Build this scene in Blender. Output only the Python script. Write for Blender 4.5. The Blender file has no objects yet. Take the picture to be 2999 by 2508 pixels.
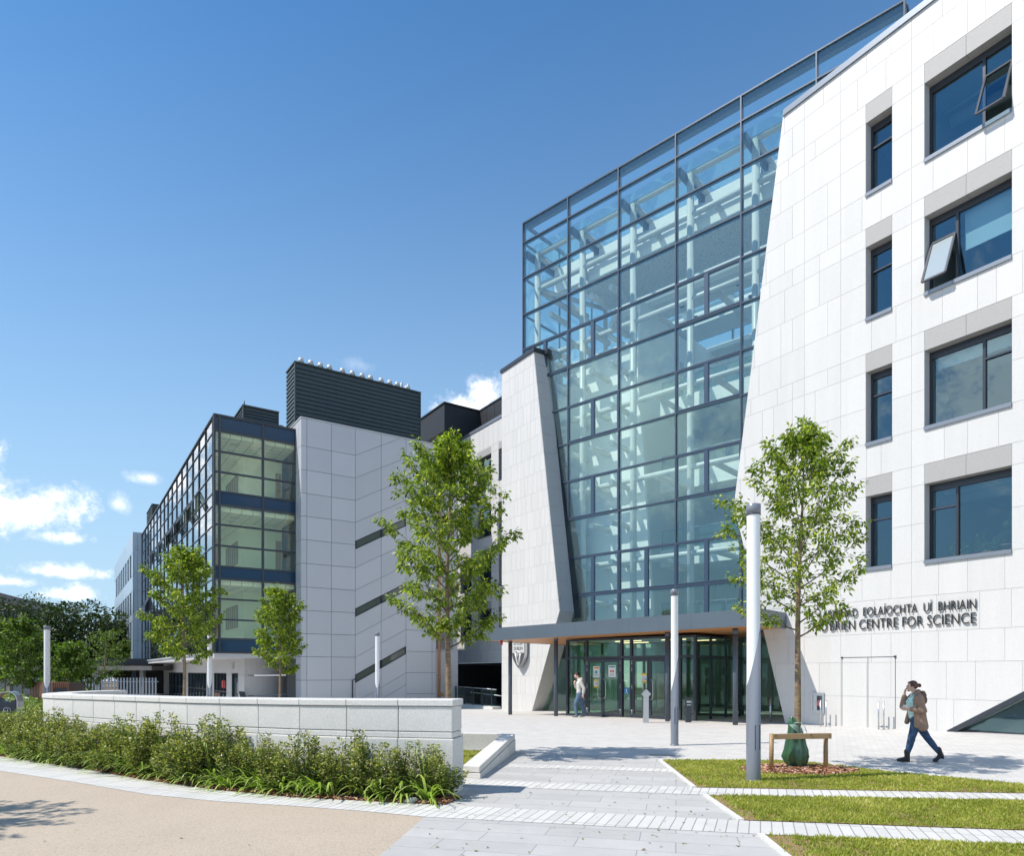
import bpy, bmesh, math, random
from mathutils import Vector, Matrix, noise
R = math.radians
random.seed(7)
SC = bpy.context.scene
COL = SC.collection

# ---------------------------------------------------------------- camera
EYE = 1.85
cam = bpy.data.objects.new('camera', bpy.data.cameras.new('camera'))
COL.objects.link(cam); SC.camera = cam
cam.location = (0, 0, EYE); cam.rotation_euler = (R(90), 0, 0)
cam.data.lens = 24; cam.data.sensor_width = 36; cam.data.sensor_fit = 'HORIZONTAL'
cam.data.shift_y = 0.238
cam.data.clip_start = 0.1; cam.data.clip_end = 4000

# ---------------------------------------------------------------- sun and sky
SUN_EL, SUN_AZ = 54.0, 14.0            # light travels towards +X, a little towards +Y
az = R(SUN_AZ); el = R(SUN_EL)
SUNDIR = Vector((-math.cos(az) * math.cos(el), -math.sin(az) * math.cos(el), math.sin(el)))   # towards the sun
sun = bpy.data.objects.new('sun', bpy.data.lights.new('sun', 'SUN'))
COL.objects.link(sun)
sun.data.energy = 3.95; sun.data.angle = R(0.5); sun.data.color = (1.0, 0.935, 0.85)
sun.rotation_euler = SUNDIR.to_track_quat('Z', 'Y').to_euler()

SC.view_settings.view_transform = 'Standard'; SC.view_settings.look = 'None'
SC.view_settings.exposure = 0.48; SC.view_settings.gamma = 1.0
SC.cycles.max_bounces = 10; SC.cycles.transparent_max_bounces = 24
SC.cycles.caustics_reflective = False; SC.cycles.caustics_refractive = False
SC.cycles.sample_clamp_indirect = 6

world = bpy.data.worlds.new('World'); SC.world = world; world.use_nodes = True

class NT:
    def __init__(s, tree): s.t = tree; s.n = tree.nodes; s.l = tree.links
    def add(s, kind, **kw):
        nd = s.n.new(kind)
        for k, v in kw.items():
            if k.startswith('_'): setattr(nd, k[1:], v)
            else:
                key = int(k[1:]) if k[0] == 'i' and k[1:].isdigit() else k.replace('_', ' ')
                sock = nd.inputs[key]
                if hasattr(v, 'is_output') or isinstance(v, bpy.types.NodeSocket): s.l.new(v, sock)
                else: sock.default_value = v
        return nd
    def math(s, op, a, b=None, c=None, clamp=False):
        nd = s.n.new('ShaderNodeMath'); nd.operation = op; nd.use_clamp = clamp
        for i, v in enumerate((a, b, c)):
            if v is None: continue
            if isinstance(v, bpy.types.NodeSocket): s.l.new(v, nd.inputs[i])
            else: nd.inputs[i].default_value = v
        return nd.outputs[0]
    def vmath(s, op, a, b=None):
        nd = s.n.new('ShaderNodeVectorMath'); nd.operation = op
        for i, v in enumerate((a, b)):
            if v is None: continue
            if isinstance(v, bpy.types.NodeSocket): s.l.new(v, nd.inputs[i])
            else: nd.inputs[i].default_value = v
        return nd
    def mix(s, f, a, b, typ='RGBA', blend='MIX'):
        nd = s.n.new('ShaderNodeMix'); nd.data_type = typ; nd.blend_type = blend
        ins = [i for i in nd.inputs if i.enabled]
        fi = nd.inputs[0]; 
        A, B = (nd.inputs[6], nd.inputs[7]) if typ == 'RGBA' else (nd.inputs[2], nd.inputs[3])
        for sk, v in ((fi, f), (A, a), (B, b)):
            if isinstance(v, bpy.types.NodeSocket): s.l.new(v, sk)
            else: sk.default_value = (tuple(v) + (1,))[:4] if (sk.type == 'RGBA') else v
        return nd.outputs[2] if typ == 'RGBA' else nd.outputs[0]
    def ramp(s, f, pts):
        nd = s.n.new('ShaderNodeValToRGB'); s.l.new(f, nd.inputs[0])
        cr = nd.color_ramp
        while len(cr.elements) < len(pts): cr.elements.new(0.5)
        for e, (p, c) in zip(cr.elements, pts): e.position = p; e.color = tuple(c) + (1,) if len(c) == 3 else c
        return nd.outputs[0]

w = NT(world.node_tree)
bg = w.n['Background']
GAM, DEEP, HZE, HZA, HZC = 1.12, (1.25, 4.4, 6.1), 26.0, 1.0, (2.7, 3.7, 4.5)
sky = w.add('ShaderNodeTexSky', _sky_type='NISHITA', _sun_disc=False, _sun_elevation=el,
            _sun_rotation=math.atan2(SUNDIR.x, SUNDIR.y), _air_density=1.0, _dust_density=0.15, _ozone_density=2.0)
tc = w.add('ShaderNodeTexCoord')
D = tc.outputs['Generated']
# clouds: banks fixed in the sky by direction (azimuth from +Y towards +X, elevation, both in degrees)
sep = w.add('ShaderNodeSeparateXYZ', i0=D)
azi = w.math('MULTIPLY', w.math('ARCTAN2', sep.outputs[0], sep.outputs[1]), 57.2958)
ele = w.math('MULTIPLY', w.math('ARCSINE', sep.outputs[2]), 57.2958)
gm = w.add('ShaderNodeGamma', Color=w.vmath('SCALE', sky.outputs[0]).outputs[0], Gamma=GAM)
gm.inputs[0].links[0].from_node.inputs['Scale'].default_value = .148
deep = w.vmath('MULTIPLY', gm.outputs[0], DEEP).outputs[0]
hr = w.math('DIVIDE', w.math('MAXIMUM', ele, 0.0), HZE)
hz = w.math('MULTIPLY', w.math('EXPONENT', w.math('MULTIPLY', w.math('POWER', hr, 1.5), -1.0)), HZA)
clear = w.mix(hz, deep, HZC)                # pale air low in the sky
nz = w.add('ShaderNodeTexNoise', Vector=D, Scale=7.0, Detail=10.0, Roughness=0.62, Distortion=.25)
nz2 = w.add('ShaderNodeTexNoise', Vector=D, Scale=26.0, Detail=8.0, Roughness=0.7)
nz3 = w.add('ShaderNodeTexNoise', Vector=D, Scale=85.0, Detail=6.0, Roughness=0.7)
fine = w.math('MULTIPLY', w.math('SUBTRACT', nz3.outputs[0], 0.5), 1.5)
wob = w.math('ADD', fine, w.math('ADD', w.math('MULTIPLY', w.math('SUBTRACT', nz.outputs[0], 0.5), 3.2), w.math('MULTIPLY', w.math('SUBTRACT', nz2.outputs[0], 0.5), 1.9)))
def bank(a, e, ra, re, k=1.0, flat=1.0):
    da = w.math('DIVIDE', w.math('SUBTRACT', azi, a), ra)
    de0 = w.math('SUBTRACT', ele, e)
    up = w.math('DIVIDE', w.math('MAXIMUM', de0, 0.0), re)
    dn = w.math('DIVIDE', w.math('MINIMUM', de0, 0.0), re * flat)
    r2 = w.math('ADD', w.math('ADD', w.math('MULTIPLY', da, da), w.math('MULTIPLY', up, up)), w.math('MULTIPLY', dn, dn))
    v = w.math("SUBTRACT", 1.32, w.math("SQRT", r2))
    return w.math('MULTIPLY', w.math('ADD', v, wob, clamp=False), k)
BANKS = [(-35.8, 10.8, 3.9, 1.9, .95, .8), (-33.3, 9.3, 2.6, .55, .8, .9), (-33.8, 12.0, 1.0, .8, .7, .8), (-33.4, 6.9, 2.4, .65, .9, .6), (-36.8, 6.0, 2.0, .5, .7, .6),
         (-32.8, 5.3, 1.7, .8, .9, .4), (-4.4, 21.0, 3.0, 1.1, 1, .7), (-2.6, 22.0, 1.3, 1.2, .8, .8), (-12.7, 23.7, 1.4, .5, .22, 1),
         (-28.2, 14.0, 1.0, .4, .45, 1), (-29.9, 12.0, .6, .7, .45, 1),
         (-41.5, 17.5, 2.6, 3.6, 1, .8), (-39.5, 14.5, 2.2, 2.6, 1, .8), (-48, 12, 6, 3.5, 1, .6), (-62, 17, 8, 4, 1, .8), (-78, 24, 10, 5, 1, .7), (-104, 18, 12, 6, 1, .7), (70, 30, 22, 7, 1, .7), (150, 22, 25, 7, 1, .7), (-150, 20, 18, 6, 1, .7), (110, 16, 20, 6, 1, .6)]
m = None
for b in BANKS:
    v = bank(*b)
    m = v if m is None else w.math('MAXIMUM', m, v)
den = w.ramp(m, [(0.0, (0, 0, 0)), (0.3, (.22, .22, .22)), (0.9, (1, 1, 1))])
cl_shade = w.ramp(w.math('ADD', m, w.math('MULTIPLY', nz2.outputs[0], .4)), [(0.25, (5.6, 5.9, 6.4)), (0.9, (7.6, 7.6, 7.6))])
skyc = w.mix(den, clear, cl_shade)
# the camera sees the same sky that lights the place
w.l.new(skyc, bg.inputs[0]); bg.inputs[1].default_value = 0.148

# ---------------------------------------------------------------- frames
def V2(a): return Vector((a[0], a[1], 0))
D1 = Vector((-.55193, .83389, 0)); D2 = Vector((.83389, .55193, 0))     # tower facade: along, into the building
D3 = Vector((-.74170, .67073, 0)); D4 = Vector((.67073, .74170, 0))     # glass box, canopy and entrance
class Frame:                                                             # s along d, t outwards n, z up
    def __init__(f, o, d, n): f.o = Vector((o[0], o[1], 0)); f.d = d; f.n = n
    def p(f, s, t, z): return f.o + f.d * s + f.n * t + Vector((0, 0, z))
    def sub(f, s, t): return Frame(f.p(s, t, 0), f.d, f.n)
TW = Frame((9.587, 23.666), D1, -D2)
GL = Frame((3.496, 35.224), D3, -D4)
LG = Frame((-16.05, 36.8), D1, -D2)          # laboratory: long glass side
LE = Frame((-16.05, 36.8), D2, -D1)          # laboratory: glazed end
LP = Frame((-11.83, 38.3), D2, -D1)          # laboratory: panelled end
WG = Frame(Vector((9.587, 23.666, 0)) + D2 * 3.2, D1, -D2)   # link wing

def gz(x, y):
    z = 0.0
    if y > 27.5: z -= .03 * (min(y, 42.5) - 27.5)
    if x > 8.5 and y > 12: z += .035 * (min(x, 16) - 8.5) * max(0, min(1, (26.5 - y) / 3)) * min(1, (y - 12) / 3)
    return z
def gp(u, v):                                  # ground point seen at source pixel (u, v), used to lay out the paving
    Y = 2000 * EYE / (v - 1968.0)
    X = (u - 1499.5) / 2000 * Y
    return (X, Y)

# ---------------------------------------------------------------- mesh builder
class MB:
    def __init__(s): s.v = []; s.f = []; s.tone = []; s.mi = []; s.sm = []
    def face(s, pts, tone=.5, mi=0, sm=False):
        b = len(s.v); s.v += [tuple(p) for p in pts]; s.f.append(tuple(range(b, b + len(pts)))); s.tone.append(tone); s.mi.append(mi); s.sm.append(sm)
    def hexa(s, P, tone=.5, mi=0):              # 8 points: bottom 0-3, top 4-7
        b = len(s.v); s.v += [tuple(p) for p in P]
        for q in ((3, 2, 1, 0), (4, 5, 6, 7), (0, 1, 5, 4), (1, 2, 6, 5), (2, 3, 7, 6), (3, 0, 4, 7)):
            s.f.append(tuple(b + i for i in q)); s.tone.append(tone); s.mi.append(mi); s.sm.append(False)
    def box(s, x0, x1, y0, y1, z0, z1, tone=.5, mi=0):
        s.hexa([(x0, y0, z0), (x1, y0, z0), (x1, y1, z0), (x0, y1, z0), (x0, y0, z1), (x1, y0, z1), (x1, y1, z1), (x0, y1, z1)], tone, mi)
    def fb(s, F, s0, s1, t0, t1, z0, z1, tone=.5, mi=0):
        s.hexa([F.p(a, b, z0) for a, b in ((s0, t0), (s1, t0), (s1, t1), (s0, t1))] + [F.p(a, b, z1) for a, b in ((s0, t0), (s1, t0), (s1, t1), (s0, t1))], tone, mi)
    def poly(s, F, pts, t0, t1, tone=.5, mi=0): # polygon (s,z) in frame plane, extruded t0..t1
        n = len(pts); b = len(s.v)
        s.v += [tuple(F.p(a, t0, z)) for a, z in pts] + [tuple(F.p(a, t1, z)) for a, z in pts]
        fs = [tuple(b + i for i in range(n))[::-1], tuple(b + n + i for i in range(n))] + [(b + i, b + (i + 1) % n, b + n + (i + 1) % n, b + n + i) for i in range(n)]
        for q in fs: s.f.append(q); s.tone.append(tone); s.mi.append(mi); s.sm.append(False)
    def prism(s, pts, z0, z1, tone=.5, mi=0):   # plan polygon
        n = len(pts); b = len(s.v)
        s.v += [(x, y, z0) for x, y in pts] + [(x, y, z1) for x, y in pts]
        fs = [tuple(b + i for i in range(n))[::-1], tuple(b + n + i for i in range(n))] + [(b + i, b + (i + 1) % n, b + n + (i + 1) % n, b + n + i) for i in range(n)]
        for q in fs: s.f.append(q); s.tone.append(tone); s.mi.append(mi); s.sm.append(False)
    def tube(s, pts, radii, n=8, caps=True, tone=.5, mi=0):
        pts = [Vector(p) for p in pts]
        if not hasattr(radii, '__len__'): radii = [radii] * len(pts)
        b = len(s.v); ref = None
        for i, p in enumerate(pts):
            d = (pts[min(i + 1, len(pts) - 1)] - pts[max(i - 1, 0)])
            if d.length < 1e-9: d = Vector((0, 0, 1))
            d.normalize()
            if ref is None: ref = Vector((1, 0, 0)) if abs(d.x) < .8 else Vector((0, 1, 0))
            u = (ref - d * ref.dot(d)).normalized(); ref = u; v = d.cross(u)
            for k in range(n):
                a = 2 * math.pi * k / n
                s.v.append(tuple(p + (u * math.cos(a) + v * math.sin(a)) * radii[i]))
        for i in range(len(pts) - 1):
            for k in range(n):
                k2 = (k + 1) % n
                s.f.append((b + i * n + k, b + i * n + k2, b + (i + 1) * n + k2, b + (i + 1) * n + k)); s.tone.append(tone); s.mi.append(mi); s.sm.append(True)
        if caps:
            s.f.append(tuple(b + k for k in range(n))[::-1]); s.tone.append(tone); s.mi.append(mi); s.sm.append(False)
            e = b + (len(pts) - 1) * n
            s.f.append(tuple(e + k for k in range(n))); s.tone.append(tone); s.mi.append(mi); s.sm.append(False)
    def bar(s, a, b_, w, h, tone=.5, mi=0, up=(0, 0, 1)):
        a = Vector(a); b_ = Vector(b_); d = (b_ - a).normalized(); up = Vector(up)
        if abs(d.dot(up)) > .98: up = Vector((1, 0, 0))
        x = d.cross(up).normalized() * w / 2; y = x.cross(d).normalized() * h / 2
        s.hexa([a - x - y, a + x - y, b_ + x - y, b_ - x - y, a - x + y, a + x + y, b_ + x + y, b_ - x + y], tone, mi)
    def build(s, name, mats, parent=None, loc=None, bevel=0):
        me = bpy.data.meshes.new(name); me.from_pydata(s.v, [], s.f)
        mats = mats if isinstance(mats, (list, tuple)) else [mats]
        for q in mats: me.materials.append(q)
        me.polygons.foreach_set('material_index', s.mi); me.polygons.foreach_set('use_smooth', s.sm)
        at = me.attributes.new('tone', 'FLOAT', 'FACE'); at.data.foreach_set('value', s.tone)
        if loc is not None:
            L = Vector(loc)
            me.transform(Matrix.Translation(-L))
        me.update()
        o = bpy.data.objects.new(name, me); COL.objects.link(o)
        if loc is not None: o.location = loc
        if parent is not None:
            o.parent = parent
            if loc is None or True:
                o.location = (Vector(loc) if loc is not None else Vector((0, 0, 0))) - parent_world(parent)
        if bevel:
            md = o.modifiers.new('bevel', 'BEVEL'); md.width = bevel; md.segments = 2; md.limit_method = 'ANGLE'
        return o
def parent_world(p):
    v = Vector((0, 0, 0))
    while p is not None: v += p.location; p = p.parent
    return v
def tag(o, label=None, cat=None, group=None, kind=None):
    for k, v in (('label', label), ('category', cat), ('group', group), ('kind', kind)):
        if v: o[k] = v
    return o
def thing(name, label, cat, loc=(0, 0, 0), group=None, rz=0):
    o = bpy.data.objects.new(name, None); o.empty_display_size = .2
    COL.objects.link(o); o.location = loc; o.rotation_euler = (0, 0, rz)
    return tag(o, label, cat, group)
def copy_tree(o, parent=None):
    c = o.copy(); COL.objects.link(c)
    if parent is not None: c.parent = parent
    for ch in list(o.children): copy_tree(ch, c)
    return c

# ---------------------------------------------------------------- materials
def pmat(name, col, rough=.6, metal=0, spec=.5, noise_s=0, noise_a=0, bump=0, bump_s=60, tone_a=0, coat=0, speck=0, speck_s=400, streak=0, col2=None, objco=False):
    m = bpy.data.materials.new(name); m.use_nodes = True
    t = NT(m.node_tree); b = t.n['Principled BSDF']
    b.inputs['Roughness'].default_value = rough; b.inputs['Metallic'].default_value = metal
    b.inputs['Specular IOR Level'].default_value = spec
    if coat: b.inputs['Coat Weight'].default_value = coat; b.inputs['Coat Roughness'].default_value = .08
    c = tuple(col) + (1,)
    tc_ = t.add('ShaderNodeTexCoord'); co = tc_.outputs['Object']
    if not objco:
        g = t.add('ShaderNodeNewGeometry'); co = g.outputs['Position']
    out = None
    if streak:
        mp_ = t.add('ShaderNodeMapping', Vector=co); mp_.inputs['Scale'].default_value = (2.2, 2.2, .16)
        ns_ = t.add('ShaderNodeTexNoise', Vector=mp_.outputs[0], Scale=1.0, Detail=6.0, Roughness=.65)
        out = t.mix(t.ramp(ns_.outputs[0], [(.38, (0, 0, 0)), (.62, (1, 1, 1))]), tuple(x * (1 - streak) for x in col), col)
    if noise_a and not streak:
        nz_ = t.add('ShaderNodeTexNoise', Vector=co, Scale=noise_s, Detail=5.0, Roughness=.6)
        c2 = tuple(col2) if col2 else tuple(x * (1 - noise_a) for x in col)
        out = t.mix(t.ramp(nz_.outputs[0], [(.3, (0, 0, 0)), (.7, (1, 1, 1))]), c2, col)
    if tone_a:
        at = t.add('ShaderNodeAttribute', _attribute_name='tone')
        f = t.math('ADD', t.math('MULTIPLY', t.math('SUBTRACT', at.outputs['Fac'], .5), tone_a * 2), 1.0)
        vs = t.vmath('SCALE', out if out is not None else c[:3]); t.l.new(f, vs.inputs['Scale']); out = vs.outputs[0]
    if speck:
        nz_ = t.add('ShaderNodeTexNoise', Vector=co, Scale=speck_s, Detail=2.0, Roughness=.7)
        f = t.math('ADD', t.math('MULTIPLY', t.math('SUBTRACT', nz_.outputs[0], .5), speck * 3), 1.0)
        vs = t.vmath('SCALE', out if out is not None else c[:3]); t.l.new(f, vs.inputs['Scale']); out = vs.outputs[0]
    if out is None: b.inputs['Base Color'].default_value = c
    else: t.l.new(out, b.inputs['Base Color'])
    if bump:
        nb = t.add('ShaderNodeTexNoise', Vector=co, Scale=bump_s, Detail=4.0)
        bp = t.add('ShaderNodeBump', Strength=bump, Distance=.01, Height=nb.outputs[0]); t.l.new(bp.outputs[0], b.inputs['Normal'])
    return m
def glassmat(name, tint, refl=(1, 1, 1), ior=1.5, base=.04, rough=0.0, wav=0, wav_s=.6, dirt_glare=0):
    m = bpy.data.materials.new(name); m.use_nodes = True; m.use_transparent_shadow = True
    t = NT(m.node_tree); t.n.remove(t.n['Principled BSDF'])
    out = t.n['Material Output']
    tr = t.add('ShaderNodeBsdfTransparent', Color=tuple(tint) + (1,))
    gl = t.add('ShaderNodeBsdfGlossy', Color=tuple(refl) + (1,), Roughness=rough)
    lw = t.add('ShaderNodeLayerWeight', Blend=.5); f0 = ((ior - 1) / (ior + 1)) ** 2      # Schlick, the same from either side of the pane
    frs = t.math('ADD', t.math('MULTIPLY', t.math('POWER', lw.outputs['Facing'], 5.0), 1 - f0), f0)
    if wav:
        g = t.add('ShaderNodeNewGeometry')
        nb = t.add('ShaderNodeTexNoise', Vector=g.outputs['Position'], Scale=wav_s, Detail=1.5)
        bp = t.add('ShaderNodeBump', Strength=wav, Distance=.1, Height=nb.outputs[0])
        t.l.new(bp.outputs[0], gl.inputs['Normal'])
    f = t.math('ADD', t.math('MULTIPLY', frs, 1 - base), base, clamp=True)
    mx = t.n.new('ShaderNodeMixShader'); t.l.new(f, mx.inputs[0]); t.l.new(tr.outputs[0], mx.inputs[1]); t.l.new(gl.outputs[0], mx.inputs[2])
    last = mx
    if dirt_glare:  # pale diffuse share
        df = t.add('ShaderNodeBsdfDiffuse', Color=(.75, .85, .85, 1))
        m2 = t.n.new('ShaderNodeMixShader'); m2.inputs[0].default_value = dirt_glare
        t.l.new(mx.outputs[0], m2.inputs[1]); t.l.new(df.outputs[0], m2.inputs[2]); last = m2
    t.l.new(last.outputs[0], out.inputs[0])
    return m
M = {}
M['stone'] = pmat('white_granite_cladding', (.60, .59, .57), .55, noise_s=1.3, noise_a=.05, tone_a=.03, speck=.12, speck_s=45, streak=.04)
M['stone_joint'] = pmat('cladding_joint', (.36, .36, .36), .9)
M['lintel'] = pmat('grey_granite_lintel', (.36, .35, .335), .6, speck=.25, speck_s=60)
M['reveal_l'] = pmat('slanted_granite', (.52, .52, .51), .6, speck=.25, speck_s=30)
M['reveal'] = pmat('granite_reveal', (.30, .30, .295), .6, speck=.18, speck_s=50)
M['alu'] = pmat('anthracite_aluminium', (.045, .052, .065), .35, metal=.3)
M['alu_l'] = pmat('grey_aluminium_trim', (.22, .25, .29), .38, metal=.35)
M['joint'] = pmat('pale_cladding_joint', (.56, .555, .54), .9)
M['mull'] = pmat('slate_blue_mullion', (.05, .085, .135), .35, metal=.2)
M['cap'] = pmat('slate_cap_strip', (.075, .095, .13), .3, metal=.3)
M['white'] = pmat('white_plaster', (.86, .87, .84), .8)
M['whiteb'] = pmat('warm_white_ceiling', (.78, .81, .77), .8)
M['steel_w'] = pmat('white_painted_steel', (.58, .60, .57), .4)
M['room'] = pmat('room_paint', (.42, .46, .46), .9)
M['roomfl'] = pmat('room_floor', (.42, .41, .38), .8)
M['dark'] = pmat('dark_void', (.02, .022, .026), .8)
M['fascia'] = pmat('grey_canopy_fascia', (.105, .135, .165), .42, metal=.15, noise_s=.7, noise_a=.12)
M['post'] = pmat('canopy_post_paint', (.075, .095, .125), .4)
M['steel'] = pmat('brushed_stainless', (.55, .56, .57), .32, metal=.9)
M['curtain_glass'] = glassmat('teal_curtain_glass', (.83, .945, .925), (.52, .90, 1.0), 1.45, .13, dirt_glare=.035, wav=.02, wav_s=.5)
M['box_glass'] = glassmat('clear_green_glass', (.62, .80, .70), (.8, .95, .95), 1.45, .05)
M['win_glass'] = glassmat('blue_window_glass', (.50, .68, .74), (.55, .78, .90), 1.5, .17)
M['open_glass'] = glassmat('open_sash_glass', (.5, .6, .68), (.9, .95, 1), 1.6, .30, rough=.12, dirt_glare=.38)  # whitish reflection of the open sash painted in as pale diffuse colour
M['lab_glass'] = glassmat('reflective_lab_glass', (.62, .70, .62), (.94, .97, 1.0), 1.8, .36, wav=.02, wav_s=.9)
M['end_glass'] = glassmat('green_lab_glass', (.92, 1.0, .84), (.8, .9, .9), 1.5, .06, wav=.12, wav_s=1.1)
M['spandrel'] = pmat('blue_spandrel_glass', (.006, .040, .090), .10, spec=.4)
M['panel'] = pmat('silver_grey_panel', (.53, .545, .575), .42, metal=.1, tone_a=.04, noise_s=.8, noise_a=.03, speck=.05, speck_s=90)
M['panel_joint'] = pmat('panel_joint', (.05, .055, .06), .8)
M['soffit_panel'] = pmat('pale_soffit_panel', (.52, .51, .51), .6, tone_a=.04)
M['louvre'] = pmat('dark_green_grey_louvre', (.060, .078, .080), .5)
M['mesh_scr'] = pmat('black_screen', (.018, .02, .024), .6)
M['galv'] = pmat('galvanised_cowl', (.50, .52, .53), .5, metal=.2)
M['letter'] = pmat('dark_bronze_letter', (.022, .022, .022), .35, metal=.3)
M['letter_side'] = pmat('steel_letter_side', (.30, .30, .29), .3, metal=.8)
M['pipe'] = pmat('terracotta_pipe', (.42, .20, .085), .5)
M['timber'] = None

def wood_mat(name, col, col2, sc=(1.2, 18, 18), rough=.5, planks=None, frame=None):
    m = bpy.data.materials.new(name); m.use_nodes = True
    t = NT(m.node_tree); b = t.n['Principled BSDF']; b.inputs['Roughness'].default_value = rough
    g = t.add('ShaderNodeNewGeometry')
    mp = t.add('ShaderNodeMapping', Vector=g.outputs['Position'])
    if frame is not None: mp.inputs['Rotation'].default_value = (0, 0, frame)
    mp.inputs['Scale'].default_value = sc
    nz_ = t.add('ShaderNodeTexNoise', Vector=mp.outputs[0], Scale=1.0, Detail=6.0, Roughness=.6)
    c = t.mix(nz_.outputs[0], col, col2)
    if planks:
        mp2 = t.add('ShaderNodeMapping', Vector=g.outputs['Position'])
        if frame is not None: mp2.inputs['Rotation'].default_value = (0, 0, frame)
        sp = t.add('ShaderNodeSeparateXYZ', i0=mp2.outputs[0])
        fr = t.math('FRACT', t.math('DIVIDE', sp.outputs[1], planks))
        ln = t.math('LESS_THAN', fr, .12)
        c = t.mix(ln, c, tuple(x * .35 for x in col2))
        fl = t.math('FLOOR', t.math('DIVIDE', sp.outputs[1], planks))
        wn = t.add('ShaderNodeTexWhiteNoise', _noise_dimensions='1D', W=fl)
        vs = t.vmath('SCALE', c); t.l.new(t.math('ADD', t.math('MULTIPLY', wn.outputs[0], .35), .8), vs.inputs['Scale']); c = vs.outputs[0]
    t.l.new(c, b.inputs['Base Color'])
    return m
M['soffit_wood'] = wood_mat('cedar_soffit_boards', (.72, .34, .13), (.52, .22, .08), planks=.10, frame=R(42.1), sc=(1.2, 14, 14))
M['guard_wood'] = wood_mat('pale_pine', (.42, .29, .15), (.30, .19, .095), sc=(3, 30, 30))
M['timber'] = wood_mat('weathered_cedar', (.26, .12, .07), (.17, .08, .05), sc=(20, 20, 1.5))
# ================================================================ the science building
def clip(poly, hp):
    a, b, c = hp; out = []
    for i in range(len(poly)):
        p, q = poly[i], poly[(i + 1) % len(poly)]
        fp = a * p[0] + b * p[1] - c; fq = a * q[0] + b * q[1] - c
        if fp <= 0: out.append(p)
        if (fp < 0 < fq) or (fq < 0 < fp):
            k = fp / (fp - fq); out.append((p[0] + (q[0] - p[0]) * k, p[1] + (q[1] - p[1]) * k))
    o2 = []
    for p in out:
        if not o2 or abs(p[0] - o2[-1][0]) + abs(p[1] - o2[-1][1]) > 1e-5: o2.append(p)
    if len(o2) > 1 and abs(o2[0][0] - o2[-1][0]) + abs(o2[0][1] - o2[-1][1]) < 1e-5: o2.pop()
    ar = sum(o2[i][0] * o2[(i + 1) % len(o2)][1] - o2[(i + 1) % len(o2)][0] * o2[i][1] for i in range(len(o2))) / 2 if len(o2) > 2 else 0
    return o2 if abs(ar) > 1e-4 else []
def line_hp(p, q, keep):                       # half plane through p,q that keeps the point
    a, b = q[1] - p[1], -(q[0] - p[0]); c = a * p[0] + b * p[1]
    if a * keep[0] + b * keep[1] > c: a, b, c = -a, -b, -c
    return (a, b, c)
def clad(mb, F, zs, s0, s1, must, holes, hps, t0, t1, gap, rnd, widths=(.45, .6, .75, .9, 1.1), core=False):
    for k in range(len(zs) - 1):
        za, zb = zs[k], zs[k + 1]
        br = set([s0, s1])
        for h in holes:
            if h[2] < zb - .01 and h[3] > za + .01: br |= {h[0], h[1]}
        for mst in must: br.add(mst)
        br = sorted(br)
        cuts = [br[0]]
        for b in br[1:]:
            x = cuts[-1]
            if not core:
                while b - x > 1.15:
                    x += rnd.choice(widths)
                    if b - x > .35: cuts.append(x)
                    else: break
            cuts.append(b)
        for a, b in zip(cuts[:-1], cuts[1:]):
            if b - a < .02: continue
            mid = ((a + b) / 2, (za + zb) / 2)
            if any(h[0] < mid[0] < h[1] and h[2] < mid[1] < h[3] for h in holes): continue
            g = gap / 2
            pl = [(a + g, za + g), (b - g, za + g), (b - g, zb - g), (a + g, zb - g)]
            for hp in hps:
                if pl: pl = clip(pl, hp)
            if pl: mb.poly(F, pl, t0, t1, tone=rnd.random())

sb = thing('science_building', 'large white stone university building with a tall teal glass atrium between two leaning towers', 'building', (9.587, 23.666, 0))
TOPR = 21.24
RE_TOP, RE_APEX, RE_BASE = (.22, TOPR), (2.30, 8.1), (.12, 0.0)
# window grid of the right hand tower
SILL = [5.08, 8.98, 12.9, 16.8]; WH = 2.25; LH = .58
WBIG = (-6.66, -4.46); WNAR = (-3.53, -2.72)
W3 = (-11.4, -8.6)
holesR = []
for z in SILL:
    for a, b in (WBIG, WNAR, W3): holesR.append((a, b, z, z + WH + LH))
zsR = [-.1, 1.06, 2.13, 3.02, 4.06, 5.08]
for z in SILL:
    if z > 5.2: zsR.append(z)
    zsR += [z + 1.12, z + WH, z + WH + LH]
zsR += [20.62, TOPR]
zsR = sorted(set(round(z, 3) for z in zsR))
hpR = [line_hp(RE_TOP, RE_APEX, (-3, 10)), line_hp(RE_APEX, RE_BASE, (-3, 10)), line_hp((-5.13, .08), (-6.93, 1.21), (-3, 10))]
rnd = random.Random(5)
mb = MB(); clad(mb, TW, zsR, -13, 2.6, [], holesR, hpR, -.55, -.008, 0, rnd, core=True)
mb.build('tower_core', M['joint'], sb)
mb = MB(); clad(mb, TW, zsR, -13, 2.6, [-8.0, -4.1, -1.9, -.6], holesR, hpR, -.008, 0, .010, rnd)
mb.fb(TW, -13, -12.45, -9, -.56, 0, TOPR, .5)
mb.build('stone_tower', M['stone'], sb)
mb = MB()
mb.poly(TW, [(-13.1, TOPR), (.20, TOPR), (.17, TOPR + .2), (-13.1, TOPR + .2)], -.6, .06)
mb.build('roof_coping', M['alu_l'], sb)
mb = MB(); mb.fb(TW, -13, -.3, -9, -.62, TOPR - .45, TOPR - .1); mb.build('tower_roof', M['dark'], sb)

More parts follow.
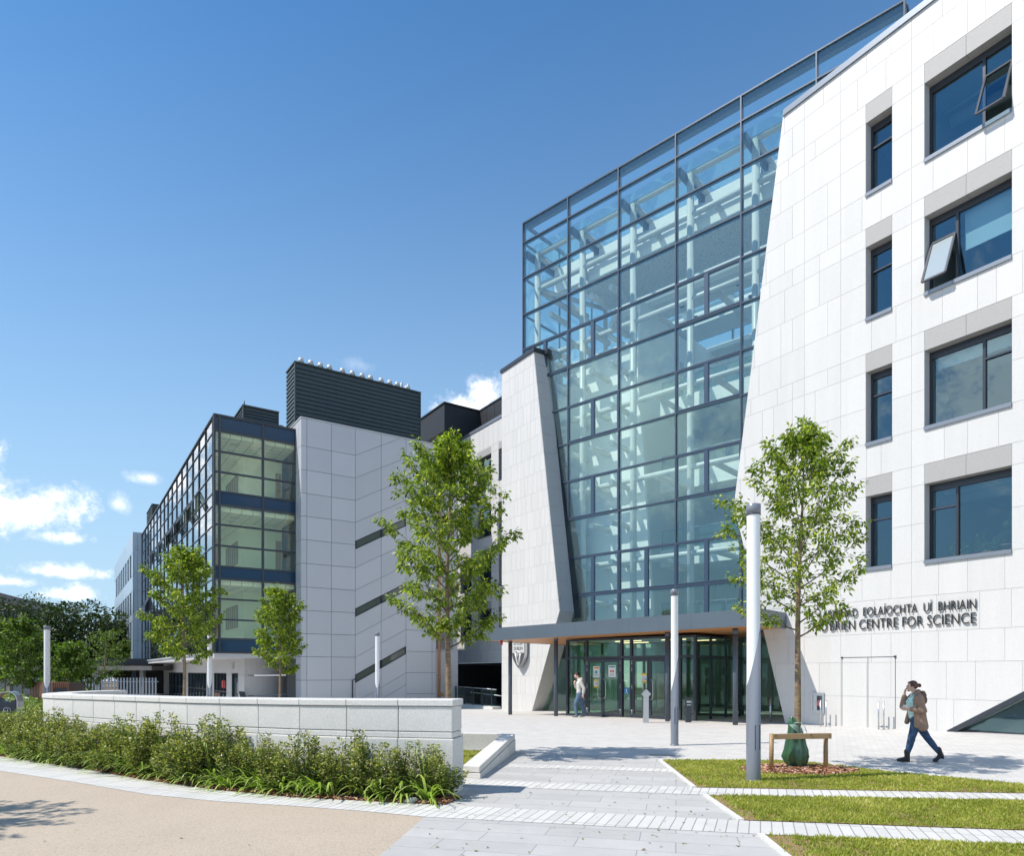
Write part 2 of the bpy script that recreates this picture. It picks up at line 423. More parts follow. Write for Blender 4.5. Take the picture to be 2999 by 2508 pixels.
def window(F, s0, s1, z, kind, parent, lint=True, t=-.30):
    z1 = z + WH
    m_ = MB(); fw = .07
    m_.fb(F, s0, s1, t - .08, t, z + .02, z + .09); m_.fb(F, s0, s1, t - .08, t, z1 - .20, z1)
    m_.fb(F, s0, s0 + fw, t - .08, t, z + .09, z1 - .20); m_.fb(F, s1 - fw, s1, t - .08, t, z + .09, z1 - .20)
    if s1 - s0 > 1.5:
        md = s0 + (s1 - s0) * (.35 if kind in ('R', 'RO') else .66)
        m_.fb(F, md - .035, md + .035, t - .08, t + .012, z + .09, z1 - .2)
        a, b = (s0 + fw, md - .035) if kind in ('R', 'RO') else (md + .035, s1 - fw)
    else: a, b, md = s0 + fw, s1 - fw, None
    m_.fb(F, a, b, t - .07, t + .006, z1 - .75, z1 - .69)
    o = m_.build('window', M['alu'], parent)
    g = MB(); g.face([F.p(s0 + fw, t - .05, z + .09), F.p(s1 - fw, t - .05, z + .09), F.p(s1 - fw, t - .05, z1 - .2), F.p(s0 + fw, t - .05, z1 - .2)] if kind not in ('LO', 'RO') else
                     [F.p(s0 + fw, t - .05, z1 - .69), F.p(s1 - fw, t - .05, z1 - .69), F.p(s1 - fw, t - .05, z1 - .2), F.p(s0 + fw, t - .05, z1 - .2)])
    if kind in ('LO', 'RO'):
        c, d = (md + .035, s1 - fw) if kind == 'RO' else (s0 + fw, md - .035)
        g.face([F.p(c, t - .05, z + .09), F.p(d, t - .05, z + .09), F.p(d, t - .05, z1 - .69), F.p(c, t - .05, z1 - .69)])
    g.build('pane', M['win_glass'], o)
    sl = MB(); sl.fb(F, s0 - .0, s1 + .0, t, .05, z - .045, z + .02); sl.fb(F, s0, s1, .02, .05, z - .09, z - .045); sl.build('window_sill', M['alu_l'], o)
    tr = MB(); tr.fb(F, a, b, t + .006, t + .02, z1 - .745, z1 - .715); tr.build('transom_trim', M['cap'], o)
    if kind in ('LO', 'RO'):                   # top hung sash pushed open
        h = (z1 - .75) - (z + .09); ang = R(24)
        pa = F.p(a + .01, t + .03, z1 - .76); pb = F.p(b - .01, t + .03, z1 - .76)
        dn = F.n * math.sin(ang) + Vector((0, 0, -math.cos(ang)))
        pc = pb + dn * h; pd = pa + dn * h
        s_ = MB(); nn = (pb - pa).normalized().cross(dn)
        for x, y in ((pa, pb), (pb, pc), (pc, pd), (pd, pa)): s_.bar(x, y, .06, .05, up=nn)
        so = s_.build('open_sash', M['alu'], o)
        g2 = MB(); g2.face([pa, pb, pc, pd]); g2.build('sash_glass', M['open_glass'] if kind == 'LO' else M['win_glass'], o)
    if lint:
        l_ = MB(); n = 2 if s1 - s0 > 1.5 else 1
        for i in range(n):
            aa = s0 + (s1 - s0) * i / n; bb = s0 + (s1 - s0) * (i + 1) / n
            l_.fb(F, aa + .004, bb - .004, -.5, -.004, z1 + .004, z1 + LH - .006, rnd.random())
        l_.build('lintel', M['lintel'], o)
    return o
kinds = ['L', 'R', 'LO', 'RO']
for i, z in enumerate(SILL):
    window(TW, WBIG[0], WBIG[1], z, kinds[i], sb)
    window(TW, WNAR[0], WNAR[1], z, 'N', sb)
    window(TW, W3[0], W3[1], z, 'L', sb)
# rooms behind the tower windows
mb = MB()
for z in [4.1, 8.0, 11.9, 15.8, 19.7]:
    mb.fb(TW, -12.4, -2.2, -7, -.56, z - .45, z)
mb.fb(TW, -12.4, -2.2, -7.2, -7.0, 0, 20)
mb.fb(TW, -2.2, -2.0, -7, -.56, 0, 19.2)
for z in [4.1, 8.0, 11.9, 15.8]: mb.fb(TW, -4.05, -3.9, -7, -.56, z + .01, z + 3.4)
mb.build('tower_rooms', M['room'], sb)
mb = MB()
for k in range(4):
    z = 4.1 + 3.9 * k
    mb.tube([TW.p(-12, -2.2 - .3 * k, z + 3.1), TW.p(-4.3, -2.0, z + 3.1)], .19, 12)
    mb.tube([TW.p(-12, -1.5, z + 3.2), TW.p(-4.3, -1.6, z + 3.2)], .05, 8)
mb.build('ceiling_duct', M['steel_w'], sb)
mb = MB(); mb.fb(TW, WBIG[0] + .1, WBIG[0] + 1.35, -.56, -.54, 13.9, 15.0); mb.fb(TW, WBIG[0] + .1, WBIG[1] - .1, -.6, -.57, 10.75, 11.2)
mb.build('roller_blind', M['whiteb'], sb)
# bits standing on the top sill
mb = MB()
for a, b, c in ((-5.35, -5.05, .06), (-5.6, -5.5, .14), (-5.75, -5.68, .1), (-5.95, -5.8, .08)): mb.fb(TW, a, b, -.5, -.4, 16.9, 16.9 + c)
mb.build('sill_clutter', M['white'], sb)

# triangular glazing at the foot of the right tower
mb = MB()
tri = [(-5.13, .08), (-12.9, .08), (-12.9, 4.96)]
mb.bar(TW.p(-5.10, -.05, .10), TW.p(-12.0, -.05, 4.42), .14, .12, up=D2)
mb.fb(TW, -12.9, -5.2, -.3, -.16, 0, .2)
for s in (-6.95, -8.7, -10.4): mb.fb(TW, s - .04, s + .04, -.34, -.26, .2, (-5.13 - s) * .63)
tg = mb.build('corner_window_frame', M['alu'], sb)
mb = MB(); mb.face([TW.p(a, -.3, b) for a, b in tri]); mb.build('glass_panel', M['curtain_glass'], sb)
mb = MB(); mb.fb(TW, -13, -4.2, -7, -6.8, -.1, 3.6); mb.fb(TW, -4.2, -4.0, -7, -.56, -.1, 3.6)
mb.build('basement_wall', M['room'], sb)

# ---- left leaning tower
LE_TOP, LE_APEX, LE_BASE = (15.28, 18.92), (13.03, 4.9), (15.42, -.25)
hpL = [line_hp(LE_TOP, LE_APEX, (18, 8)), line_hp(LE_APEX, LE_BASE, (18, 8))]
zsL = [-.4, .62, 1.62, 2.62, 3.6]
z = 4.55
while z < 18.7: zsL.append(round(z, 2)); z += 1.02 if len(zsL) % 2 else .94
zsL = [q for q in zsL if q < 18.4] + [18.92]
mb = MB(); clad(mb, TW, zsL, 12.9, 18.43, [], [], hpL, -.95, -.008, 0, rnd, core=True)
mb.fb(TW, 17.6, 18.40, -9, -.97, -.4, 18.9)
mb.build('tower_core', M['joint'], sb)
mb = MB(); clad(mb, TW, zsL, 12.9, 18.43, [], [], hpL, -.008, 0, .010, rnd, widths=(.34, .42, .5, .62))
mb.build('stone_tower', M['stone'], sb)
# joints on the slanted return: thin grey stone slabs
mb = MB()
for za, zb in zip(zsL[:-1], zsL[1:]):
    for (p, q) in ((LE_TOP, LE_APEX), (LE_BASE, LE_APEX)):
        lo, hi = min(p[1], q[1]), max(p[1], q[1]); a = max(za, lo) + .006; b = min(zb, hi) - .006
        if b - a < .05: continue
        f = lambda zz: p[0] + (q[0] - p[0]) * (zz - p[1]) / (q[1] - p[1])
        P = [TW.p(f(a) - .02, -.02, a), TW.p(f(a) - .02, -.93, a), TW.p(f(a) - .001, -.93, a), TW.p(f(a) - .001, -.02, a),
             TW.p(f(b) - .02, -.02, b), TW.p(f(b) - .02, -.93, b), TW.p(f(b) - .001, -.93, b), TW.p(f(b) - .001, -.02, b)]
        mb.hexa(P, rnd.random())
mb.build('slanted_return', M['reveal_l'], sb)
mb = MB(); mb.poly(TW, [(15.17, 18.92), (18.5, 18.92), (18.5, 19.12), (15.15, 19.12)], -1.6, .07)
mb.fb(TW, 14.9, 15.17, -1.6, -.62, 18.86, 19.12)
mb.build('roof_coping', M['alu'], sb)
# dark frame strip where the glazing meets the slanted return
mb = MB()
f = lambda zz: LE_APEX[0] + (LE_TOP[0] - LE_APEX[0]) * (zz - LE_APEX[1]) / (LE_TOP[1] - LE_APEX[1])
mb.hexa([TW.p(f(4.6) - .02, -.94, 4.6), TW.p(f(4.6) - .09, -.94, 4.6), TW.p(f(4.6) - .09, -1.25, 4.6), TW.p(f(4.6) + .2, -1.25, 4.6),
         TW.p(f(18.9) - .02, -.94, 18.9), TW.p(f(18.9) - .09, -.94, 18.9), TW.p(f(18.9) - .09, -1.25, 18.9), TW.p(f(18.9) + .2, -1.25, 18.9)])
mb.build('edge_frame', M['alu'], sb)

# ---- glass atrium
SM = [3.88 - 3.124 * i for i in range(7)]       # mullion positions
ZR = [26.72, 25.62, 23.66, 21.63, 19.72, 17.75, 15.71, 13.78, 11.81, 9.79, 7.78, 5.8, 3.75]
DEP = 13.0
mids = {(1, r) for r in (4, 6, 8, 10, 11)} | {(3, r) for r in (4, 6, 8, 10, 11)} | {(2, 10), (2, 11), (0, 4)}
fr = MB(); cp = MB()
for s in SM:
    fr.fb(GL, s - .03, s + .03, -.22, 0, -.3, 26.72)
    cp.fb(GL, s - .03, s + .03, 0, .045, -.3, 26.72, mi=0)
for z in ZR:
    fr.fb(GL, SM[-1], SM[0], -.22, -.003, z - .045, z + .045)
    cp.fb(GL, SM[-1], SM[0], .002, .04, z - .03, z + .012)
    fr.fb(GL, SM[-1], SM[0], .003, .038, z - .05, z - .03)
for b, r in mids:
    m_ = (SM[b] + SM[b + 1]) / 2 + (.05 if b == 3 else 0)
    fr.fb(GL, m_ - .05, m_ + .05, -.2, .03, ZR[r + 1] + .05, ZR[r] - .05)
    for (a, c) in ((SM[b] - .035, m_ + .05), (m_ - .05, SM[b + 1] + .035)):
        fr.fb(GL, c, c + .05, -.12, .025, ZR[r + 1] + .05, ZR[r] - .05); fr.fb(GL, a - .05, a, -.12, .025, ZR[r + 1] + .05, ZR[r] - .05)
        fr.fb(GL, c + .05, a - .05, -.12, .025, ZR[r] - .1, ZR[r] - .05); fr.fb(GL, c + .05, a - .05, -.12, .025, ZR[r + 1] + .05, ZR[r + 1] + .1)
# end returns
for s in (SM[0], SM[-1]):
    for d in (3.25, 6.5, 9.75, 13.0):
        fr.fb(GL, s - .04, s + .04, -d - .04, -d + .04, -.3 if s > 0 else 18, 26.72)
    for z in ZR:
        if s < 0 and z < 18: continue
        fr.fb(GL, s - .04, s + .04, -DEP, -.24, z - .05, z + .05)
# rear glazing seen through the left bays
for s in SM[:4]: fr.fb(GL, s - .05, s + .05, -DEP - .2, -DEP, -.3, 26.72)
for z in ZR: fr.fb(GL, SM[3], SM[0], -DEP - .15, -DEP + .05, z - .08, z + .08)
fr.build('curtain_wall_frame', M['mull'], sb)
cp.build('curtain_wall_capping', M['cap'], sb)
for b in range(6):
    for r in range(12):
        if b == 5 and r > 3: continue
        g = MB(); g.face([GL.p(SM[b], -.02, ZR[r + 1]), GL.p(SM[b + 1], -.02, ZR[r + 1]), GL.p(SM[b + 1], -.02, ZR[r]), GL.p(SM[b], -.02, ZR[r])])
        g.build('glass_panel', M['curtain_glass'], sb)
g = MB()
for b in range(6): g.face([GL.p(SM[b], -.02, -.3), GL.p(SM[b + 1], -.02, -.3), GL.p(SM[b + 1], -.02, ZR[12]), GL.p(SM[b], -.02, ZR[12])])
g.build('ground_floor_glazing', M['box_glass'], sb)
g = MB(); s = SM[0]; g.face([GL.p(s, 0, -.3), GL.p(s, -DEP, -.3), GL.p(s, -DEP, 26.72), GL.p(s, 0, 26.72)])
s = SM[-1]; g.face([GL.p(s, 0, 18), GL.p(s, -DEP, 18), GL.p(s, -DEP, 26.72), GL.p(s, 0, 26.72)])
g.build('side_glazing', M['curtain_glass'], sb)
g = MB(); g.face([GL.p(SM[3], -DEP, -.3), GL.p(SM[0], -DEP, -.3), GL.p(SM[0], -DEP, 26.72), GL.p(SM[3], -DEP, 26.72)])
g.build('rear_glazing', M['curtain_glass'], sb)
# steel frame behind the glass
st = MB()
for i, s in enumerate(SM):
    st.tube([GL.p(s - .25, -.95, -.2), GL.p(s - .25, -.95, 25.2)], .17, 14)
    st.tube([GL.p(s - .25, -.95, 23.5), GL.p(s - .45, -3.4, 25.1)], .17, 12)
    st.tube([GL.p(s - .25, -.95, 25.2), GL.p(s - .25, -12.6, 25.2)], .14, 10)
for z in (25.25, 23.3, 19.35, 15.35, 11.45, 7.4):
    st.tube([GL.p(SM[0] - .2, -.95, z), GL.p(SM[-1], -.95, z)], .14, 12)
for z in (23.3, 19.35, 15.35, 11.45, 7.4):          # cross tubes and bracing of the left bays
    st.tube([GL.p(SM[0] - .25, -.95, z), GL.p(SM[0] - .25, -12.6, z)], .13, 10)
    st.tube([GL.p(SM[1] - .25, -.95, z), GL.p(SM[1] + 1.2, -5.2, z)], .15, 10)
    st.tube([GL.p(SM[1] + 1.2, -5.2, z), GL.p(SM[0] - .3, -.95, z)], .13, 10)
st.tube([GL.p(SM[1] + 1.2, -5.2, 0), GL.p(SM[1] + 1.2, -5.2, 23.4)], .13, 10)
st.tube([GL.p(SM[2] + .9, -8.0, 0), GL.p(SM[2] + .9, -8.0, 20)], .13, 10)
for z in ZR[3:12]:                                  # short arms from the wall to the glazing; their shadows rake down the wall
    for s in (2.2, .9, -.5, -1.7): st.tube([GL.p(s, -.3, z - .42), GL.p(s, -1.9, z - .42)], .15, 10)
for z in ZR[2:12:2]:
    for s in (-3.9, -7.0): st.tube([GL.p(s, -.95, z - .42), GL.p(s, -4.3, z - .42)], .14, 10)
st.build('steel_frame', M['steel_w'], sb)
# roof: dark rafters, white deck with roof lights, glass
rf = MB()
for i in range(6):
    s = SM[i]
    rf.fb(GL, s - 3.124 + .18, s - .18, -2.9, -2.55, 23.75, 25.1)         # bright bulkhead in each bay
rf.fb(GL, SM[-1], SM[0] - .3, -6.2, -3.2, 24.7, 24.9); rf.fb(GL, SM[-1], SM[0] - .3, -10.2, -8.0, 24.7, 24.9); rf.fb(GL, SM[-1], SM[0] - .3, -12.8, -12.0, 24.7, 24.9)
rf.build('roof_deck', M['white'], sb)
rr = MB()
for s in SM: rr.fb(GL, s - .12, s + .05, -3.2, -.25, 24.9, 25.25)
rr.fb(GL, SM[-1], SM[0], -DEP, -DEP + .15, 26.5, 26.72)
rr.fb(GL, SM[-1], SM[0], -.5, -.24, 26.55, 26.71)
for s in (SM[0], SM[-1]): rr.fb(GL, s - .06, s + .06, -DEP, -.2, 26.58, 26.715)
rr.build('roof_rafters', M['mull'], sb)
g = MB(); g.face([GL.p(SM[0], -.2, 25.28), GL.p(SM[-1], -.2, 25.28), GL.p(SM[-1], -3.2, 25.28), GL.p(SM[0], -3.2, 25.28)])
g.face([GL.p(SM[0], -3.2, 25.28), GL.p(SM[-1], -3.2, 25.28), GL.p(SM[-1], -12.8, 25.28), GL.p(SM[0], -12.8, 25.28)])
g.build('roof_light', M['curtain_glass'], sb)
# ceilings and floors
M['perf'] = None
def perf_mat():
    m = bpy.data.materials.new('perforated_ceiling'); m.use_nodes = True
    t = NT(m.node_tree); b = t.n['Principled BSDF']; b.inputs['Roughness'].default_value = .8
    gg = t.add('ShaderNodeNewGeometry')
    vo = t.add('ShaderNodeTexVoronoi', Vector=gg.outputs['Position'], Scale=9.0)
    c = t.ramp(vo.outputs['Distance'], [(.20, (.22, .25, .25)), (.26, (.62, .66, .63))])
    t.l.new(c, b.inputs['Base Color']); return m
M['perf'] = perf_mat()
mb = MB(); mb.fb(GL, SM[-1] + .1, 1.2, -4.6, -1.5, 22.75, 22.95); mb.build('perforated_ceiling', M['perf'], sb)
mb = MB()
mb.fb(GL, SM[-1] + .1, 1.2, -6.4, -4.65, 22.0, 22.3); mb.fb(GL, SM[-1] + .1, 1.2, -10.0, -8.2, 22.0, 22.3); mb.fb(GL, SM[-1] + .1, 1.2, -12.6, -11.8, 22.0, 22.3)
mb.fb(GL, SM[-1] + .1, SM[1] - .3, -1.5, -1.42, 22.75, 23.4)
fl = [4.3, 8.2, 12.2, 16.2]
for z in fl:
    mb.fb(GL, SM[-1] + .1, -2.4, -12.6, -4.3, z - .35, z)                # slabs of the gallery floors
    mb.fb(GL, SM[-1] + .1, -2.3, -4.3, -4.15, z - .75, z + .15)          # white edge bands
    mb.fb(GL, -2.4, -2.3, -12.5, -4.3, z - .75, z + .15)
mb.build('floor_slabs', M['whiteb'], sb)
mb = MB()
mb.fb(GL, -2.3, 2.3, -2.1, -1.9, -.2, 19.0)                             # tall white wall catching the sun
mb.poly(GL, [(-2.3, -.2), (-3.5, -.2), (-2.3, 17.0)], -2.1, -1.9)
mb.fb(GL, SM[-1] + .1, -1.3, -12.9, -12.6, -.2, 22.0)
mb.fb(GL, -1.45, -1.3, -12.6, -3.51, -.2, 22.0)
for z0_, z1_ in ((-.2, 2.6), (5.0, 6.4), (8.8, 10.2), (12.6, 14.0), (16.4, 18.6)): mb.fb(GL, 3.6, 3.75, -12.6, -.4, z0_, z1_)
for d_ in (1.0, 3.6, 6.2): mb.fb(GL, 3.6, 3.75, -d_ - .5, -d_, 2.6, 16.4)
mb.fb(GL, SM[-1] - .1, SM[-1] + .1, -12.6, -.3, -.2, 18)
mb.build('atrium_wall', M['white'], sb)
mb = MB()                                                                # light wells let into the ceilings
for k, (a, d) in enumerate(()): mb.fb(GL, a - .9, a + .9, d - 1.4, d + 1.1, 21.9, 21.99)
for z in fl[1:]:
    for a in (-3.4, -6.6): mb.fb(GL, a - .8, a + .8, -8.2, -6.2, z - .43, z - .355)
mb.build('ceiling_light_well', M['white'], sb)
mb = MB()
for a, d in ((-2.8, -5.6), (-2.8, -7.2), (-6.0, -5.6), (-6.0, -7.2), (-9.2, -5.8)): mb.fb(GL, a - .1, a + .1, d - .1, d + .1, 21.88, 21.99)
for z in fl[1:]:
    for a in (-2.5, -5, -7.5): mb.fb(GL, a - .08, a + .08, -5.6, -5.44, z - .42, z - .355)
mb.build('downlight', M['alu'], sb)
mb = MB()
for z in fl:
    mb.face([GL.p(SM[-1] + .1, -4.2, z + .15), GL.p(-2.35, -4.2, z + .15), GL.p(-2.35, -4.2, z + 1.15), GL.p(SM[-1] + .1, -4.2, z + 1.15)])
bal = mb.build('balustrade_glass', M['box_glass'], sb)
mb = MB()
for z in fl:
    mb.fb(GL, SM[-1] + .1, -2.35, -4.23, -4.17, z + 1.15, z + 1.2)
    s = -2.4
    while s > SM[-1] + .2: mb.fb(GL, s - .02, s + .02, -4.22, -4.18, z + .15, z + 1.15); s -= 1.2
mb.build('balustrade_rail', M['alu_l'], sb)
# opposite wing seen through the left bays: stair and window openings
mb = MB()
for z in (5.0, 8.9, 12.8, 16.7): mb.fb(GL, -2.6, -.6, -12.95, -12.85, z, z + 2.2)
mb.build('inner_window', M['alu'], sb)
mb = MB(); mb.fb(GL, SM[-1], SM[0], -DEP, -.25, -.26, -.20); mb.build('atrium_floor', M['roomfl'], sb)

# ---- entrance canopy
CF = Frame((7.98, 22.0), D3, -D4)
def cz(s): return 3.36 - .0115 * s
def cpoly(mb, pts, dz0, dz1, tone=.5):
    n = len(pts); b = len(mb.v)
    for dz in (dz0, dz1): mb.v += [tuple(CF.p(a, t, cz(a) + dz)) for a, t in pts]
    for q in [tuple(b + i for i in range(n))[::-1], tuple(b + n + i for i in range(n))] + [(b + i, b + (i + 1) % n, b + n + (i + 1) % n, b + n + i) for i in range(n)]:
        mb.f.append(q); mb.tone.append(tone); mb.mi.append(0); mb.sm.append(False)
def toCF(p): q = p - CF.o; return (q.dot(CF.d), q.dot(CF.n))
A_ = toCF(TW.p(-.38, .015, 0)); B_ = toCF(TW.p(1.70, .015, 0)); A_ = (0.0, A_[1])
A_ = toCF(CF.o + D4 * ((TW.o - CF.o).dot(D2) / D4.dot(D2)) - D4 * .02)
bk = toCF(GL.p(-3, .08, 0))[1]
B2 = (B_[0], bk)
foot = [(0, 0), A_, B_, B2, (12.5, bk), (12.5, 0)]
can = MB()
cpoly(can, [(0.05, -.05), (A_[0] + .05, A_[1]), B_, B2, (12.45, bk), (12.45, -.05)], .03, .47)
cn = can.build('canopy', M['fascia'], sb)
can = MB()
for k, (a, b) in enumerate(((0, 2.4), (2.4, 4.9), (4.9, 7.4), (7.4, 9.9), (9.9, 12.5))): cpoly(can, [(a + (.002 if a else 0), 0), (a + (.002 if a else 0), -.05), (b - .002, -.05), (b - .002, 0)], -.02, .53)
cpoly(can, [(-.0, -.052), (-.0, A_[1]), (.05, A_[1]), (.05, -.052)], -.02, .53)
cpoly(can, [(12.45, -.052), (12.45, bk), (12.5, bk), (12.5, -.052)], -.02, .53)
can.build('fascia', M['fascia'], cn)
can = MB(); cpoly(can, [(0.05, -.05), (A_[0] + .05, A_[1]), B_, B2, (12.45, bk), (12.45, -.05)], -.004, .028); can.build('timber_soffit', M['soffit_wood'], cn)
for px_, py_ in ((7.71, 23.57), (5.77, 25.33), (1.86, 28.87), (-.08, 30.62)):
    z0 = gz(px_, py_) - .02
    mb = MB(); mb.tube([(px_, py_, z0), (px_, py_, 3.36)], .088, 20)
    mb.tube([(px_, py_, 3.15), (px_, py_, 3.33)], .10, 20)
    mb.build('canopy_post', M['post'], cn)
mb = MB(); mb.tube([CF.p(11.7, -.35, 3.02), CF.p(11.7, -.35, 3.24)], .055, 12); al = mb.build('alarm_beacon', pmat('red_plastic', (.55, .02, .02), .35), cn)

# ---- glazed entrance lobby
EB = Frame((6.79, 25.41), D3, -D4)
def su(F, u):
    r_ = (u - 1499.5) / 2000; d = F.d; o = F.o
    return (r_ * o.y - o.x) / (d.x - r_ * d.y)
ed = [su(EB, u) for u in (2034, 1990, 1955, 1905, 1847, 1819, 1770, 1716, 1660)]
ZT = 3.22; ztr = 2.42
lo = MB()
for s in (ed[0], ed[1], ed[2], ed[4], ed[5], ed[7], ed[8]): lo.fb(EB, s - .045, s + .045, -.14, .0, -.12, ZT)
lo.fb(EB, ed[0], ed[8], -.13, -.002, ztr - .04, ztr + .05); lo.fb(EB, ed[0], ed[8], -.13, -.003, ZT - .08, ZT)
lo.fb(EB, ed[0], ed[2], -.12, -.004, -.12, .03); lo.fb(EB, ed[7], ed[8], -.12, -.004, -.12, .03); lo.fb(EB, ed[4], ed[5], -.12, -.004, -.12, .03)
SD = 4.0
for s in (0.0, ed[8]):
    for d in (1.33, 2.66, 4.0): lo.fb(EB, s - .04, s + .04, -d - .04, -d + .04, -.12, ZT)
    for z_ in (-.05, ztr, ZT - .04): lo.fb(EB, s - .04, s + .04, -SD, -.14, z_ - .035, z_ + .04)
lob = lo.build('entrance_lobby', M['alu'], sb)
g = MB()
def gq(F, a, b, t, z0, z1): g.face([F.p(a, t, z0), F.p(b, t, z0), F.p(b, t, z1), F.p(a, t, z1)])
gq(EB, ed[0], ed[8], -.07, ztr, ZT); gq(EB, ed[0], ed[2], -.07, 0, ztr); gq(EB, ed[7], ed[8], -.07, -.1, ztr); gq(EB, ed[4], ed[5], -.07, -.1, ztr)
for s in (0, ed[8]): g.face([EB.p(s, -.1, -.1), EB.p(s, -SD, -.1), EB.p(s, -SD, ZT), EB.p(s, -.1, ZT)])
g.build('lobby_glass', M['box_glass'], lob)
def leaf(hinge, width, ang, z0=-.06, z1=2.36):
    # door leaf hinged at s=hinge, running towards +/-s by width, swung outwards by ang
    sg = 1 if width > 0 else -1; W_ = abs(width)
    d = (EB.d * sg * math.cos(ang) + EB.n * math.sin(ang)).normalized(); nn = (EB.n * math.cos(ang) - EB.d * sg * math.sin(ang)).normalized()
    F = Frame(EB.p(hinge, -.03, 0), d, nn)
    m_ = MB(); fw = .095
    m_.fb(F, .01, fw, -.05, .012, z0, z1); m_.fb(F, W_ - fw, W_ - .008, -.05, .012, z0, z1); m_.fb(F, fw, W_ - fw, -.05, .012, z1 - .12, z1); m_.fb(F, fw, W_ - fw, -.05, .012, z0, z0 + .2)
    o = m_.build('door', M['alu'], lob)
    q = MB(); q.face([F.p(fw, -.02, z0 + .2), F.p(W_ - fw, -.02, z0 + .2), F.p(W_ - fw, -.02, z1 - .12), F.p(fw, -.02, z1 - .12)]); q.build('door_glass', M['box_glass'], o)
    hs = W_ - .05; q = MB()
    q.tube([F.p(hs, .01, .72), F.p(hs, .1, .74), F.p(hs - .0, .12, .80), F.p(hs, .12, 1.48), F.p(hs, .1, 1.54), F.p(hs, .01, 1.56)], .017, 8)
    q2 = MB()
    q2.tube([F.p(hs, .02, .74), F.p(hs - .13, .10, .76), F.p(hs - .16, .10, .84), F.p(hs - .16, .10, 1.44), F.p(hs - .13, .10, 1.52), F.p(hs, .02, 1.54)], .017, 8)
    q2.build('handle', M['steel'], o)
    for z_ in (.12, 1.15, 1.85, 2.12): q = MB(); q.tube([F.p(.005, .02, z_), F.p(.005, .02, z_ + .2)], .013, 6); q.build('hinge', M['steel'], o)
    return F, o
m67 = (ed[5] + ed[7]) / 2; m24 = (ed[2] + ed[4]) / 2
F1, d1 = leaf(ed[7] - .045, -(ed[7] - m67 - .045), 0)
F2, d2 = leaf(ed[5] + .045, (m67 - ed[5] - .045), R(9))
F3, d3 = leaf(ed[4] - .045, -(ed[4] - m24 - .045), 0)
F4, d4 = leaf(ed[2] + .045, (m24 - ed[2] - .045), 0)
M['paper'] = pmat('white_notice_paper', (.78, .78, .74), .7)
M['yellow'] = pmat('yellow_notice_print', (.72, .52, .05), .6); M['bluep'] = pmat('blue_sign_print', (.02, .22, .50), .5)
M['orange'] = pmat('orange_print', (.70, .28, .04), .6); M['redp'] = pmat('red_print', (.55, .05, .05), .6); M['tealp'] = pmat('teal_print', (.05, .33, .36), .6)
M['greyp'] = pmat('grey_print', (.22, .24, .25), .7)
def poster(F, s0, s1, z0, z1, kind, par):
    m_ = MB(); m_.fb(F, s0, s1, -.015, -.011, z0, z1)
    o = m_.build('poster' if kind != 'blue' else 'door_sign', M['paper'] if kind != 'blue' else M['bluep'], par)
    w_, h_ = s1 - s0, z1 - z0
    def bit(a, b, c, d, mt, nm='poster_print'):
        q = MB(); q.fb(F, s0 + w_ * a, s0 + w_ * b, -.0105, -.009, z0 + h_ * c, z0 + h_ * d); q.build(nm, mt, o)
    if kind == 'a':
        bit(.12, .9, .78, .93, M['orange']); bit(.3, .7, .34, .62, M['tealp']); bit(.08, .16, .1, .7, M['bluep'])
        for k in range(4): bit(.25, .85, .1 + k * .06, .12 + k * .06, M['greyp'])
    if kind == 'b':
        bit(.1, .9, .80, .93, M['tealp']); bit(.25, .45, .4, .6, M['redp']); bit(.55, .75, .4, .6, M['redp'])
        for k in range(4): bit(.2, .8, .1 + k * .06, .12 + k * .06, M['greyp'])
    if kind == 'y':
        bit(0, 1, .78, 1, M['yellow']); bit(0, 1, 0, .2, M['yellow'])
        for k in range(4): bit(.12, .88, .3 + k * .11, .34 + k * .11, M['greyp'])
    if kind == 'blue':
        bit(.42, .58, .3, .8, M['paper'], 'sign_symbol'); bit(.2, .8, .12, .18, M['paper'], 'sign_symbol')
poster(F1, .30, .62, 1.60, 2.06, 'a', d1); poster(F1, .34, .6, 1.18, 1.52, 'y', d1)
poster(F2, .22, .54, 1.62, 2.1, 'b', d2)
poster(F3, .42, .66, 1.40, 1.78, 'y', d3)
mid = (ed[4] + ed[5]) / 2
poster(EB.sub(0, -.045), mid - .1, mid + .1, .95, 1.2, 'blue', lob)
# inner partition, ceiling lights and reception glow seen through the lobby
mb = MB(); mb.fb(EB, ed[0] + .1, ed[8] - .1, -3.9, -.2, ZT - .06, ZT - .01); mb.build('lobby_ceiling', M['whiteb'], lob)
em = bpy.data.materials.new('warm_light_strip'); em.use_nodes = True
t_ = NT(em.node_tree); t_.n.remove(t_.n['Principled BSDF']); e_ = t_.add('ShaderNodeEmission', Color=(1, .72, .4, 1), Strength=2.2); t_.l.new(e_.outputs[0], t_.n['Material Output'].inputs[0])
M['strip'] = em
for a, b, d in ((1.2, 2.3, 1.6), (3.2, 4.5, 1.5), (3.8, 5.2, 3.1), (.6, 1.6, 3.0)):
    mb = MB(); mb.fb(EB, a, b, -d - .03, -d, ZT - .09, ZT - .062); mb.build('light_strip', M['strip'], lob)
for a, b, d in ((-3.4, -2.4, 6), (-5.6, -4.6, 6), (-6.2, -5.4, 8)):
    mb = MB(); mb.fb(GL, a, b, -d - .03, -d, 7.80, 7.83); mb.build('light_strip', M['strip'], sb)
mb = MB()                                          # dark inner door screen
for s in (0.2, 1.9, 3.1, 4.6, 5.9): mb.fb(EB, s - .05, s + .05, -SD - .1, -SD, -.1, ZT)
for z_ in (0.0, ztr, ZT - .05): mb.fb(EB, 0, ed[8], -SD - .1, -SD, z_ - .05, z_ + .05)
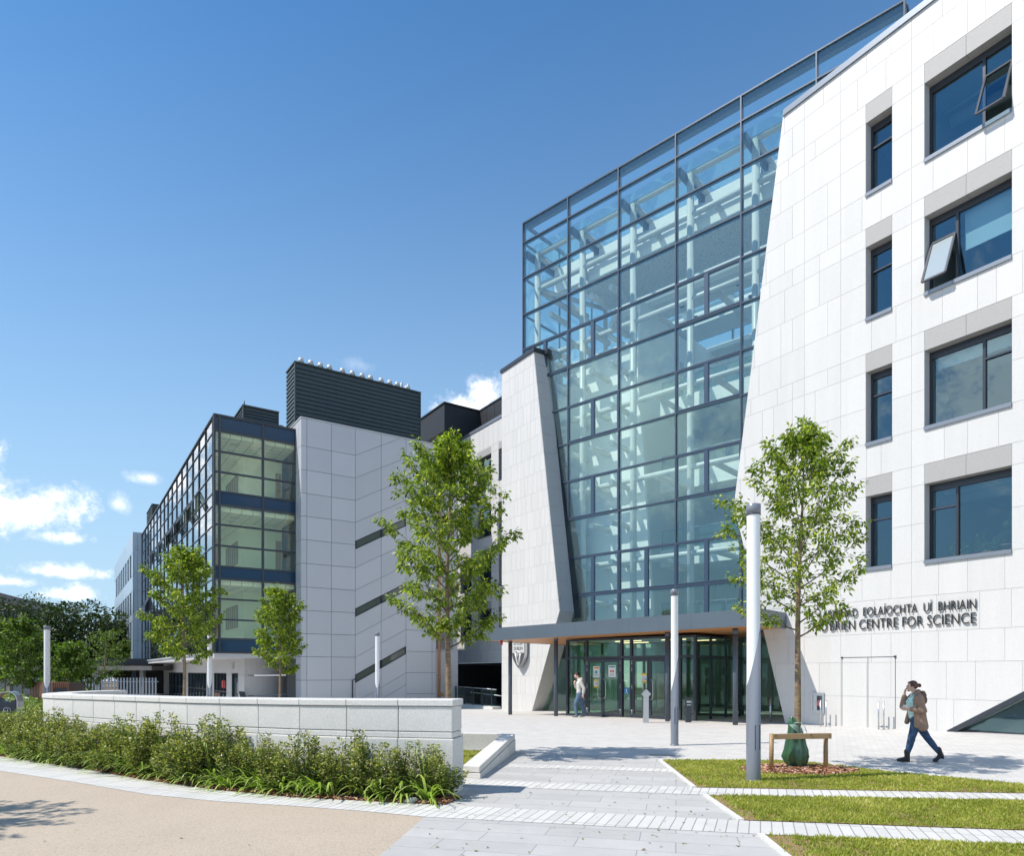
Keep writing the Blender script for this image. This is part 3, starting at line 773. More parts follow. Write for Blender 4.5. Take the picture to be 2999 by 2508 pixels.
for s in (1.5, 3.4): mb.tube([EB.p(s, -SD + .05, .8), EB.p(s, -SD + .05, 1.5)], .02, 6)
mb.build('inner_door_screen', M['alu'], lob)

# ---- link wing
zw = 2.45
hw = [(x0, x1, z, z + 2.0) for z in (14.6, 11.1, 7.6, 4.12) for x0, x1 in ((24.74, 26.58), (27.4, 28.98), (23.2, 23.82))]
zsW = [zw, 3.3, 4.12, 5.1, 6.12, 6.6, 7.6, 8.6, 9.6, 10.1, 11.1, 12.1, 13.1, 13.6, 14.6, 15.6, 16.6, 17.1, 18.6]
mb = MB(); clad(mb, WG, zsW, 18.44, 32, [], hw, [], -.4, -.03, 0, rnd, core=True); mb.build('link_wing_core', M['reveal'], sb)
mb = MB(); clad(mb, WG, zsW, 18.44, 32, [], hw, [], -.03, 0, .012, rnd, widths=(.5, .62, .8)); mb.build('link_wing', M['stone'], sb)
mb = MB(); mb.fb(WG, 18.44, 32, -.5, .05, 18.6, 18.8); mb.build('roof_coping', M['alu_l'], sb)
for a, b, z, z1 in hw:
    m_ = MB(); fw = .06; T_ = -.25
    m_.fb(WG, a, b, T_ - .06, T_, z, z + fw); m_.fb(WG, a, b, T_ - .06, T_, z1 - .16, z1); m_.fb(WG, a, a + fw, T_ - .06, T_, z + fw, z1 - .16); m_.fb(WG, b - fw, b, T_ - .06, T_, z + fw, z1 - .16)
    if b - a > 1.2: m_.fb(WG, a + .55, a + .62, T_ - .06, T_ + .01, z + fw, z1 - .16)
    o = m_.build('window', M['alu'], sb)
    g = MB(); gq(WG, a + fw, b - fw, T_ - .03, z + fw, z1 - .16); g.build('pane', M['win_glass'], o)
    sl = MB(); sl.fb(WG, a, b, T_, .05, z - .06, z); sl.build('window_sill', M['alu'], o)
    sl = MB(); sl.fb(WG, a + .004, b - .004, .001, .006, z1 + .002, z1 + .46); sl.build('lintel', M['lintel'], o)
    if z > 14 and b - a > 1.2:                     # sash pushed open
        pa = WG.p(a + .08, T_ + .03, z1 - .6); pb = WG.p(a + .55, T_ + .03, z1 - .6); dn = WG.n * .42 + Vector((0, 0, -.9)); pc = pb + dn * 1.5; pd = pa + dn * 1.5
        s_ = MB()
        for x, y in ((pa, pb), (pb, pc), (pc, pd), (pd, pa)): s_.bar(x, y, .06, .05, up=WG.d.cross(dn))
        s_.build('open_sash', M['alu'], o); g2 = MB(); g2.face([pa, pb, pc, pd]); g2.build('sash_glass', M['win_glass'], o)
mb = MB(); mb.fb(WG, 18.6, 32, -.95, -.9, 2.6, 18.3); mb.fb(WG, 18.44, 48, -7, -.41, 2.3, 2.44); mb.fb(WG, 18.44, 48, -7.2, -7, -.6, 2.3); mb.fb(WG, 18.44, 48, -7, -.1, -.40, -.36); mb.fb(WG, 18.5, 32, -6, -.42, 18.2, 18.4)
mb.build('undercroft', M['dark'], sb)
mb = MB()
for a in (24.0, 27.4): mb.fb(WG, a, a + .7, -6.9, -6.86, 1.0, 1.05)
for a in (25.2, 27): mb.fb(WG, a, a + .03, -6.9, -6.86, -.4, 1.6)
mb.build('undercroft_door_trim', M['galv'], sb)
# black roof screens
mb = MB()
for k in range(5): mb.fb(WG, 23.0 + k * 1.03, 23.0 + (k + 1) * 1.03 - .03, -1.2, -1.1, 18.4, 20.7, rnd.random())
mb.fb(WG, 19, 23.0, -1.2, -1.1, 18.4, 20.7)
mb.fb(WG, 18.5, 28.15, -1.25, -1.2, 18.4, 20.6)

mb.fb(WG, 28.16, 33, -1.2, 1.75, 18.81, 20.68)
mb.fb(WG, 18.5, 33.1, -1.3, -1.05, 20.7, 20.8); mb.fb(WG, 28.08, 33.1, -1.04, 1.82, 20.7, 20.8)
mb.build('roof_screen', M['mesh_scr'], sb)

# ---- raised letters and crest
def text_mesh(body, size, extrude, align='LEFT'):
    cu = bpy.data.curves.new('t', 'FONT'); cu.body = body; cu.size = size; cu.extrude = extrude; cu.align_x = align; cu.resolution_u = 4; cu.offset = -.012
    o = bpy.data.objects.new('t', cu); COL.objects.link(o)
    bpy.context.view_layer.update()
    me = bpy.data.meshes.new_from_object(o.evaluated_get(bpy.context.evaluated_depsgraph_get()))
    bpy.data.objects.remove(o); bpy.data.curves.remove(cu)
    return me
def put_text(name, body, F, s0, s1, z, h, t, depth, mat, parent, space=1.0, mat2=None):
    # letters read left to right as seen from in front: s decreases to the viewer's right
    me = text_mesh(body, 1.0, .5)
    xs = [v.co.x for v in me.vertices]; ref = text_mesh('H', 1.0, .5); hh = max(v.co.y for v in ref.vertices); bpy.data.meshes.remove(ref)
    x0, x1 = min(xs), max(xs)
    for v in me.vertices:
        a = s0 + (s1 - s0) * (v.co.x - x0) / (x1 - x0)
        v.co = F.p(a, t + (v.co.z + .5) * depth, z + v.co.y / hh * h)
    me.materials.append(mat)
    if mat2: me.materials.append(mat2)
    me.update()
    fn = F.n
    for p in me.polygons:
        if mat2 and abs(p.normal.dot(fn)) < .8: p.material_index = 1
    me.name = name
    o = bpy.data.objects.new(name, me); COL.objects.link(o); o.parent = parent; o.location = -parent_world(parent)
    return o
def put_words(body, s0, s1, z, h):
    full = put_text('raised_word', body, TW, s0, s1, z, h, .02, .035, M['letter'], sb, mat2=M['letter_side'])
    ref = text_mesh(body, 1.0, .5); xs_ = [v.co.x for v in ref.vertices]; x0, x1 = min(xs_), max(xs_); bpy.data.meshes.remove(ref)
    cuts = []; parts = body.split(' '); pre = ''
    for w_ in [q for q in parts]:
        pre = (pre + ' ' + w_) if pre or w_ != parts[0] else w_
        if not w_: continue
        r_ = text_mesh(pre.strip() if False else pre, 1.0, .5); cuts.append(s0 + (s1 - s0) * (max(v.co.x for v in r_.vertices) - x0) / (x1 - x0)); bpy.data.meshes.remove(r_)
    prev = s0 + 1
    for i, c in enumerate(cuts):
        me = full.data.copy(); bm = bmesh.new(); bm.from_mesh(me); kill = []
        for f_ in bm.faces:
            q = (f_.calc_center_median() - TW.o).dot(TW.d)
            if not (c - .02 <= q < prev): kill.append(f_)
        bmesh.ops.delete(bm, geom=kill, context='FACES'); bm.to_mesh(me); bm.free()
        o = bpy.data.objects.new('raised_word', me); COL.objects.link(o); o.parent = sb; o.location = full.location; prev = c - .02
    bpy.data.objects.remove(full)
put_words("L\u00c1RIONAD  EOLA\u00cdOCHTA  U\u00cd  BHRIAIN", -1.19, -5.83, 3.585, .265)
put_words("O'BRIEN CENTRE FOR SCIENCE", -1.22, -5.82, 3.18, .30)
# crest on the left tower
cs0 = su(TW, 1512); cs1 = su(TW, 1549); cc = (cs0 + cs1) / 2; hwid = abs(cs0 - cs1) / 2
def shield(k, zt=3.95, zb=2.02):
    pts = [(cc + hwid * k, zt), (cc - hwid * k, zt)]
    for i in range(0, 13):
        a = i / 12; pts.append((cc - hwid * k * (1 - a ** 1.9), 2.85 - (2.85 - zb) * a))
    for i in range(12, -1, -1):
        a = i / 12; pts.append((cc + hwid * k * (1 - a ** 1.9), 2.85 - (2.85 - zb) * a))
    out = []
    for p in pts:
        if not out or abs(p[0] - out[-1][0]) + abs(p[1] - out[-1][1]) > 1e-4: out.append(p)
    return out
mb = MB(); mb.poly(TW, shield(1.0)[::-1], .10, .28); cr = mb.build('crest', M['steel'], sb)
M['crest_l'] = pmat('pale_crest_face', (.62, .62, .60), .4, metal=.2); M['crest_d'] = pmat('dark_crest_face', (.10, .10, .105), .35, metal=.3)
up = [p for p in shield(.93, 3.9, 2.08)]
mb = MB(); mb.poly(TW, clip(up, (0, -1, -2.86))[::-1], .28, .284); mb.build('crest_face', M['crest_l'], cr)
mb = MB(); mb.poly(TW, clip(up, (0, 1, 2.85))[::-1], .28, .284); mb.build('crest_face', M['crest_d'], cr)
put_text('crest_letters', 'UCD', TW, cc + hwid * .72, cc - hwid * .72, 3.30, .34, .285, .01, M['letter'], cr)
put_text('crest_letters', 'DUBLIN', TW, cc + hwid * .68, cc - hwid * .68, 3.02, .17, .285, .01, M['letter'], cr)
mb = MB()                                          # harp
P_ = lambda a, z_: TW.p(cc - a * hwid, .30, z_)
mb.tube([P_(-.42, 2.88), P_(-.30, 2.6), P_(-.05, 2.25), P_(.12, 2.16)], [.05, .045, .04, .03], 6)
mb.tube([P_(.12, 2.16), P_(.30, 2.5), P_(.42, 2.83)], [.05, .07, .04], 6)
mb.tube([P_(-.42, 2.90), P_(-.2, 2.98), P_(0, 2.90), P_(.2, 2.86), P_(.42, 2.88)], [.05, .04, .035, .035, .04], 6)
for k in range(5):
    a = -.28 + k * .13; mb.tube([P_(a, 2.88), P_(a + .12 - k * .01, 2.36 + k * .07)], .012, 4)
mb.build('harp_emblem', M['crest_l'], cr)
# dry riser cabinet
mb = MB()
for q in ((-1.34, -1.28, .46, 1.14), (-.93, -.87, .46, 1.14), (-1.28, -.93, .46, .52), (-1.28, -.93, 1.08, 1.14)): mb.fb(TW, q[0], q[1], .0, .045, q[2], q[3])
mb.fb(TW, -1.28, -.93, .0, .02, .52, 1.08)
mb.fb(TW, -1.04, -1.02, .02, .035, .78, .84)
rc = mb.build('riser_cabinet', M['steel'], sb)
mb = MB(); mb.fb(TW, -1.25, -1.08, .02, .03, .56, 1.04); mb.build('cabinet_glass', M['alu'], rc)
mb = MB(); mb.fb(TW, -1.245, -1.09, .03, .034, .69, .89); mb.build('riser_sign', pmat('red_sign', (.62, .03, .04), .4), rc)
for i, tx in enumerate(('DRY', 'RISER', 'INLET')):
    put_text('sign_text', tx, TW, -1.10 if i != 0 else -1.12, -1.235 if i != 0 else -1.215, .835 - i * .055, .038, .0345, .002, M['paper'], rc)
# flush service door in the stone wall
mb = MB(); mb.fb(TW, -3.63, -1.94, .0005, .004, 2.285, 2.305)
for s in (-1.94, -2.79, -3.63): mb.fb(TW, s - .008, s + .008, .0005, .004, 0, 2.285)
mb.fb(TW, -1.97, -1.92, .0, .03, 2.27, 2.32); mb.fb(TW, -3.66, -3.60, .0, .03, 2.27, 2.33)
mb.build('service_door_seam', M['alu'], sb)
# ================================================================ the laboratory building
lab = thing('laboratory_building', 'grey panelled laboratory building with mirrored glass side and slanting strip windows', 'building', (-16.05, 36.8, -.3))
rnd = random.Random(11)
LM = [0, .48, 2.7, 4.95, 7.25, 9.6, 11.9, 14.35, 16.75, 19.1, 21.4, 23.8, 26.25, 28.7, 31.1, 33.5, 36.0, 39.2]
LZ = [15.7, 14.9, 13.78, 12.67, 11.61, 10.91, 9.82, 8.68, 7.56, 6.89, 5.79, 4.67, 3.62, 2.88]
fr = MB()
for s in LM[1:]: fr.fb(LG, s - .02, s + .02, -.15, .03, 2.85, 15.7)
for z in LZ: fr.fb(LG, 0, 39.2, -.14, .012, z - .02, z + .02)
fr.fb(LG, -.06, .06, -.06, .06, 2.85, 15.75)
for s in (.27, 2.54, 4.36): fr.fb(LE, s - .055, s + .055, -.15, .03, 2.85, 15.7)
for z in LZ: fr.fb(LE, .06, 4.36, -.14, .025, z - .045, z + .045)
fr.fb(LE, .0, 4.42, -.3, .05, 15.7, 15.78); fr.fb(LG, .0, 39.2, -.3, .05, 15.701, 15.775)
fr.build('curtain_wall_frame', M['alu'], lab)
opens = {(3, 3), (4, 3), (5, 3), (6, 3), (7, 3), (8, 3), (9, 3), (11, 3), (13, 3), (3, 7), (2, 7), (14, 7), (15, 7), (6, 11), (9, 11)}
bays = list(zip(LM[:-1], LM[1:]))
g = MB()
for bi, (a, b) in enumerate(bays):
    for r in range(13):
        z1, z0 = LZ[r], LZ[r + 1]
        if (bi, r) in opens: continue
        j = [rnd.uniform(-.0025, .0025) for _ in range(4)]   # panes never sit perfectly flat
        g.face([LG.p(a, -.03 + j[0], z0), LG.p(b, -.03 + j[1], z0), LG.p(b, -.03 + j[2], z1), LG.p(a, -.03 + j[3], z1)])
g.build('mirror_glazing', M['lab_glass'], lab)
for bi, r in sorted(opens):
    a, b = bays[bi]; z1, z0 = LZ[r] - .05, LZ[r + 1] + .05; a += .06; b -= .06
    m_ = (a + b) / 2
    a2, b2 = (a, m_ - .02) if bi % 2 else (m_ + .02, b)
    pa = LG.p(a2, .05, z1); pb = LG.p(b2, .05, z1); an = R(26); dn = LG.n * math.sin(an) + Vector((0, 0, -math.cos(an))); h = z1 - z0
    s_ = MB()
    for x, y in ((pa, pb), (pb, pb + dn * h), (pb + dn * h, pa + dn * h), (pa + dn * h, pa)): s_.bar(x, y, .07, .06, up=LG.d.cross(dn))
    o = s_.build('open_sash', M['alu_l'], lab)
    q = MB(); q.face([pa, pb, pb + dn * h, pa + dn * h]); q.build('sash_glass', M['lab_glass'], o)
    q = MB(); q.fb(LG, m_ - .02, m_ + .02, -.05, .02, z0, z1)
    c_, d_ = (m_ + .02, b) if bi % 2 else (a, m_ - .02)
    q.build('sash_post', M['alu'], o)
    q = MB(); q.face([LG.p(c_, -.03, z0), LG.p(d_, -.03, z0), LG.p(d_, -.03, z1), LG.p(c_, -.03, z1)]); q.build('fixed_pane', M['lab_glass'], o)
# end glazing
for a, b in ((.06, .27), (.27, 2.54), (2.54, 4.36)):
    for r in range(13):
        z1, z0 = LZ[r], LZ[r + 1]
        q = MB()
        if r in (0, 4, 8, 12):
            q.fb(LE, a, b, -.06, -.03, z0, z1); q.build('spandrel', M['spandrel'], lab)
        else:
            jj = [rnd.uniform(-.012, .012) for _ in range(4)]
            q.face([LE.p(a, -.03 + jj[0], z0), LE.p(b, -.03 + jj[1], z0), LE.p(b, -.03 + jj[2], z1), LE.p(a, -.03 + jj[3], z1)]); q.build('glass_panel', M['end_glass'], lab)
# rooms behind the corner
mb = MB(); mc = MB(); mf = MB()
M['mint'] = pmat('pale_green_wall', (.86, .92, .74), .8)
def tile_mat():
    m = bpy.data.materials.new('ceiling_tiles'); m.use_nodes = True
    t = NT(m.node_tree); b = t.n['Principled BSDF']; b.inputs['Roughness'].default_value = .9
    gg = t.add('ShaderNodeNewGeometry'); mp = t.add('ShaderNodeMapping', Vector=gg.outputs['Position']); mp.inputs['Rotation'].default_value = (0, 0, R(-33.5))
    br = t.add('ShaderNodeTexBrick', Vector=mp.outputs[0], Color1=(.86, .89, .76, 1), Color2=(.88, .90, .78, 1), Mortar=(.42, .45, .38, 1), Scale=1.0)
    br.offset = 0; br.inputs['Mortar Size'].default_value = .02; br.inputs['Brick Width'].default_value = .6; br.inputs['Row Height'].default_value = .6
    t.l.new(br.outputs[0], b.inputs['Base Color']); return m
M['tile'] = tile_mat()
M['oak'] = pmat('oak_joinery', (.42, .27, .12), .5)
for k, (zf, zc) in enumerate(((3.7, 6.6), (7.6, 10.6), (11.7, 14.7))):
    mc.fb(LE, .15, 8.0, -11, -.3, zc, zc + .25)
    mf.fb(LE, .15, 8.0, -11, -.3, zf - .3, zf)
    mb.fb(LE, 2.15, 8.0, -3.2, -3.05, zf, zc); mb.fb(LE, 2.15, 2.3, -11, -3.2, zf, zc)
    mb.fb(LE, .1, 8, -11.2, -11, zf, zc)
    w_ = MB()
    for d in (4.6, 5.25, 5.9, 6.55, 7.2, 7.85): w_.fb(LE, 2.08, 2.149, -d - .05, -d + .05, zf + .9, zf + 2.15)
    w_.fb(LE, 2.08, 2.149, -7.9, -4.55, zf + 2.15, zf + 2.23); w_.fb(LE, 2.08, 2.149, -7.9, -4.55, zf + .85, zf + .9)
    w_.build('interior_screen', M['oak'], lab)
    w_ = MB(); w_.fb(LE, 2.11, 2.148, -7.85, -4.6, zf + .9, zf + 2.15); w_.build('interior_window', M['room'], lab)
    w_ = MB(); w_.fb(LE, 4.0, 4.3, -3.05, -2.98, zf, zf + 2.2); w_.fb(LE, .35, .6, -1.6, -1.5, zf, zf + 1.5 * (k < 2) + .25); w_.build('oak_post', M['oak'], lab)
    w_ = MB(); w_.fb(LE, 1.1, 1.55, -1.6, -1.1, zc - .03, zc - .004); w_.fb(LE, 1.2, 1.5, -3.0, -2.6, zc - .03, zc - .004); w_.build('ceiling_fitting', M['steel_w'], lab)
mb.build('room_walls', M['mint'], lab); mc.build('room_ceiling', M['tile'], lab); mf.build('room_floor', M['roomfl'], lab)
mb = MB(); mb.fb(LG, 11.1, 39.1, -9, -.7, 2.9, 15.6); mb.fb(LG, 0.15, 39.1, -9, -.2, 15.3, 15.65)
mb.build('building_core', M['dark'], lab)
mb = MB(); mb.fb(LG, .02, 39.2, -9, .0, 2.60, 2.84); mb.build('underside', M['soffit_panel'], lab)
mb = MB(); mb.fb(LG, .3, 39.2, .03, .10, 2.84, 2.93); mb.build('drip_rail', M['galv'], lab)
# roof upstand and small plant screen, cowl, floodlight
mb = MB(); mb.fb(LE, .9, 4.6, -1.65, -1.5, 15.78, 16.3, .5); mb.fb(LE, .9, 1.05, -10, -1.65, 15.78, 16.3); mb.build('roof_upstand', M['panel'], lab)
def louvres(name, F, s0, s1, depth, z0, z1, step, par):
    m_ = MB()
    n = int((z1 - z0) / step)
    for i in range(n):
        z = z0 + i * step
        P = [F.p(s0, .0, z), F.p(s0, -.08, z), F.p(s1, -.08, z), F.p(s1, .0, z), F.p(s0, -.05, z + step * .85), F.p(s0, -.09, z + step * .85), F.p(s1, -.09, z + step * .85), F.p(s1, -.05, z + step * .85)]
        m_.hexa([P[0], P[3], P[2], P[1], P[4], P[7], P[6], P[5]])
        Q = [F.p(s0, -.0, z), F.p(s0 + .08, -.0, z), F.p(s0 + .08, -depth, z), F.p(s0, -depth, z), F.p(s0 + .05, -.0, z + step * .85), F.p(s0 + .09, 0, z + step * .85), F.p(s0 + .09, -depth, z + step * .85), F.p(s0 + .05, -depth, z + step * .85)]
        m_.hexa(Q)
        m_.fb(F, s1 - .08, s1, -depth, 0, z, z + step * .8)
    m_.fb(F, s0 + .1, s1 - .1, -depth, -.1, z0, z1 - .02)
    for a in (s0, s1 - .06): m_.fb(F, a, a + .06, -.05, .03, z0, z1)
    m_.fb(F, s0 - .02, s1 + .02, -depth, .04, z1 - .03, z1 + .04)
    return m_.build(name, M['louvre'], par)
def cowl(F, s, t, z, r=.22, h=.5, par=None):
    m_ = MB(); b = F.p(s, t, z)
    m_.tube([b, b + Vector((0, 0, h * .45)), b + Vector((0, 0, h * .5)), b + Vector((0, 0, h))], [r, r * .8, r * 1.15, r * .75], 14)
    return m_.build('roof_cowl', M['galv'], par)
louvres('plant_screen', LE.sub(0, -1.9), 1.86, 3.9, 6.0, 15.8, 17.25, .17, lab)
cowl(LE, 4.15, -2.4, 15.8, .2, .85, lab)
mb = MB(); b = LE.p(1.95, -1.9, 17.3); mb.tube([b, b + Vector((0, 0, .25))], .03, 6)
F_ = Frame(b + LE.n * .05, LE.d, LE.n); mb.hexa([F_.p(-.2, 0, .2), F_.p(.12, 0, .15), F_.p(.12, .14, .15), F_.p(-.2, .14, .2), F_.p(-.32, -.1, .72), F_.p(0, -.1, .68), F_.p(0, .04, .68), F_.p(-.32, .04, .72)])
mb.build('floodlight', M['alu'], lab)
louvres('plant_screen', LE.sub(0, -34), -.3 - .5 + 1.2, 6.5, 5.0, 15.8, 17.9, .2, lab)
# big plant screen behind the panelled end
louvres('plant_screen', LP.sub(0, -3.0), .485, 8.85, 1.9, 15.6, 20.52, .255, lab)
ps = LP.sub(0, -3.0)
for s in (.95, 1.55, 2.15, 2.72, 3.55, 4.2, 4.85, 5.42, 6.15, 6.75, 7.28): cowl(ps, s, -.3, 20.45, .17, .5, lab)
cowl(ps, 8.0, -.3, 20.45, .2, .4, lab)
for s in (7.78, 8.25):
    m_ = MB(); b = ps.p(s, -.7, 20.5); m_.tube([b, b + Vector((0, 0, .62)), b + Vector((0, 0, .72))], [.09, .09, .03], 10); m_.build('flue_pipe', M['galv'], lab)

# panelled end
ROWS = [16.1, 14.54, 13.21, 11.89, 10.6, 9.28, 7.94, 6.61, 5.29, 3.98, 2.68, 1.35, .02, -.7]
cols = [0, .32, 1.73, 3.16]
g_ = .011
mb = MB()
for c in range(3):
    for r in range(len(ROWS) - 1):
        mb.fb(LP, cols[c] + g_, cols[c + 1] - g_, -.04, 0, ROWS[r + 1] + g_, ROWS[r] - g_, rnd.random())
sl = .537
def zj(s, zl): return zl + (s - 3.16) * sl
strips = [(1.42, 'lower'), (5.30, 'mid'), (9.27, 'up')]
for c0, c1 in ((3.16, 4.78), (4.78, 6.4)):
    edges = []
    for zl in [16.1 + 1.3] + ROWS[1:] + [-2.0, -3.3]: edges.append(zl)
    cuts = sorted(set(edges + [q for s_, _ in strips for q in (s_ - .24, s_ + .24)]))
    for za, zb in zip(cuts[:-1], cuts[1:]):
        if any(abs((za + zb) / 2 - s_) < .23 for s_, _ in strips): continue
        if zb - za < .05: continue
        pl = [(c0 + g_, zj(c0, za) + g_), (c1 - g_, zj(c1, za) + g_), (c1 - g_, zj(c1, zb) - g_), (c0 + g_, zj(c0, zb) - g_)]
        pl = clip(clip(pl, (0, 1, 16.09)), (0, -1, .7))
        if pl: mb.poly(LP, pl, -.04, 0, rnd.random())
rr_ = [16.1] + [z for z in [4.40 + 1.31 * k for k in range(8, -4, -1)] if z < 15.7] + [-.7]
for c0, c1 in ((6.4, 8.17), (8.17, 8.48)):
    for za, zb in zip(rr_[:-1], rr_[1:]): mb.fb(LP, c0 + g_, c1 - g_, -.04, 0, zb + g_, za - g_, rnd.random())
# sunlit return towards the glass, and the far return
RT = Frame(LP.p(0, 0, 0), D1, -D2)
for a, b in ((.01, .55), (.55, 1.06)):
    for r in range(len(ROWS) - 1): mb.fb(RT, a + g_, b - g_, -.04, 0, ROWS[r + 1] + g_, ROWS[r] - g_, rnd.random())
mb.fb(RT, 1.06, 6, -.04, 0, 15.0, 16.1)
RR = Frame(LP.p(8.48, 0, 0), D1, D2)
for za, zb in zip(rr_[:-1], rr_[1:]): mb.fb(RR, .02, 1.4, -.04, 0, zb + g_, za - g_, rnd.random()); mb.fb(RR, 1.42, 6, -.04, 0, zb + g_, za - g_, rnd.random())
mb.build('cladding_panels', M['panel'], lab)
mb = MB(); mb.fb(LP, .04, 8.44, -.6, -.05, -.7, 16.05); mb.fb(LP, .04, .6, -6, -.6, 2.9, 16.0); mb.fb(LP, 7.9, 8.43, -6, -.6, -.7, 16.05); mb.fb(LP, .04, 8.44, -6, -.6, 15.2, 15.5); mb.build('panel_backing', M['panel_joint'], lab)
mb = MB(); mb.fb(LP, -.03, 8.51, -.3, .03, 16.1, 16.18); mb.fb(LP, -.03, .2, -6, -.3, 16.1, 16.18); mb.build('parapet_trim', M['galv'], lab)
for s_, _ in strips:
    for c0, c1 in ((3.20, 4.74), (4.82, 6.36)):
        mb = MB(); pl = [(c0, zj(c0, s_ - .21)), (c1, zj(c1, s_ - .21)), (c1, zj(c1, s_ + .21)), (c0, zj(c0, s_ + .21))]
        mb.poly(LP, pl, -.045, -.03); o = mb.build('strip_window', M['win_glass'] if False else M['strip_glass'] if 'strip_glass' in M else M.setdefault('strip_glass', pmat('olive_strip_glass', (.10, .12, .10), .06, spec=.8)), lab)
        f_ = MB()
        for (p, q) in ((pl[0], pl[1]), (pl[3], pl[2]), (pl[0], pl[3]), (pl[1], pl[2])): f_.bar(LP.p(p[0], -.01, p[1]), LP.p(q[0], -.01, q[1]), .05, .045, up=LP.n)
        f_.build('strip_frame', M['alu'], o)
# brown downpipe and louvre bay at the right hand end
mb = MB(); b = LP.p(8.62, .12, 0)
mb.tube([(b.x, b.y, .15), (b.x, b.y, 12)], .085, 12)
for z in (1.4, 3.9, 6.4, 8.9): mb.tube([(b.x, b.y, z), (b.x, b.y, z + .12)], .105, 12)
mb.tube([(b.x, b.y, .55), (b.x + .2, b.y, .5), (b.x + .25, b.y, .3)], .06, 8); mb.tube([(b.x - .12, b.y, .35), (b.x + .16, b.y, .35)], .07, 8)
mb.build('downpipe', M['pipe'], lab)
mb = MB()
for k in range(9): mb.fb(LP, 8.75, 9.9, -.5, -.42, 3.3 + k * .115, 3.3 + k * .115 + .08)
mb.build('louvre_vent', M['alu_l'], lab)
mb = MB()
for za, zb in ((16, 14), (13.98, 12), (11.98, 10), (9.98, 8), (7.98, 6.2), (6.18, 4.4), (3.2, 1.6), (1.58, -.6)): mb.fb(LP, 8.50, 10.3, -.56, -.5, zb, za)
mb.fb(LP, 8.7, 10.3, -.9, -.57, -.6, 16)
mb.build('end_bay', M['panel'], lab)
mb = MB(); b0 = LP.p(2.98, .06, 0)
mb.tube([(b0.x, b0.y, -.5), (b0.x, b0.y, 1.3), (b0.x + .12, b0.y + .05, 1.42)], .035, 8); mb.build('cable_conduit', M['alu'], lab)
mb = MB()
for s in (7.15, 7.35): mb.fb(LP, s, s + .14, .0, .07, .12, .26)
mb.tube([LP.p(7.2, .04, .12), LP.p(7.3, .04, -.1), LP.p(8.4, .04, -.12)], .02, 6); mb.build('socket_boxes', M['galv'], lab)

# ground floor set back under the glass
gr = MB(); q = MB()
LR = Frame(LE.p(2.0, -2.1, 0), D1, -D2)           # runs away along the long side
pan = [0, 1.0, 2.9, 5.6, 8.9, 13.5, 16.9, 20.5, 24.5, 29.2]
gr_m = M['soffit_panel']
def seg(a, b, z0, z1, t=0): gr.fb(LR, a + .006, b - .006, -.2, t, z0, z1, rnd.random())
edges = [(su(LR, x), su(LR, y)) for x, y in ((697, 678), (663, 626), (604, 550), (545, 494), (479, 431))]
edges = [tuple(sorted(e)) for e in edges]
cur = 0.0
for a, b in edges:
    for z0, z1 in ((-.6, .52), (.53, 1.62), (1.63, 2.6)): seg(cur, a, z0, z1)
    seg(a, b, 1.75, 2.6); cur = b
for z0, z1 in ((-.6, .52), (.53, 1.62), (1.63, 2.6)): seg(cur, 38, z0, z1)
# drum corner
def arc(cx, cy, r, a0, a1, n, z0, z1, off=0):
    for i in range(n):
        t0 = a0 + (a1 - a0) * i / n; t1 = a0 + (a1 - a0) * (i + 1) / n
        P = [(cx + (r + o) * math.cos(t), cy + (r + o) * math.sin(t)) for t, o in ((t0, -.2), (t0, 0), (t1, 0), (t1, -.2))]
        gr.hexa([(x, y, z0) for x, y in P] + [(x, y, z1) for x, y in P], .5)
c0 = LE.p(2.0, -2.1, 0); c1 = LE.p(4.75, -3.3, 0)
md = (c0 + c1) / 2; chord = c1 - c0; nrm = Vector((chord.y, -chord.x, 0)).normalized()
cen = md - nrm * 2.2; cen = cen if cen.y > md.y else md + nrm * 2.2; r_ = (c0 - cen).length; a0_ = math.atan2((c0 - cen).y, (c0 - cen).x); a1_ = math.atan2((c1 - cen).y, (c1 - cen).x)
for z0, z1 in ((-.6, .42), (.46, 1.60), (1.64, 2.6)): arc(cen.x, cen.y, r_, a0_, a1_, 10, z0, z1)
gr.fb(LE, 4.75, 5.3, -3.5, -3.3, -.6, 2.6); gr.fb(LE, 5.3, 6.5, -3.5, -3.3, 1.75, 2.6); gr.fb(LE, 6.3, 7.5, -3.5, -3.3, -.6, 1.75)
gr.build('ground_floor_walls', M['soffit_panel'], lab)
mb = MB(); arc_ = None
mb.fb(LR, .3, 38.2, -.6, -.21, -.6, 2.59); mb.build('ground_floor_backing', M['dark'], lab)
mb = MB(); mb.fb(LE, 5.32, 6.25, -3.7, -3.45, -.5, 1.74); o = mb.build('side_door', M['alu'], lab)
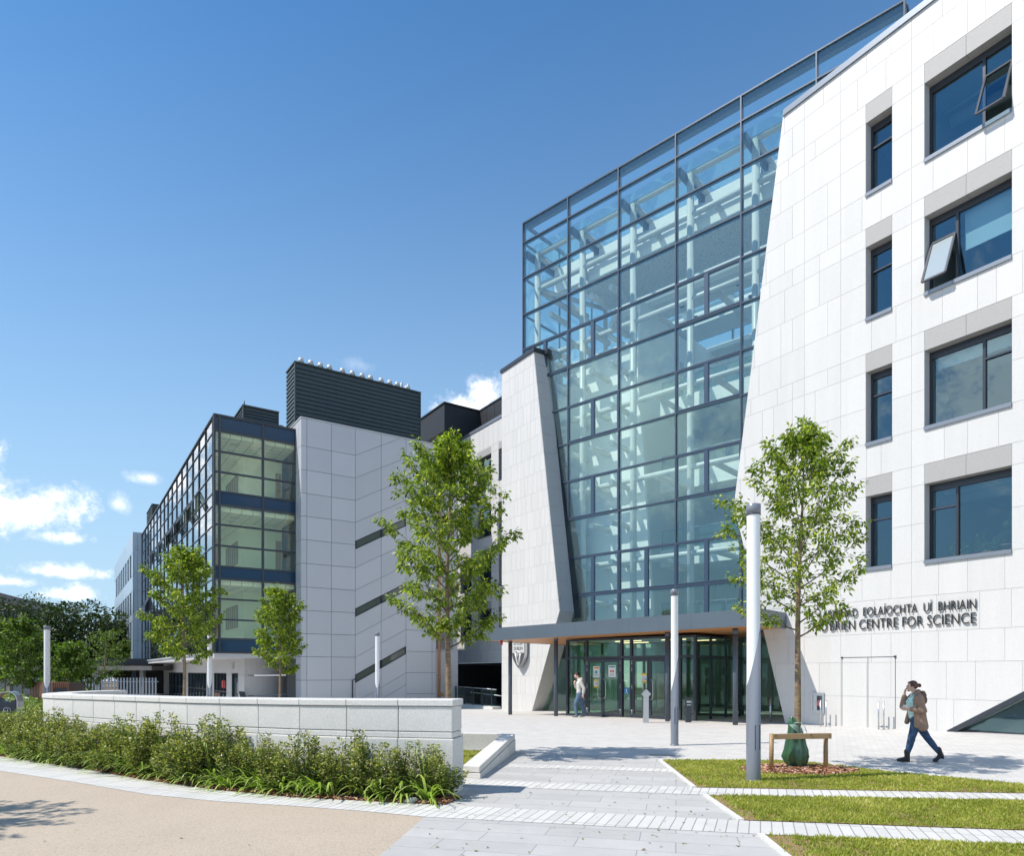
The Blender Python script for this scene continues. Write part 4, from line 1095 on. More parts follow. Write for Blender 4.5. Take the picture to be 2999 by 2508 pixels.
for k, (a, b) in enumerate(edges):
    m_ = MB(); n = {0: 1, 1: 4, 2: 6, 3: 5, 4: 4}[k]
    for i in range(n + 1):
        s = a + (b - a) * i / n; m_.fb(LR, s - .035, s + .035, -.15, -.02, -.5, 1.75)
    m_.fb(LR, a, b, -.15, -.02, 1.68, 1.75)
    if k in (1, 2, 3): m_.fb(LR, a, b, -.15, -.015, .48, .56)
    if k == 0:
        for j in range(16): m_.fb(LR, a + .05, (a + b) / 2, -.1, -.03, -.4 + j * .13, -.34 + j * .13)
    o = m_.build('door' if k in (0,) else ('revolving_door' if k == 4 else 'shopfront'), M['alu'], lab)
    g2 = MB(); g2.face([LR.p(a, -.09, -.5), LR.p(b, -.09, -.5), LR.p(b, -.09, 1.7), LR.p(a, -.09, 1.7)]); g2.build('shopfront_glass', M['win_glass'], o)
    if k == 4:
        m2 = MB(); c = LR.p((a + b) / 2, .1, 0); m2.tube([(c.x, c.y, 1.75), (c.x, c.y, 2.0)], 1.7, 24); m2.build('door_canopy', M['alu'], o)
        m2 = MB(); m2.fb(LR, (a + b) / 2 - .9, (a + b) / 2 - .1, -.07, -.06, .9, 1.1); m2.build('door_sticker', M['bluep'], o)
    if k == 1:
        m2 = MB(); m2.fb(LR, a + .7, a + 1.9, -.07, -.06, .75, 1.25); m2.build('red_notice', M['redp'], o)
        m2 = MB(); m2.fb(LR, b - 1.9, b - .1, -.07, -.03, -.5, .4); m2.build('timber_infill', M['timber'], o)
    if k == 0:
        m2 = MB(); m2.fb(LR, a + .25, a + .35, -.02, -.01, .5, 1.2); m2.build('door_notice', M['paper'], o)
for (F, s, t, z) in ((LR, (edges[0][0] + edges[0][1]) / 2 + .2, 0, 2.0), (LE, 5.75, -3.28, 2.0)): mb = MB(); mb.fb(F, s - .1, s + .12, t, t + .12, z, z + .4); mb.build('wall_lantern', M['galv'], lab)

# silver wing at the far end
SW_ = Frame(LG.p(39.2, .8, 0), D1, -D2); SE_ = Frame(LG.p(39.2, .8, 0), D2, -D1)
mb = MB(); zz = [15.98, 14.3, 13.9, 11.6, 10.0, 7.7, 6.9, 4.0, 2.4]
wz = [(11.6, 13.9), (7.7, 10.0), (4.0, 6.9)]
for a in range(0, 28, 4):
    for z1, z0 in ((15.98, 13.95), (11.55, 10.05), (7.65, 6.95), (3.95, 2.4)): mb.fb(SW_, a + .02, a + 3.98, -.1, 0, z0, z1, rnd.random())
for z1, z0 in ((13.9, 11.6), (10.0, 7.7), (6.9, 4.0)):
    for k in range(9):
        s = 1.2 + k * 3.05; mb.fb(SW_, s - (1.2 if k == 0 else .55), s + .55, -.1, -.001, z0, z1, rnd.random())
for z1, z0 in ((15.98, 14.2), (14.18, 11.9), (11.88, 10.1), (10.08, 7.5), (7.48, 5.0), (4.98, 2.4)):
    mb.fb(SE_, .0, .42, -.1, 0, z0, z1, rnd.random()); mb.fb(SE_, .44, .86, -.1, 0, z0, z1, rnd.random())
mb.build('silver_wing_panels', pmat('silver_blue_panel', (.42, .50, .58), .3, metal=.35, tone_a=.06), lab)
mb = MB(); mb.fb(SW_, .05, 28, -8, -.25, -.6, 15.9); mb.build('silver_wing_core', M['dark'], lab)
for z0, z1 in wz:
    for k in range(8):
        s = 1.2 + k * 3.05
        q = MB(); q.face([SW_.p(s + .55, -.12, z0), SW_.p(s + 2.5, -.12, z0), SW_.p(s + 2.5, -.12, z1), SW_.p(s + .55, -.12, z1)]); o = q.build('window', M['lab_glass'], lab)
        q = MB(); q.fb(SW_, s + 1.48, s + 1.57, -.13, -.05, z0, z1); q.build('window_frame', M['alu'], o)
for k in range(11): mb = MB(); mb.fb(SW_, .3 + k * 2.4, .3 + k * 2.4 + .25, -.6, -.05, -.6, 2.3); mb.build('facade_fin', M['mull'], lab)
# entrance canopy of the laboratory
mb = MB(); mb.fb(LG, 33.2, 38.9, .06, 4.7, 2.45, 3.05); o = mb.build('door_canopy', M['alu'], lab)
mb = MB(); mb.fb(LG, 33.3, 38.8, .1, 4.6, 2.42, 2.449); mb.build('canopy_lining', M['oak'], o)
for s, t in ((33.8, 4.1), (38.3, 4.1), (35, 3.7)):
    mb = MB(); b = LG.p(s, t, 0); mb.tube([(b.x, b.y, -.5), (b.x, b.y, 2.45)], .13, 12); mb.build('canopy_column', M['steel'], o)

# ================================================================ distant buildings
M['concrete'] = pmat('weathered_concrete', (.20, .195, .185), .85, noise_s=.6, noise_a=.35)
M['slate'] = pmat('dark_clerestory', (.05, .05, .055), .5)
far = thing('concrete_hall', 'dark concrete hall with a broad sloping slab roof rising above the trees at far left', 'building', (-75, 100, 0))
dF = Vector((.307, -1, 0)).normalized(); nF = Vector((1, .307, 0)).normalized()
HF = Frame((-84.6, 128.7), dF, nF)
mb = MB(); mb.fb(HF, 0, 60, -40, 0, 12.3, 13.6); mb.build('roof_slab', M['concrete'], far)
mb = MB()
for k in range(4): mb.fb(HF, 1, 60, -39, -.8 - .3 * k, 8.6 + k * .93, 8.6 + k * .93 + .55)
for k in range(40): mb.fb(HF, 1.5 + k * 1.5, 1.8 + k * 1.5, -1.4, -.5, 6, 12.3)
mb.build('louvred_band', M['concrete'], far)
mb = MB(); mb.fb(HF, 1.2, 60, -38, -2.2, -.5, 12.29); mb.build('wall', M['slate'], far)
wk = thing('covered_walkway', 'long low concrete covered walkway in front of the dark trees', 'walkway', (-38, 62, -.4))
WK = Frame((-60, 63), Vector((1, -.05, 0)).normalized(), Vector((-.05, -1, 0)).normalized())
mb = MB(); mb.fb(WK, 0, 27.5, -4, 0, 1.95, 2.35); mb.build('roof_slab', M['concrete'], wk)
for k in range(7):
    mb = MB(); mb.fb(WK, 1 + k * 4.2, 1.35 + k * 4.2, -.7, -.3, -.5, 1.95); mb.build('pillar', M['concrete'], wk)
mb = MB(); mb.fb(WK, 2, 17, -3.6, -3.3, -.5, 1.2); mb.build('low_wall', M['room'], wk)
# ================================================================ ground and paving
def tone_by_tex(name, col, col2, bw, bh, rot, mort, mcol, offset=.5, rough=.8, sc=1.0, noise_a=.08, msize=None, bump=.3, noise_s=2.0, squash=1.0):
    m = bpy.data.materials.new(name); m.use_nodes = True
    t = NT(m.node_tree); b = t.n['Principled BSDF']; b.inputs['Roughness'].default_value = rough
    g = t.add('ShaderNodeNewGeometry'); mp = t.add('ShaderNodeMapping', Vector=g.outputs['Position']); mp.inputs['Rotation'].default_value = (0, 0, rot)
    br = t.add('ShaderNodeTexBrick', Vector=mp.outputs[0], Scale=1.0)
    br.inputs['Color1'].default_value = tuple(col) + (1,); br.inputs['Color2'].default_value = tuple(col2) + (1,); br.inputs['Mortar'].default_value = tuple(mcol) + (1,)
    br.offset = offset; br.inputs['Mortar Size'].default_value = mort; br.inputs['Brick Width'].default_value = bw; br.inputs['Row Height'].default_value = bh; br.inputs['Mortar Smooth'].default_value = .2
    nz_ = t.add('ShaderNodeTexNoise', Vector=g.outputs['Position'], Scale=noise_s, Detail=6.0, Roughness=.65)
    f = t.math('ADD', t.math('MULTIPLY', t.math('SUBTRACT', nz_.outputs[0], .5), noise_a * 2.5), 1.0)
    n2 = t.add('ShaderNodeTexNoise', Vector=g.outputs['Position'], Scale=150.0, Detail=2.0)
    f = t.math('MULTIPLY', f, t.math('ADD', t.math('MULTIPLY', t.math('SUBTRACT', n2.outputs[0], .5), .35), 1.0))
    vs = t.vmath('SCALE', br.outputs[0]); t.l.new(f, vs.inputs['Scale']); t.l.new(vs.outputs[0], b.inputs['Base Color'])
    bp = t.add('ShaderNodeBump', Strength=bump, Distance=.006, Height=t.math('SUBTRACT', n2.outputs[0], br.outputs[1])); t.l.new(bp.outputs[0], b.inputs['Normal'])
    return m
M['plaza'] = tone_by_tex('plaza_block_paving', (.565, .55, .52), (.50, .488, .465), .30, .12, R(25), .006, (.38, .37, .36), noise_a=.15)
M['flags'] = tone_by_tex('grey_flagstones', (.47, .462, .445), (.41, .405, .39), 1.05, .42, R(13.5), .005, (.24, .24, .235), noise_a=.12, offset=.37)
M['setts'] = tone_by_tex('white_granite_setts', (.60, .59, .56), (.52, .515, .49), .125, .9, R(20), .007, (.27, .25, .23), offset=0, noise_a=.09)
def asphalt_mat():
    m = bpy.data.materials.new('buff_asphalt'); m.use_nodes = True
    t = NT(m.node_tree); b = t.n['Principled BSDF']; b.inputs['Roughness'].default_value = .95
    g = t.add('ShaderNodeNewGeometry')
    a = t.add('ShaderNodeTexNoise', Vector=g.outputs['Position'], Scale=1.1, Detail=8.0, Roughness=.6)
    v = t.add('ShaderNodeTexVoronoi', Vector=g.outputs['Position'], Scale=48.0)
    n2 = t.add('ShaderNodeTexNoise', Vector=g.outputs['Position'], Scale=75.0, Detail=4.0, Roughness=.85)
    c = t.mix(a.outputs[0], (.50, .42, .325), (.42, .35, .27))
    f = t.math('ADD', t.math('MULTIPLY', t.math('SUBTRACT', n2.outputs[0], .5), 1.3), 1.0)
    f2 = t.ramp(v.outputs['Distance'], [(.0, (1.03, 1.03, 1.03)), (.55, (.96, .96, .96)), (.8, (.82, .82, .82))])
    vs = t.vmath('SCALE', c); t.l.new(t.math('MULTIPLY', f, f2), vs.inputs['Scale']); t.l.new(vs.outputs[0], b.inputs['Base Color'])
    bp = t.add('ShaderNodeBump', Strength=.5, Distance=.006, Height=n2.outputs[0]); t.l.new(bp.outputs[0], b.inputs['Normal'])
    return m
M['asphalt'] = asphalt_mat()
M['soil'] = pmat('lawn_soil', (.19, .18, .06), .95, noise_s=6, noise_a=.4, col2=(.30, .17, .09))
M['mulch'] = pmat('reddish_bark_mulch', (.36, .16, .09), .95, noise_s=25, noise_a=.5, bump=1.0, bump_s=60)
M['granite'] = pmat('speckled_white_granite', (.66, .65, .62), .65, noise_s=3, noise_a=.06, speck=.28, speck_s=70, bump=.5, bump_s=90, tone_a=.03)
M['gjoint'] = pmat('granite_joint', (.30, .29, .275), .9)

xs = [-600, -200, -80, -50] + [-34 + 2 * i for i in range(17)] + [0.0] + [2 * i for i in range(1, 9)] + [8.5, 9, 11, 13, 16.5, 20, 30, 60, 200, 600]
xs = sorted(set(xs)); ys = sorted(set([-200, -50, -10, 0, 4, 8, 12, 13, 14, 15, 18, 21, 23.5, 26.5, 27.5, 30, 33, 36, 39, 42.5, 50, 80, 150, 400, 1500]))
mb = MB(); n = len(ys)
mb.v = [(x, y, gz(x, y)) for x in xs for y in ys]
for i in range(len(xs) - 1):
    for j in range(n - 1):
        mb.f.append((i * n + j, (i + 1) * n + j, (i + 1) * n + j + 1, i * n + j + 1)); mb.tone.append(.5); mb.mi.append(0); mb.sm.append(True)
tag(mb.build('ground', M['plaza']), kind='structure')
def sheet(name, pts, z, mat, kind='structure'):
    m_ = MB(); m_.face([(x, y, z) for x, y in pts]); o = m_.build(name, mat)
    bm = bmesh.new(); bm.from_mesh(o.data); bmesh.ops.triangulate(bm, faces=bm.faces); 
    for f_ in bm.faces:
        if f_.normal.z < 0: f_.normal_flip()
    bm.to_mesh(o.data); bm.free()
    tag(o, kind=kind); return o
BU = [(-30, 27), (-20, 21), (-14, 17.0), (-11.1, 14.8), (-8.43, 13.12), (-6.17, 11.53), (-4.53, 10.57), (-3.2, 9.97), (-2.08, 9.69), (-.94, 9.40)]
BL = [(-30, 25), (-19, 18.8), (-13, 15.0), (-9.47, 12.63), (-7.32, 11.38), (-5.47, 10.22), (-4.14, 9.66), (-3.0, 9.34), (-1.92, 8.98), (-1.11, 8.64)]
BUR = [(2.84, 8.43), (5.91, 7.89), (14, 6.6)]; BLR = [(2.82, 7.72), (5.45, 7.27), (14, 5.9)]
sheet('road', [(-60, 40), (-60, -6), (-2.2, -6), (-1.7, 3), (-1.32, 6.85), (-1.11, 8.64)] + BL[::-1][1:], .004, M['asphalt'])
sheet('path', [(-1.71, 3), (2.55, 3), (2.71, 6.85), (2.84, 8.43), (2.88, 10.82), (3.09, 14.18), (3.1, 14.6), (-.2, 15.6), (-.55, 11.8), (-.8, 9.5), (-1.11, 8.64), (-1.32, 6.85)], .004, M['flags'])
def band(name, up, lo, z, mat, vec):
    m_ = MB(); n = len(up)
    for i in range(n - 1): m_.face([(up[i][0], up[i][1], z), (lo[i][0], lo[i][1], z), (lo[i + 1][0], lo[i + 1][1], z), (up[i + 1][0], up[i + 1][1], z)])
    return tag(m_.build(name, mat), kind='structure')
band('paved_band', BU + BUR, BL + BLR, .008, M['setts'], 0)
band('paved_band', [(-.8, 11.6), (2.88, 10.82), (7.71, 10.29), (14, 9.7)], [(-.78, 11.02), (2.86, 10.17), (7.4, 9.72), (14, 9.1)], .008, M['setts'], 0)
band('paved_band', [(-.04, 13.6), (3.0, 12.87)], [(-.12, 13.12), (2.98, 12.46)], .008, M['setts'], 0)
band('paved_band', [(3.3, 15.9), (9, 14.95), (14, 14.6)], [(3.3, 15.45), (9, 14.5), (14, 14.2)], .055, M['setts'], 0) if False else None
L1 = [(3.10, 14.16), (2.92, 10.83), (7.71, 10.31), (13, 9.82), (13, 10.4), (9.2, 10.75), (8.31, 11.08), (7.7, 11.75), (6.9, 12.5), (6.4, 13.3), (5.9, 13.95), (5.05, 14.12)]
L2 = [(2.90, 10.14), (2.86, 8.45), (5.91, 7.91), (13, 6.78), (13, 9.17), (7.4, 9.70)]
L3 = [(2.83, 7.68), (2.75, 6.85), (2.6, 4.5), (10, 4.0), (10, 6.52), (5.45, 7.24)]
L4 = [(-.80, 11.1), (-.84, 11.85), (-.24, 15.75), (-9.8, 17.2), (-10.2, 15.6), (-8.3, 14.2), (-5.6, 12.6), (-4.0, 11.8), (-2.8, 11.25)]
for L_ in (L1, L2, L3, L4): sheet('lawn', L_, .012, M['soil'])
sheet('planting_bed', BU[1:] + [(-.72, 10.0), (-.9, 10.3), (-1.8, 10.6), (-3.1, 10.9), (-4.4, 11.5), (-6.0, 12.3), (-8.3, 13.9), (-9.8, 15), (-11.5, 17), (-11.2, 19.5), (-16, 26), (-26, 30)], .012, M['mulch'])
mb = MB()                                            # steel-edged white margins beside the lawns
for a, b in (((2.92, 10.83), (3.10, 14.18)), ((2.86, 8.43), (2.90, 10.15)), ((2.75, 6.6), (2.83, 7.7))): mb.bar((a[0] - .03, a[1], .01), (b[0] - .03, b[1], .01), .07, .03)
tag(mb.build('kerb_edging', M['granite']), kind='structure')
sheet('far_lawn', [(-120, 55), (-40, 66), (-36, 90), (-60, 160), (-200, 160)], -.43, M['soil'])

# grass blades
def in_poly(x, y, P):
    c = False; j = len(P) - 1
    for i in range(len(P)):
        if (P[i][1] > y) != (P[j][1] > y) and x < (P[j][0] - P[i][0]) * (y - P[i][1]) / (P[j][1] - P[i][1]) + P[i][0]: c = not c
        j = i
    return c
def leafmat(name, c1, c2, c3=None, trans=.35, rough=.45, spec=.4, nscale=.8):
    m = bpy.data.materials.new(name); m.use_nodes = True
    t = NT(m.node_tree); b = t.n['Principled BSDF']; out = t.n['Material Output']
    b.inputs['Roughness'].default_value = rough; b.inputs['Specular IOR Level'].default_value = spec
    at = t.add('ShaderNodeAttribute', _attribute_name='tone')
    c = t.ramp(at.outputs['Fac'], [(.0, c1), (.6, c2), (1.0, c3 or c2)])
    t.l.new(c, b.inputs['Base Color'])
    tl = t.add('ShaderNodeBsdfTranslucent'); vs = t.vmath('MULTIPLY', c, (1.3, 1.5, .5)); t.l.new(vs.outputs[0], tl.inputs[0])
    mx = t.n.new('ShaderNodeMixShader'); mx.inputs[0].default_value = trans
    t.l.new(b.outputs[0], mx.inputs[1]); t.l.new(tl.outputs[0], mx.inputs[2]); t.l.new(mx.outputs[0], out.inputs[0])
    return m
M['grass'] = leafmat('lawn_grass', (.24, .28, .045), (.42, .44, .085), (.62, .55, .24), trans=.4, rough=.6)
rg = random.Random(3)
def grass(name, P, dens, h=.032, excl=None):
    x0, x1 = min(p[0] for p in P), max(p[0] for p in P); y0, y1 = min(p[1] for p in P), max(p[1] for p in P)
    m_ = MB(); k = int((x1 - x0) * (y1 - y0) * dens)
    for _ in range(k):
        x = rg.uniform(x0, x1); y = rg.uniform(y0, y1)
        if x > y * .80: continue
        if not in_poly(x, y, P): continue
        if excl and excl(x, y): continue
        nv = noise.noise(Vector((x * 1.3, y * 1.3, 0))); n3 = noise.noise(Vector((x * 5, y * 5, 3)))
        if nv + n3 * .8 < -.42 and rg.random() < .55: continue
        if x - 2.9 < .16 + .22 * n3 and x > 2.4 and rg.random() < .85: continue
        hh = h * rg.uniform(.6, 1.4) * (1 + .4 * n3); a = rg.uniform(0, 6.283); w_ = .006 * rg.uniform(.8, 1.5) * (1 + y / 15)
        dx, dy = math.cos(a) * w_, math.sin(a) * w_; lx, ly = rg.gauss(0, .5) * hh, rg.gauss(0, .5) * hh
        tn = min(1, max(0, .38 + nv * .45 + n3 * .25 + rg.uniform(-.3, .3)))
        m_.face([(x - dx, y - dy, .012), (x + dx, y + dy, .012), (x + lx, y + ly, .012 + hh)], tn)
    return tag(m_.build(name, M['grass']), kind='stuff', label='short sunlit lawn grass', cat=None)
mulch_ex = lambda x, y: ((x - 5.35) / 1.05) ** 2 + ((y - 12.75) / .62) ** 2 < 1 + .25 * noise.noise(Vector((x * 4, y * 4, 0)))
for P, d_, e_ in ((L1, 1700, mulch_ex), (L2, 2600, None), (L3, 3200, None), (L4, 900, None)):
    o = grass('grass', P, d_, excl=e_)
    if 'label' in o: del o['label']
# mulch mound round the staked tree, bark chips
mb = MB()
for i in range(24):
    a0, a1 = i / 24 * 2 * math.pi, (i + 1) / 24 * 2 * math.pi
    for k in range(4):
        r0, r1 = k / 4, (k + 1) / 4; zf = lambda r: .016 + .06 * (1 - r * r)
        P = [(5.35 + 1.1 * r * math.cos(a), 12.75 + .66 * r * math.sin(a), zf(r)) for r, a in ((r0, a0), (r1, a0), (r1, a1), (r0, a1))]
        mb.face(P if k else [P[0], P[1], P[2]], .5, sm=True)
tag(mb.build('mulch_mound', M['mulch']), kind='structure')
M['chip'] = leafmat('bark_chip', (.20, .09, .05), (.42, .21, .12), (.62, .46, .36), trans=0.0, rough=.9, spec=.1)
def chips(P, num, zf, sz=.03):
    m_ = MB(); x0, x1 = min(p[0] for p in P), max(p[0] for p in P); y0, y1 = min(p[1] for p in P), max(p[1] for p in P); c = 0
    while c < num:
        x = rg.uniform(x0, x1); y = rg.uniform(y0, y1)
        if not in_poly(x, y, P): continue
        c += 1; a = rg.uniform(0, 6.28); l = sz * rg.uniform(.5, 1.4); w_ = l * .35; z = zf(x, y) + rg.uniform(.002, .018)
        u = Vector((math.cos(a) * l, math.sin(a) * l, rg.uniform(-.4, .4) * l)); v = Vector((-math.sin(a) * w_, math.cos(a) * w_, rg.uniform(-.5, .5) * w_)); p = Vector((x, y, z))
        m_.face([p - u - v, p + u - v, p + u + v, p - u + v], rg.random())
    return tag(m_.build('bark_chips', M['chip']), kind='stuff')
chips([(5.35 + 1.1 * math.cos(a / 3), 12.75 + .66 * math.sin(a / 3)) for a in range(19)], 3000, lambda x, y: .016 + .06 * max(0, 1 - ((x - 5.35) / 1.1) ** 2 - ((y - 12.75) / .66) ** 2))
bedstrip = [(p[0], p[1] + .02) for p in BU[2:]] + [(-.75, 9.9), (-2.0, 10.15), (-3.1, 10.4), (-4.4, 11.0), (-6.1, 12.0), (-8.2, 13.5), (-11, 15.4), (-13.5, 17.5)]
chips(bedstrip, 9000, lambda x, y: .012)

# ================================================================ planter wall (curved), ramp walls
WP = [(-.89, 10.16), (-1.68, 10.35), (-2.93, 10.68), (-4.17, 11.2), (-5.75, 12.0), (-8.07, 13.6), (-9.5, 14.55), (-10.35, 15.15), (-10.9, 15.9), (-11.15, 16.8), (-11.2, 17.7), (-10.85, 18.6)]
def catmull(P, step):
    out = []
    for i in range(len(P) - 1):
        p0 = P[max(i - 1, 0)]; p1 = P[i]; p2 = P[i + 1]; p3 = P[min(i + 2, len(P) - 1)]
        for k in range(12):
            t = k / 12
            out.append(tuple(.5 * ((2 * p1[j]) + (-p0[j] + p2[j]) * t + (2 * p0[j] - 5 * p1[j] + 4 * p2[j] - p3[j]) * t * t + (-p0[j] + 3 * p1[j] - 3 * p2[j] + p3[j]) * t ** 3) for j in range(len(p1))))
    out.append(tuple(P[-1]))
    res = [out[0]]; acc = 0; L_ = 0
    for a, b in zip(out[:-1], out[1:]):
        d = math.dist(a[:2], b[:2])
        while acc + d >= step:
            t = (step - acc) / d; a = tuple(a[j] + (b[j] - a[j]) * t for j in range(len(a))); res.append(a); d = math.dist(a[:2], b[:2]); acc = 0
        acc += d
    if math.dist(res[-1][:2], out[-1][:2]) > step * .3: res.append(out[-1])
    return res
WS = catmull(WP, .86); nW = len(WS)
def wnorm(i, S=WS):
    a = Vector(S[max(i - 1, 0)][:2]); b = Vector(S[min(i + 1, len(S) - 1)][:2]); d = (b - a).normalized(); return Vector((d.y, -d.x))   # right-hand side of travel = inner/back
pw = thing('planter_wall', 'long curved white granite block wall behind the hedge', 'wall', (-5, 11.6, 0))
def wall_course(name, za, zb, off_f, th, mat, gap, zscale=True, parent=pw):
    m_ = MB()
    for i in range(nW - 1):
        z_t = lambda k: (1.43 - .09 * min(1, k / (nW * .75))) / 1.43
        q = []
        a = Vector(WS[i][:2]); b = Vector(WS[i + 1][:2]); na, nb = wnorm(i), wnorm(i + 1); d = (b - a).normalized() * gap / 2
        if i == 0: na = Vector((.21, .98))
        e0 = 0 if i == 0 else 1
        a1 = a + d * e0; b1 = b - d
        pts = [a1 - na * off_f, a1 + na * (th + off_f), b1 + nb * (th + off_f), b1 - nb * off_f]
        if i == 0:
            pts[0] = pts[0] - (b - a).normalized() * off_f; pts[1] = pts[1] - (b - a).normalized() * off_f
        zz0 = [za * z_t(i), za * z_t(i), za * z_t(i + 1), za * z_t(i + 1)]; zz1 = [zb * z_t(i), zb * z_t(i), zb * z_t(i + 1), zb * z_t(i + 1)]
        m_.hexa([(p.x, p.y, z) for p, z in zip(pts, zz0)] + [(p.x, p.y, z) for p, z in zip(pts, zz1)], rg.random())
    return m_.build(name, mat, parent, bevel=.012 if gap else 0)
# normals point to the back of the wall (away from the camera): make sure
sgn = 1 if wnorm(2).y > 0 else -1
if sgn < 0:
    _w = wnorm
    def wnorm(i, S=WS): return -_w(i, S)
wall_course('wall_core', 0, 1.42, -.03, .50, M['gjoint'], 0)
wall_course('coping', 1.33, 1.43, .02, .50, M['granite'], .008)
wall_course('wall_blocks', .945, 1.322, .0, .50, M['granite'], .008)
wall_course('wall_blocks', .85, .937, .0, .50, M['granite'], .008)
wall_course('plinth', .0, .842, .025, .50, M['granite'], .008)

rw = thing('ramp_wall', 'low tapering granite kerb wall beside the flagstone path', 'wall', (-.4, 13.5, 0))
def rampblocks(n, A, Bp, C_, D_, z0a, z0b, top0, top1, name, par, mat, gap=.006):
    m_ = MB()
    for i in range(n):
        t0 = i / n + (gap if i else 0) / 2; t1 = (i + 1) / n - gap / 2
        L_ = lambda P, Q, t: (P[0] + (Q[0] - P[0]) * t, P[1] + (Q[1] - P[1]) * t)
        a, b, c, d = L_(A, D_, t0), L_(Bp, C_, t0), L_(Bp, C_, t1), L_(A, D_, t1)
        za = top0 + (top1 - top0) * t0; zb = top0 + (top1 - top0) * t1
        m_.hexa([(a[0], a[1], z0a(t0)), (b[0], b[1], z0a(t0)), (c[0], c[1], z0a(t1)), (d[0], d[1], z0a(t1)), (*a, za), (*b, za), (*c, zb), (*d, zb)], rg.random())
    return m_.build(name, mat, par, bevel=.01)
rampblocks(4, (-.86, 11.90), (-.56, 11.74), (.07, 15.72), (-.22, 15.80), lambda t: .10 + .2 * t, 0, .21, .41, 'coping', rw, M['granite'])
rampblocks(4, (-.85, 11.92), (-.545, 11.72), (.085, 15.74), (-.21, 15.82), lambda t: 0, 0, .09, .29, 'wall_blocks', rw, M['granite'])
mb = MB()
for k in range(6): mb.hexa([(-.21 - k * .95 - .004, 15.83 + k * .16, 0), (-.21 - (k + 1) * .95 + .004, 15.83 + (k + 1) * .16, 0), (-.21 - (k + 1) * .95 + .004, 16.08 + (k + 1) * .16, 0), (-.21 - k * .95 - .004, 16.08 + k * .16, 0),
                           (-.21 - k * .95 - .004, 15.83 + k * .16, .40), (-.21 - (k + 1) * .95 + .004, 15.83 + (k + 1) * .16, .40), (-.21 - (k + 1) * .95 + .004, 16.08 + (k + 1) * .16, .40), (-.21 - k * .95 - .004, 16.08 + k * .16, .40)], rg.random())
mb.build('return_wall', M['granite'], rw, bevel=.01)

# ================================================================ hedge shrubs and strap-leaved clumps
M['shrub'] = leafmat('glossy_shrub_leaf', (.025, .05, .010), (.14, .195, .035), (.62, .57, .18), trans=.3, rough=.38, spec=.5)
M['stem'] = pmat('brown_stem', (.10, .06, .04), .8)
def leaf_face(m_, p, d, w_, l, n_, tone, fold=.0):
    d = d.normalized(); sd = d.cross(n_)
    if sd.length < 1e-3: sd = d.orthogonal()
    sd.normalize(); up = sd.cross(d).normalized()
    a = p; b = p + d * l * .45 + sd * w_ * .5 + up * fold * w_; c = p + d * l; e = p + d * l * .45 - sd * w_ * .5 + up * fold * w_
    m_.face([a, b, c, e], tone) if fold == 0 else (m_.face([a, b, c], tone), m_.face([a, c, e], tone))
def shrub_proto(seed, H=1.0, Rr=.42):
    r = random.Random(seed)
    root = thing('hedge_shrub', '', 'shrub', (0, 0, 0), 'evergreen shrubs in front of the curved wall')
    f_ = MB(); s_ = MB()
    for k in range(26):
        a = r.uniform(0, 6.28); lean = r.uniform(.0, .46) ; h = H * r.uniform(.5, 1.12) * (1 - lean * .55)
        tip = Vector((math.cos(a) * lean * Rr * 2.3, math.sin(a) * lean * Rr * 2.3, h)); base = Vector((math.cos(a) * .05, math.sin(a) * .05, 0))
        pts = [base, base.lerp(tip, .5) + Vector((math.cos(a), math.sin(a), 0)) * .06, tip]
        s_.tube(pts, [.007, .005, .002], 4, caps=False)
        for j in range(125):
            t = r.uniform(.12, 1.0) ** .8
            p = (pts[0].lerp(pts[1], t * 2) if t < .5 else pts[1].lerp(pts[2], t * 2 - 1))
            aa = r.uniform(0, 6.28); rr2 = r.uniform(.0, .11) * (1.15 - t * .85)
            p = p + Vector((math.cos(aa) * rr2, math.sin(aa) * rr2, r.uniform(-.02, .02)))
            d = Vector((math.cos(aa), math.sin(aa), r.uniform(.1, 1.1)))
            tn = min(1, max(0, r.gauss(.5, .26) + (t - .55) * .4))
            leaf_face(f_, p, d, .027 * r.uniform(.7, 1.3), .042 * r.uniform(.7, 1.3), Vector((r.gauss(0, 1), r.gauss(0, 1), r.gauss(.6, 1))), tn)
    s_.build('stems', M['stem'], root); f_.build('foliage', M['shrub'], root)
    return root
protos = [shrub_proto(s) for s in (1, 2, 3, 4)]
# positions along the bed, measured from the wall line
HS = catmull([(-1.05, 9.95), (-1.75, 10.05), (-2.95, 10.30), (-4.2, 10.82), (-5.7, 11.65), (-7.9, 13.2), (-9.6, 14.35), (-11.2, 15.7), (-12.6, 17.0), (-14, 18.4)], .42)
HS2 = catmull([(-5.2, 11.05), (-6.6, 12.05), (-8.2, 13.0), (-10.0, 14.15), (-12.0, 16.0), (-13.6, 17.5)], .5)
spots = [(x, y, 0) for x, y in HS] + [(x, y, 1) for x, y in HS2]
words = ['first', 'second', 'third', 'fourth', 'fifth', 'sixth', 'seventh', 'eighth', 'ninth', 'tenth', 'eleventh', 'twelfth', 'thirteenth', 'fourteenth', 'fifteenth', 'sixteenth', 'seventeenth', 'eighteenth', 'nineteenth', 'twentieth']
def ordinal(k):
    if k < 20: return words[k]
    t_, u_ = divmod(k + 1, 10); tens = {2: 'twent', 3: 'thirt', 4: 'fort', 5: 'fift', 6: 'sixt'}[t_]
    return tens + 'ieth' if u_ == 0 else {2: 'twenty', 3: 'thirty', 4: 'forty', 5: 'fifty', 6: 'sixty'}[t_] + '-' + words[u_ - 1]
used = set()
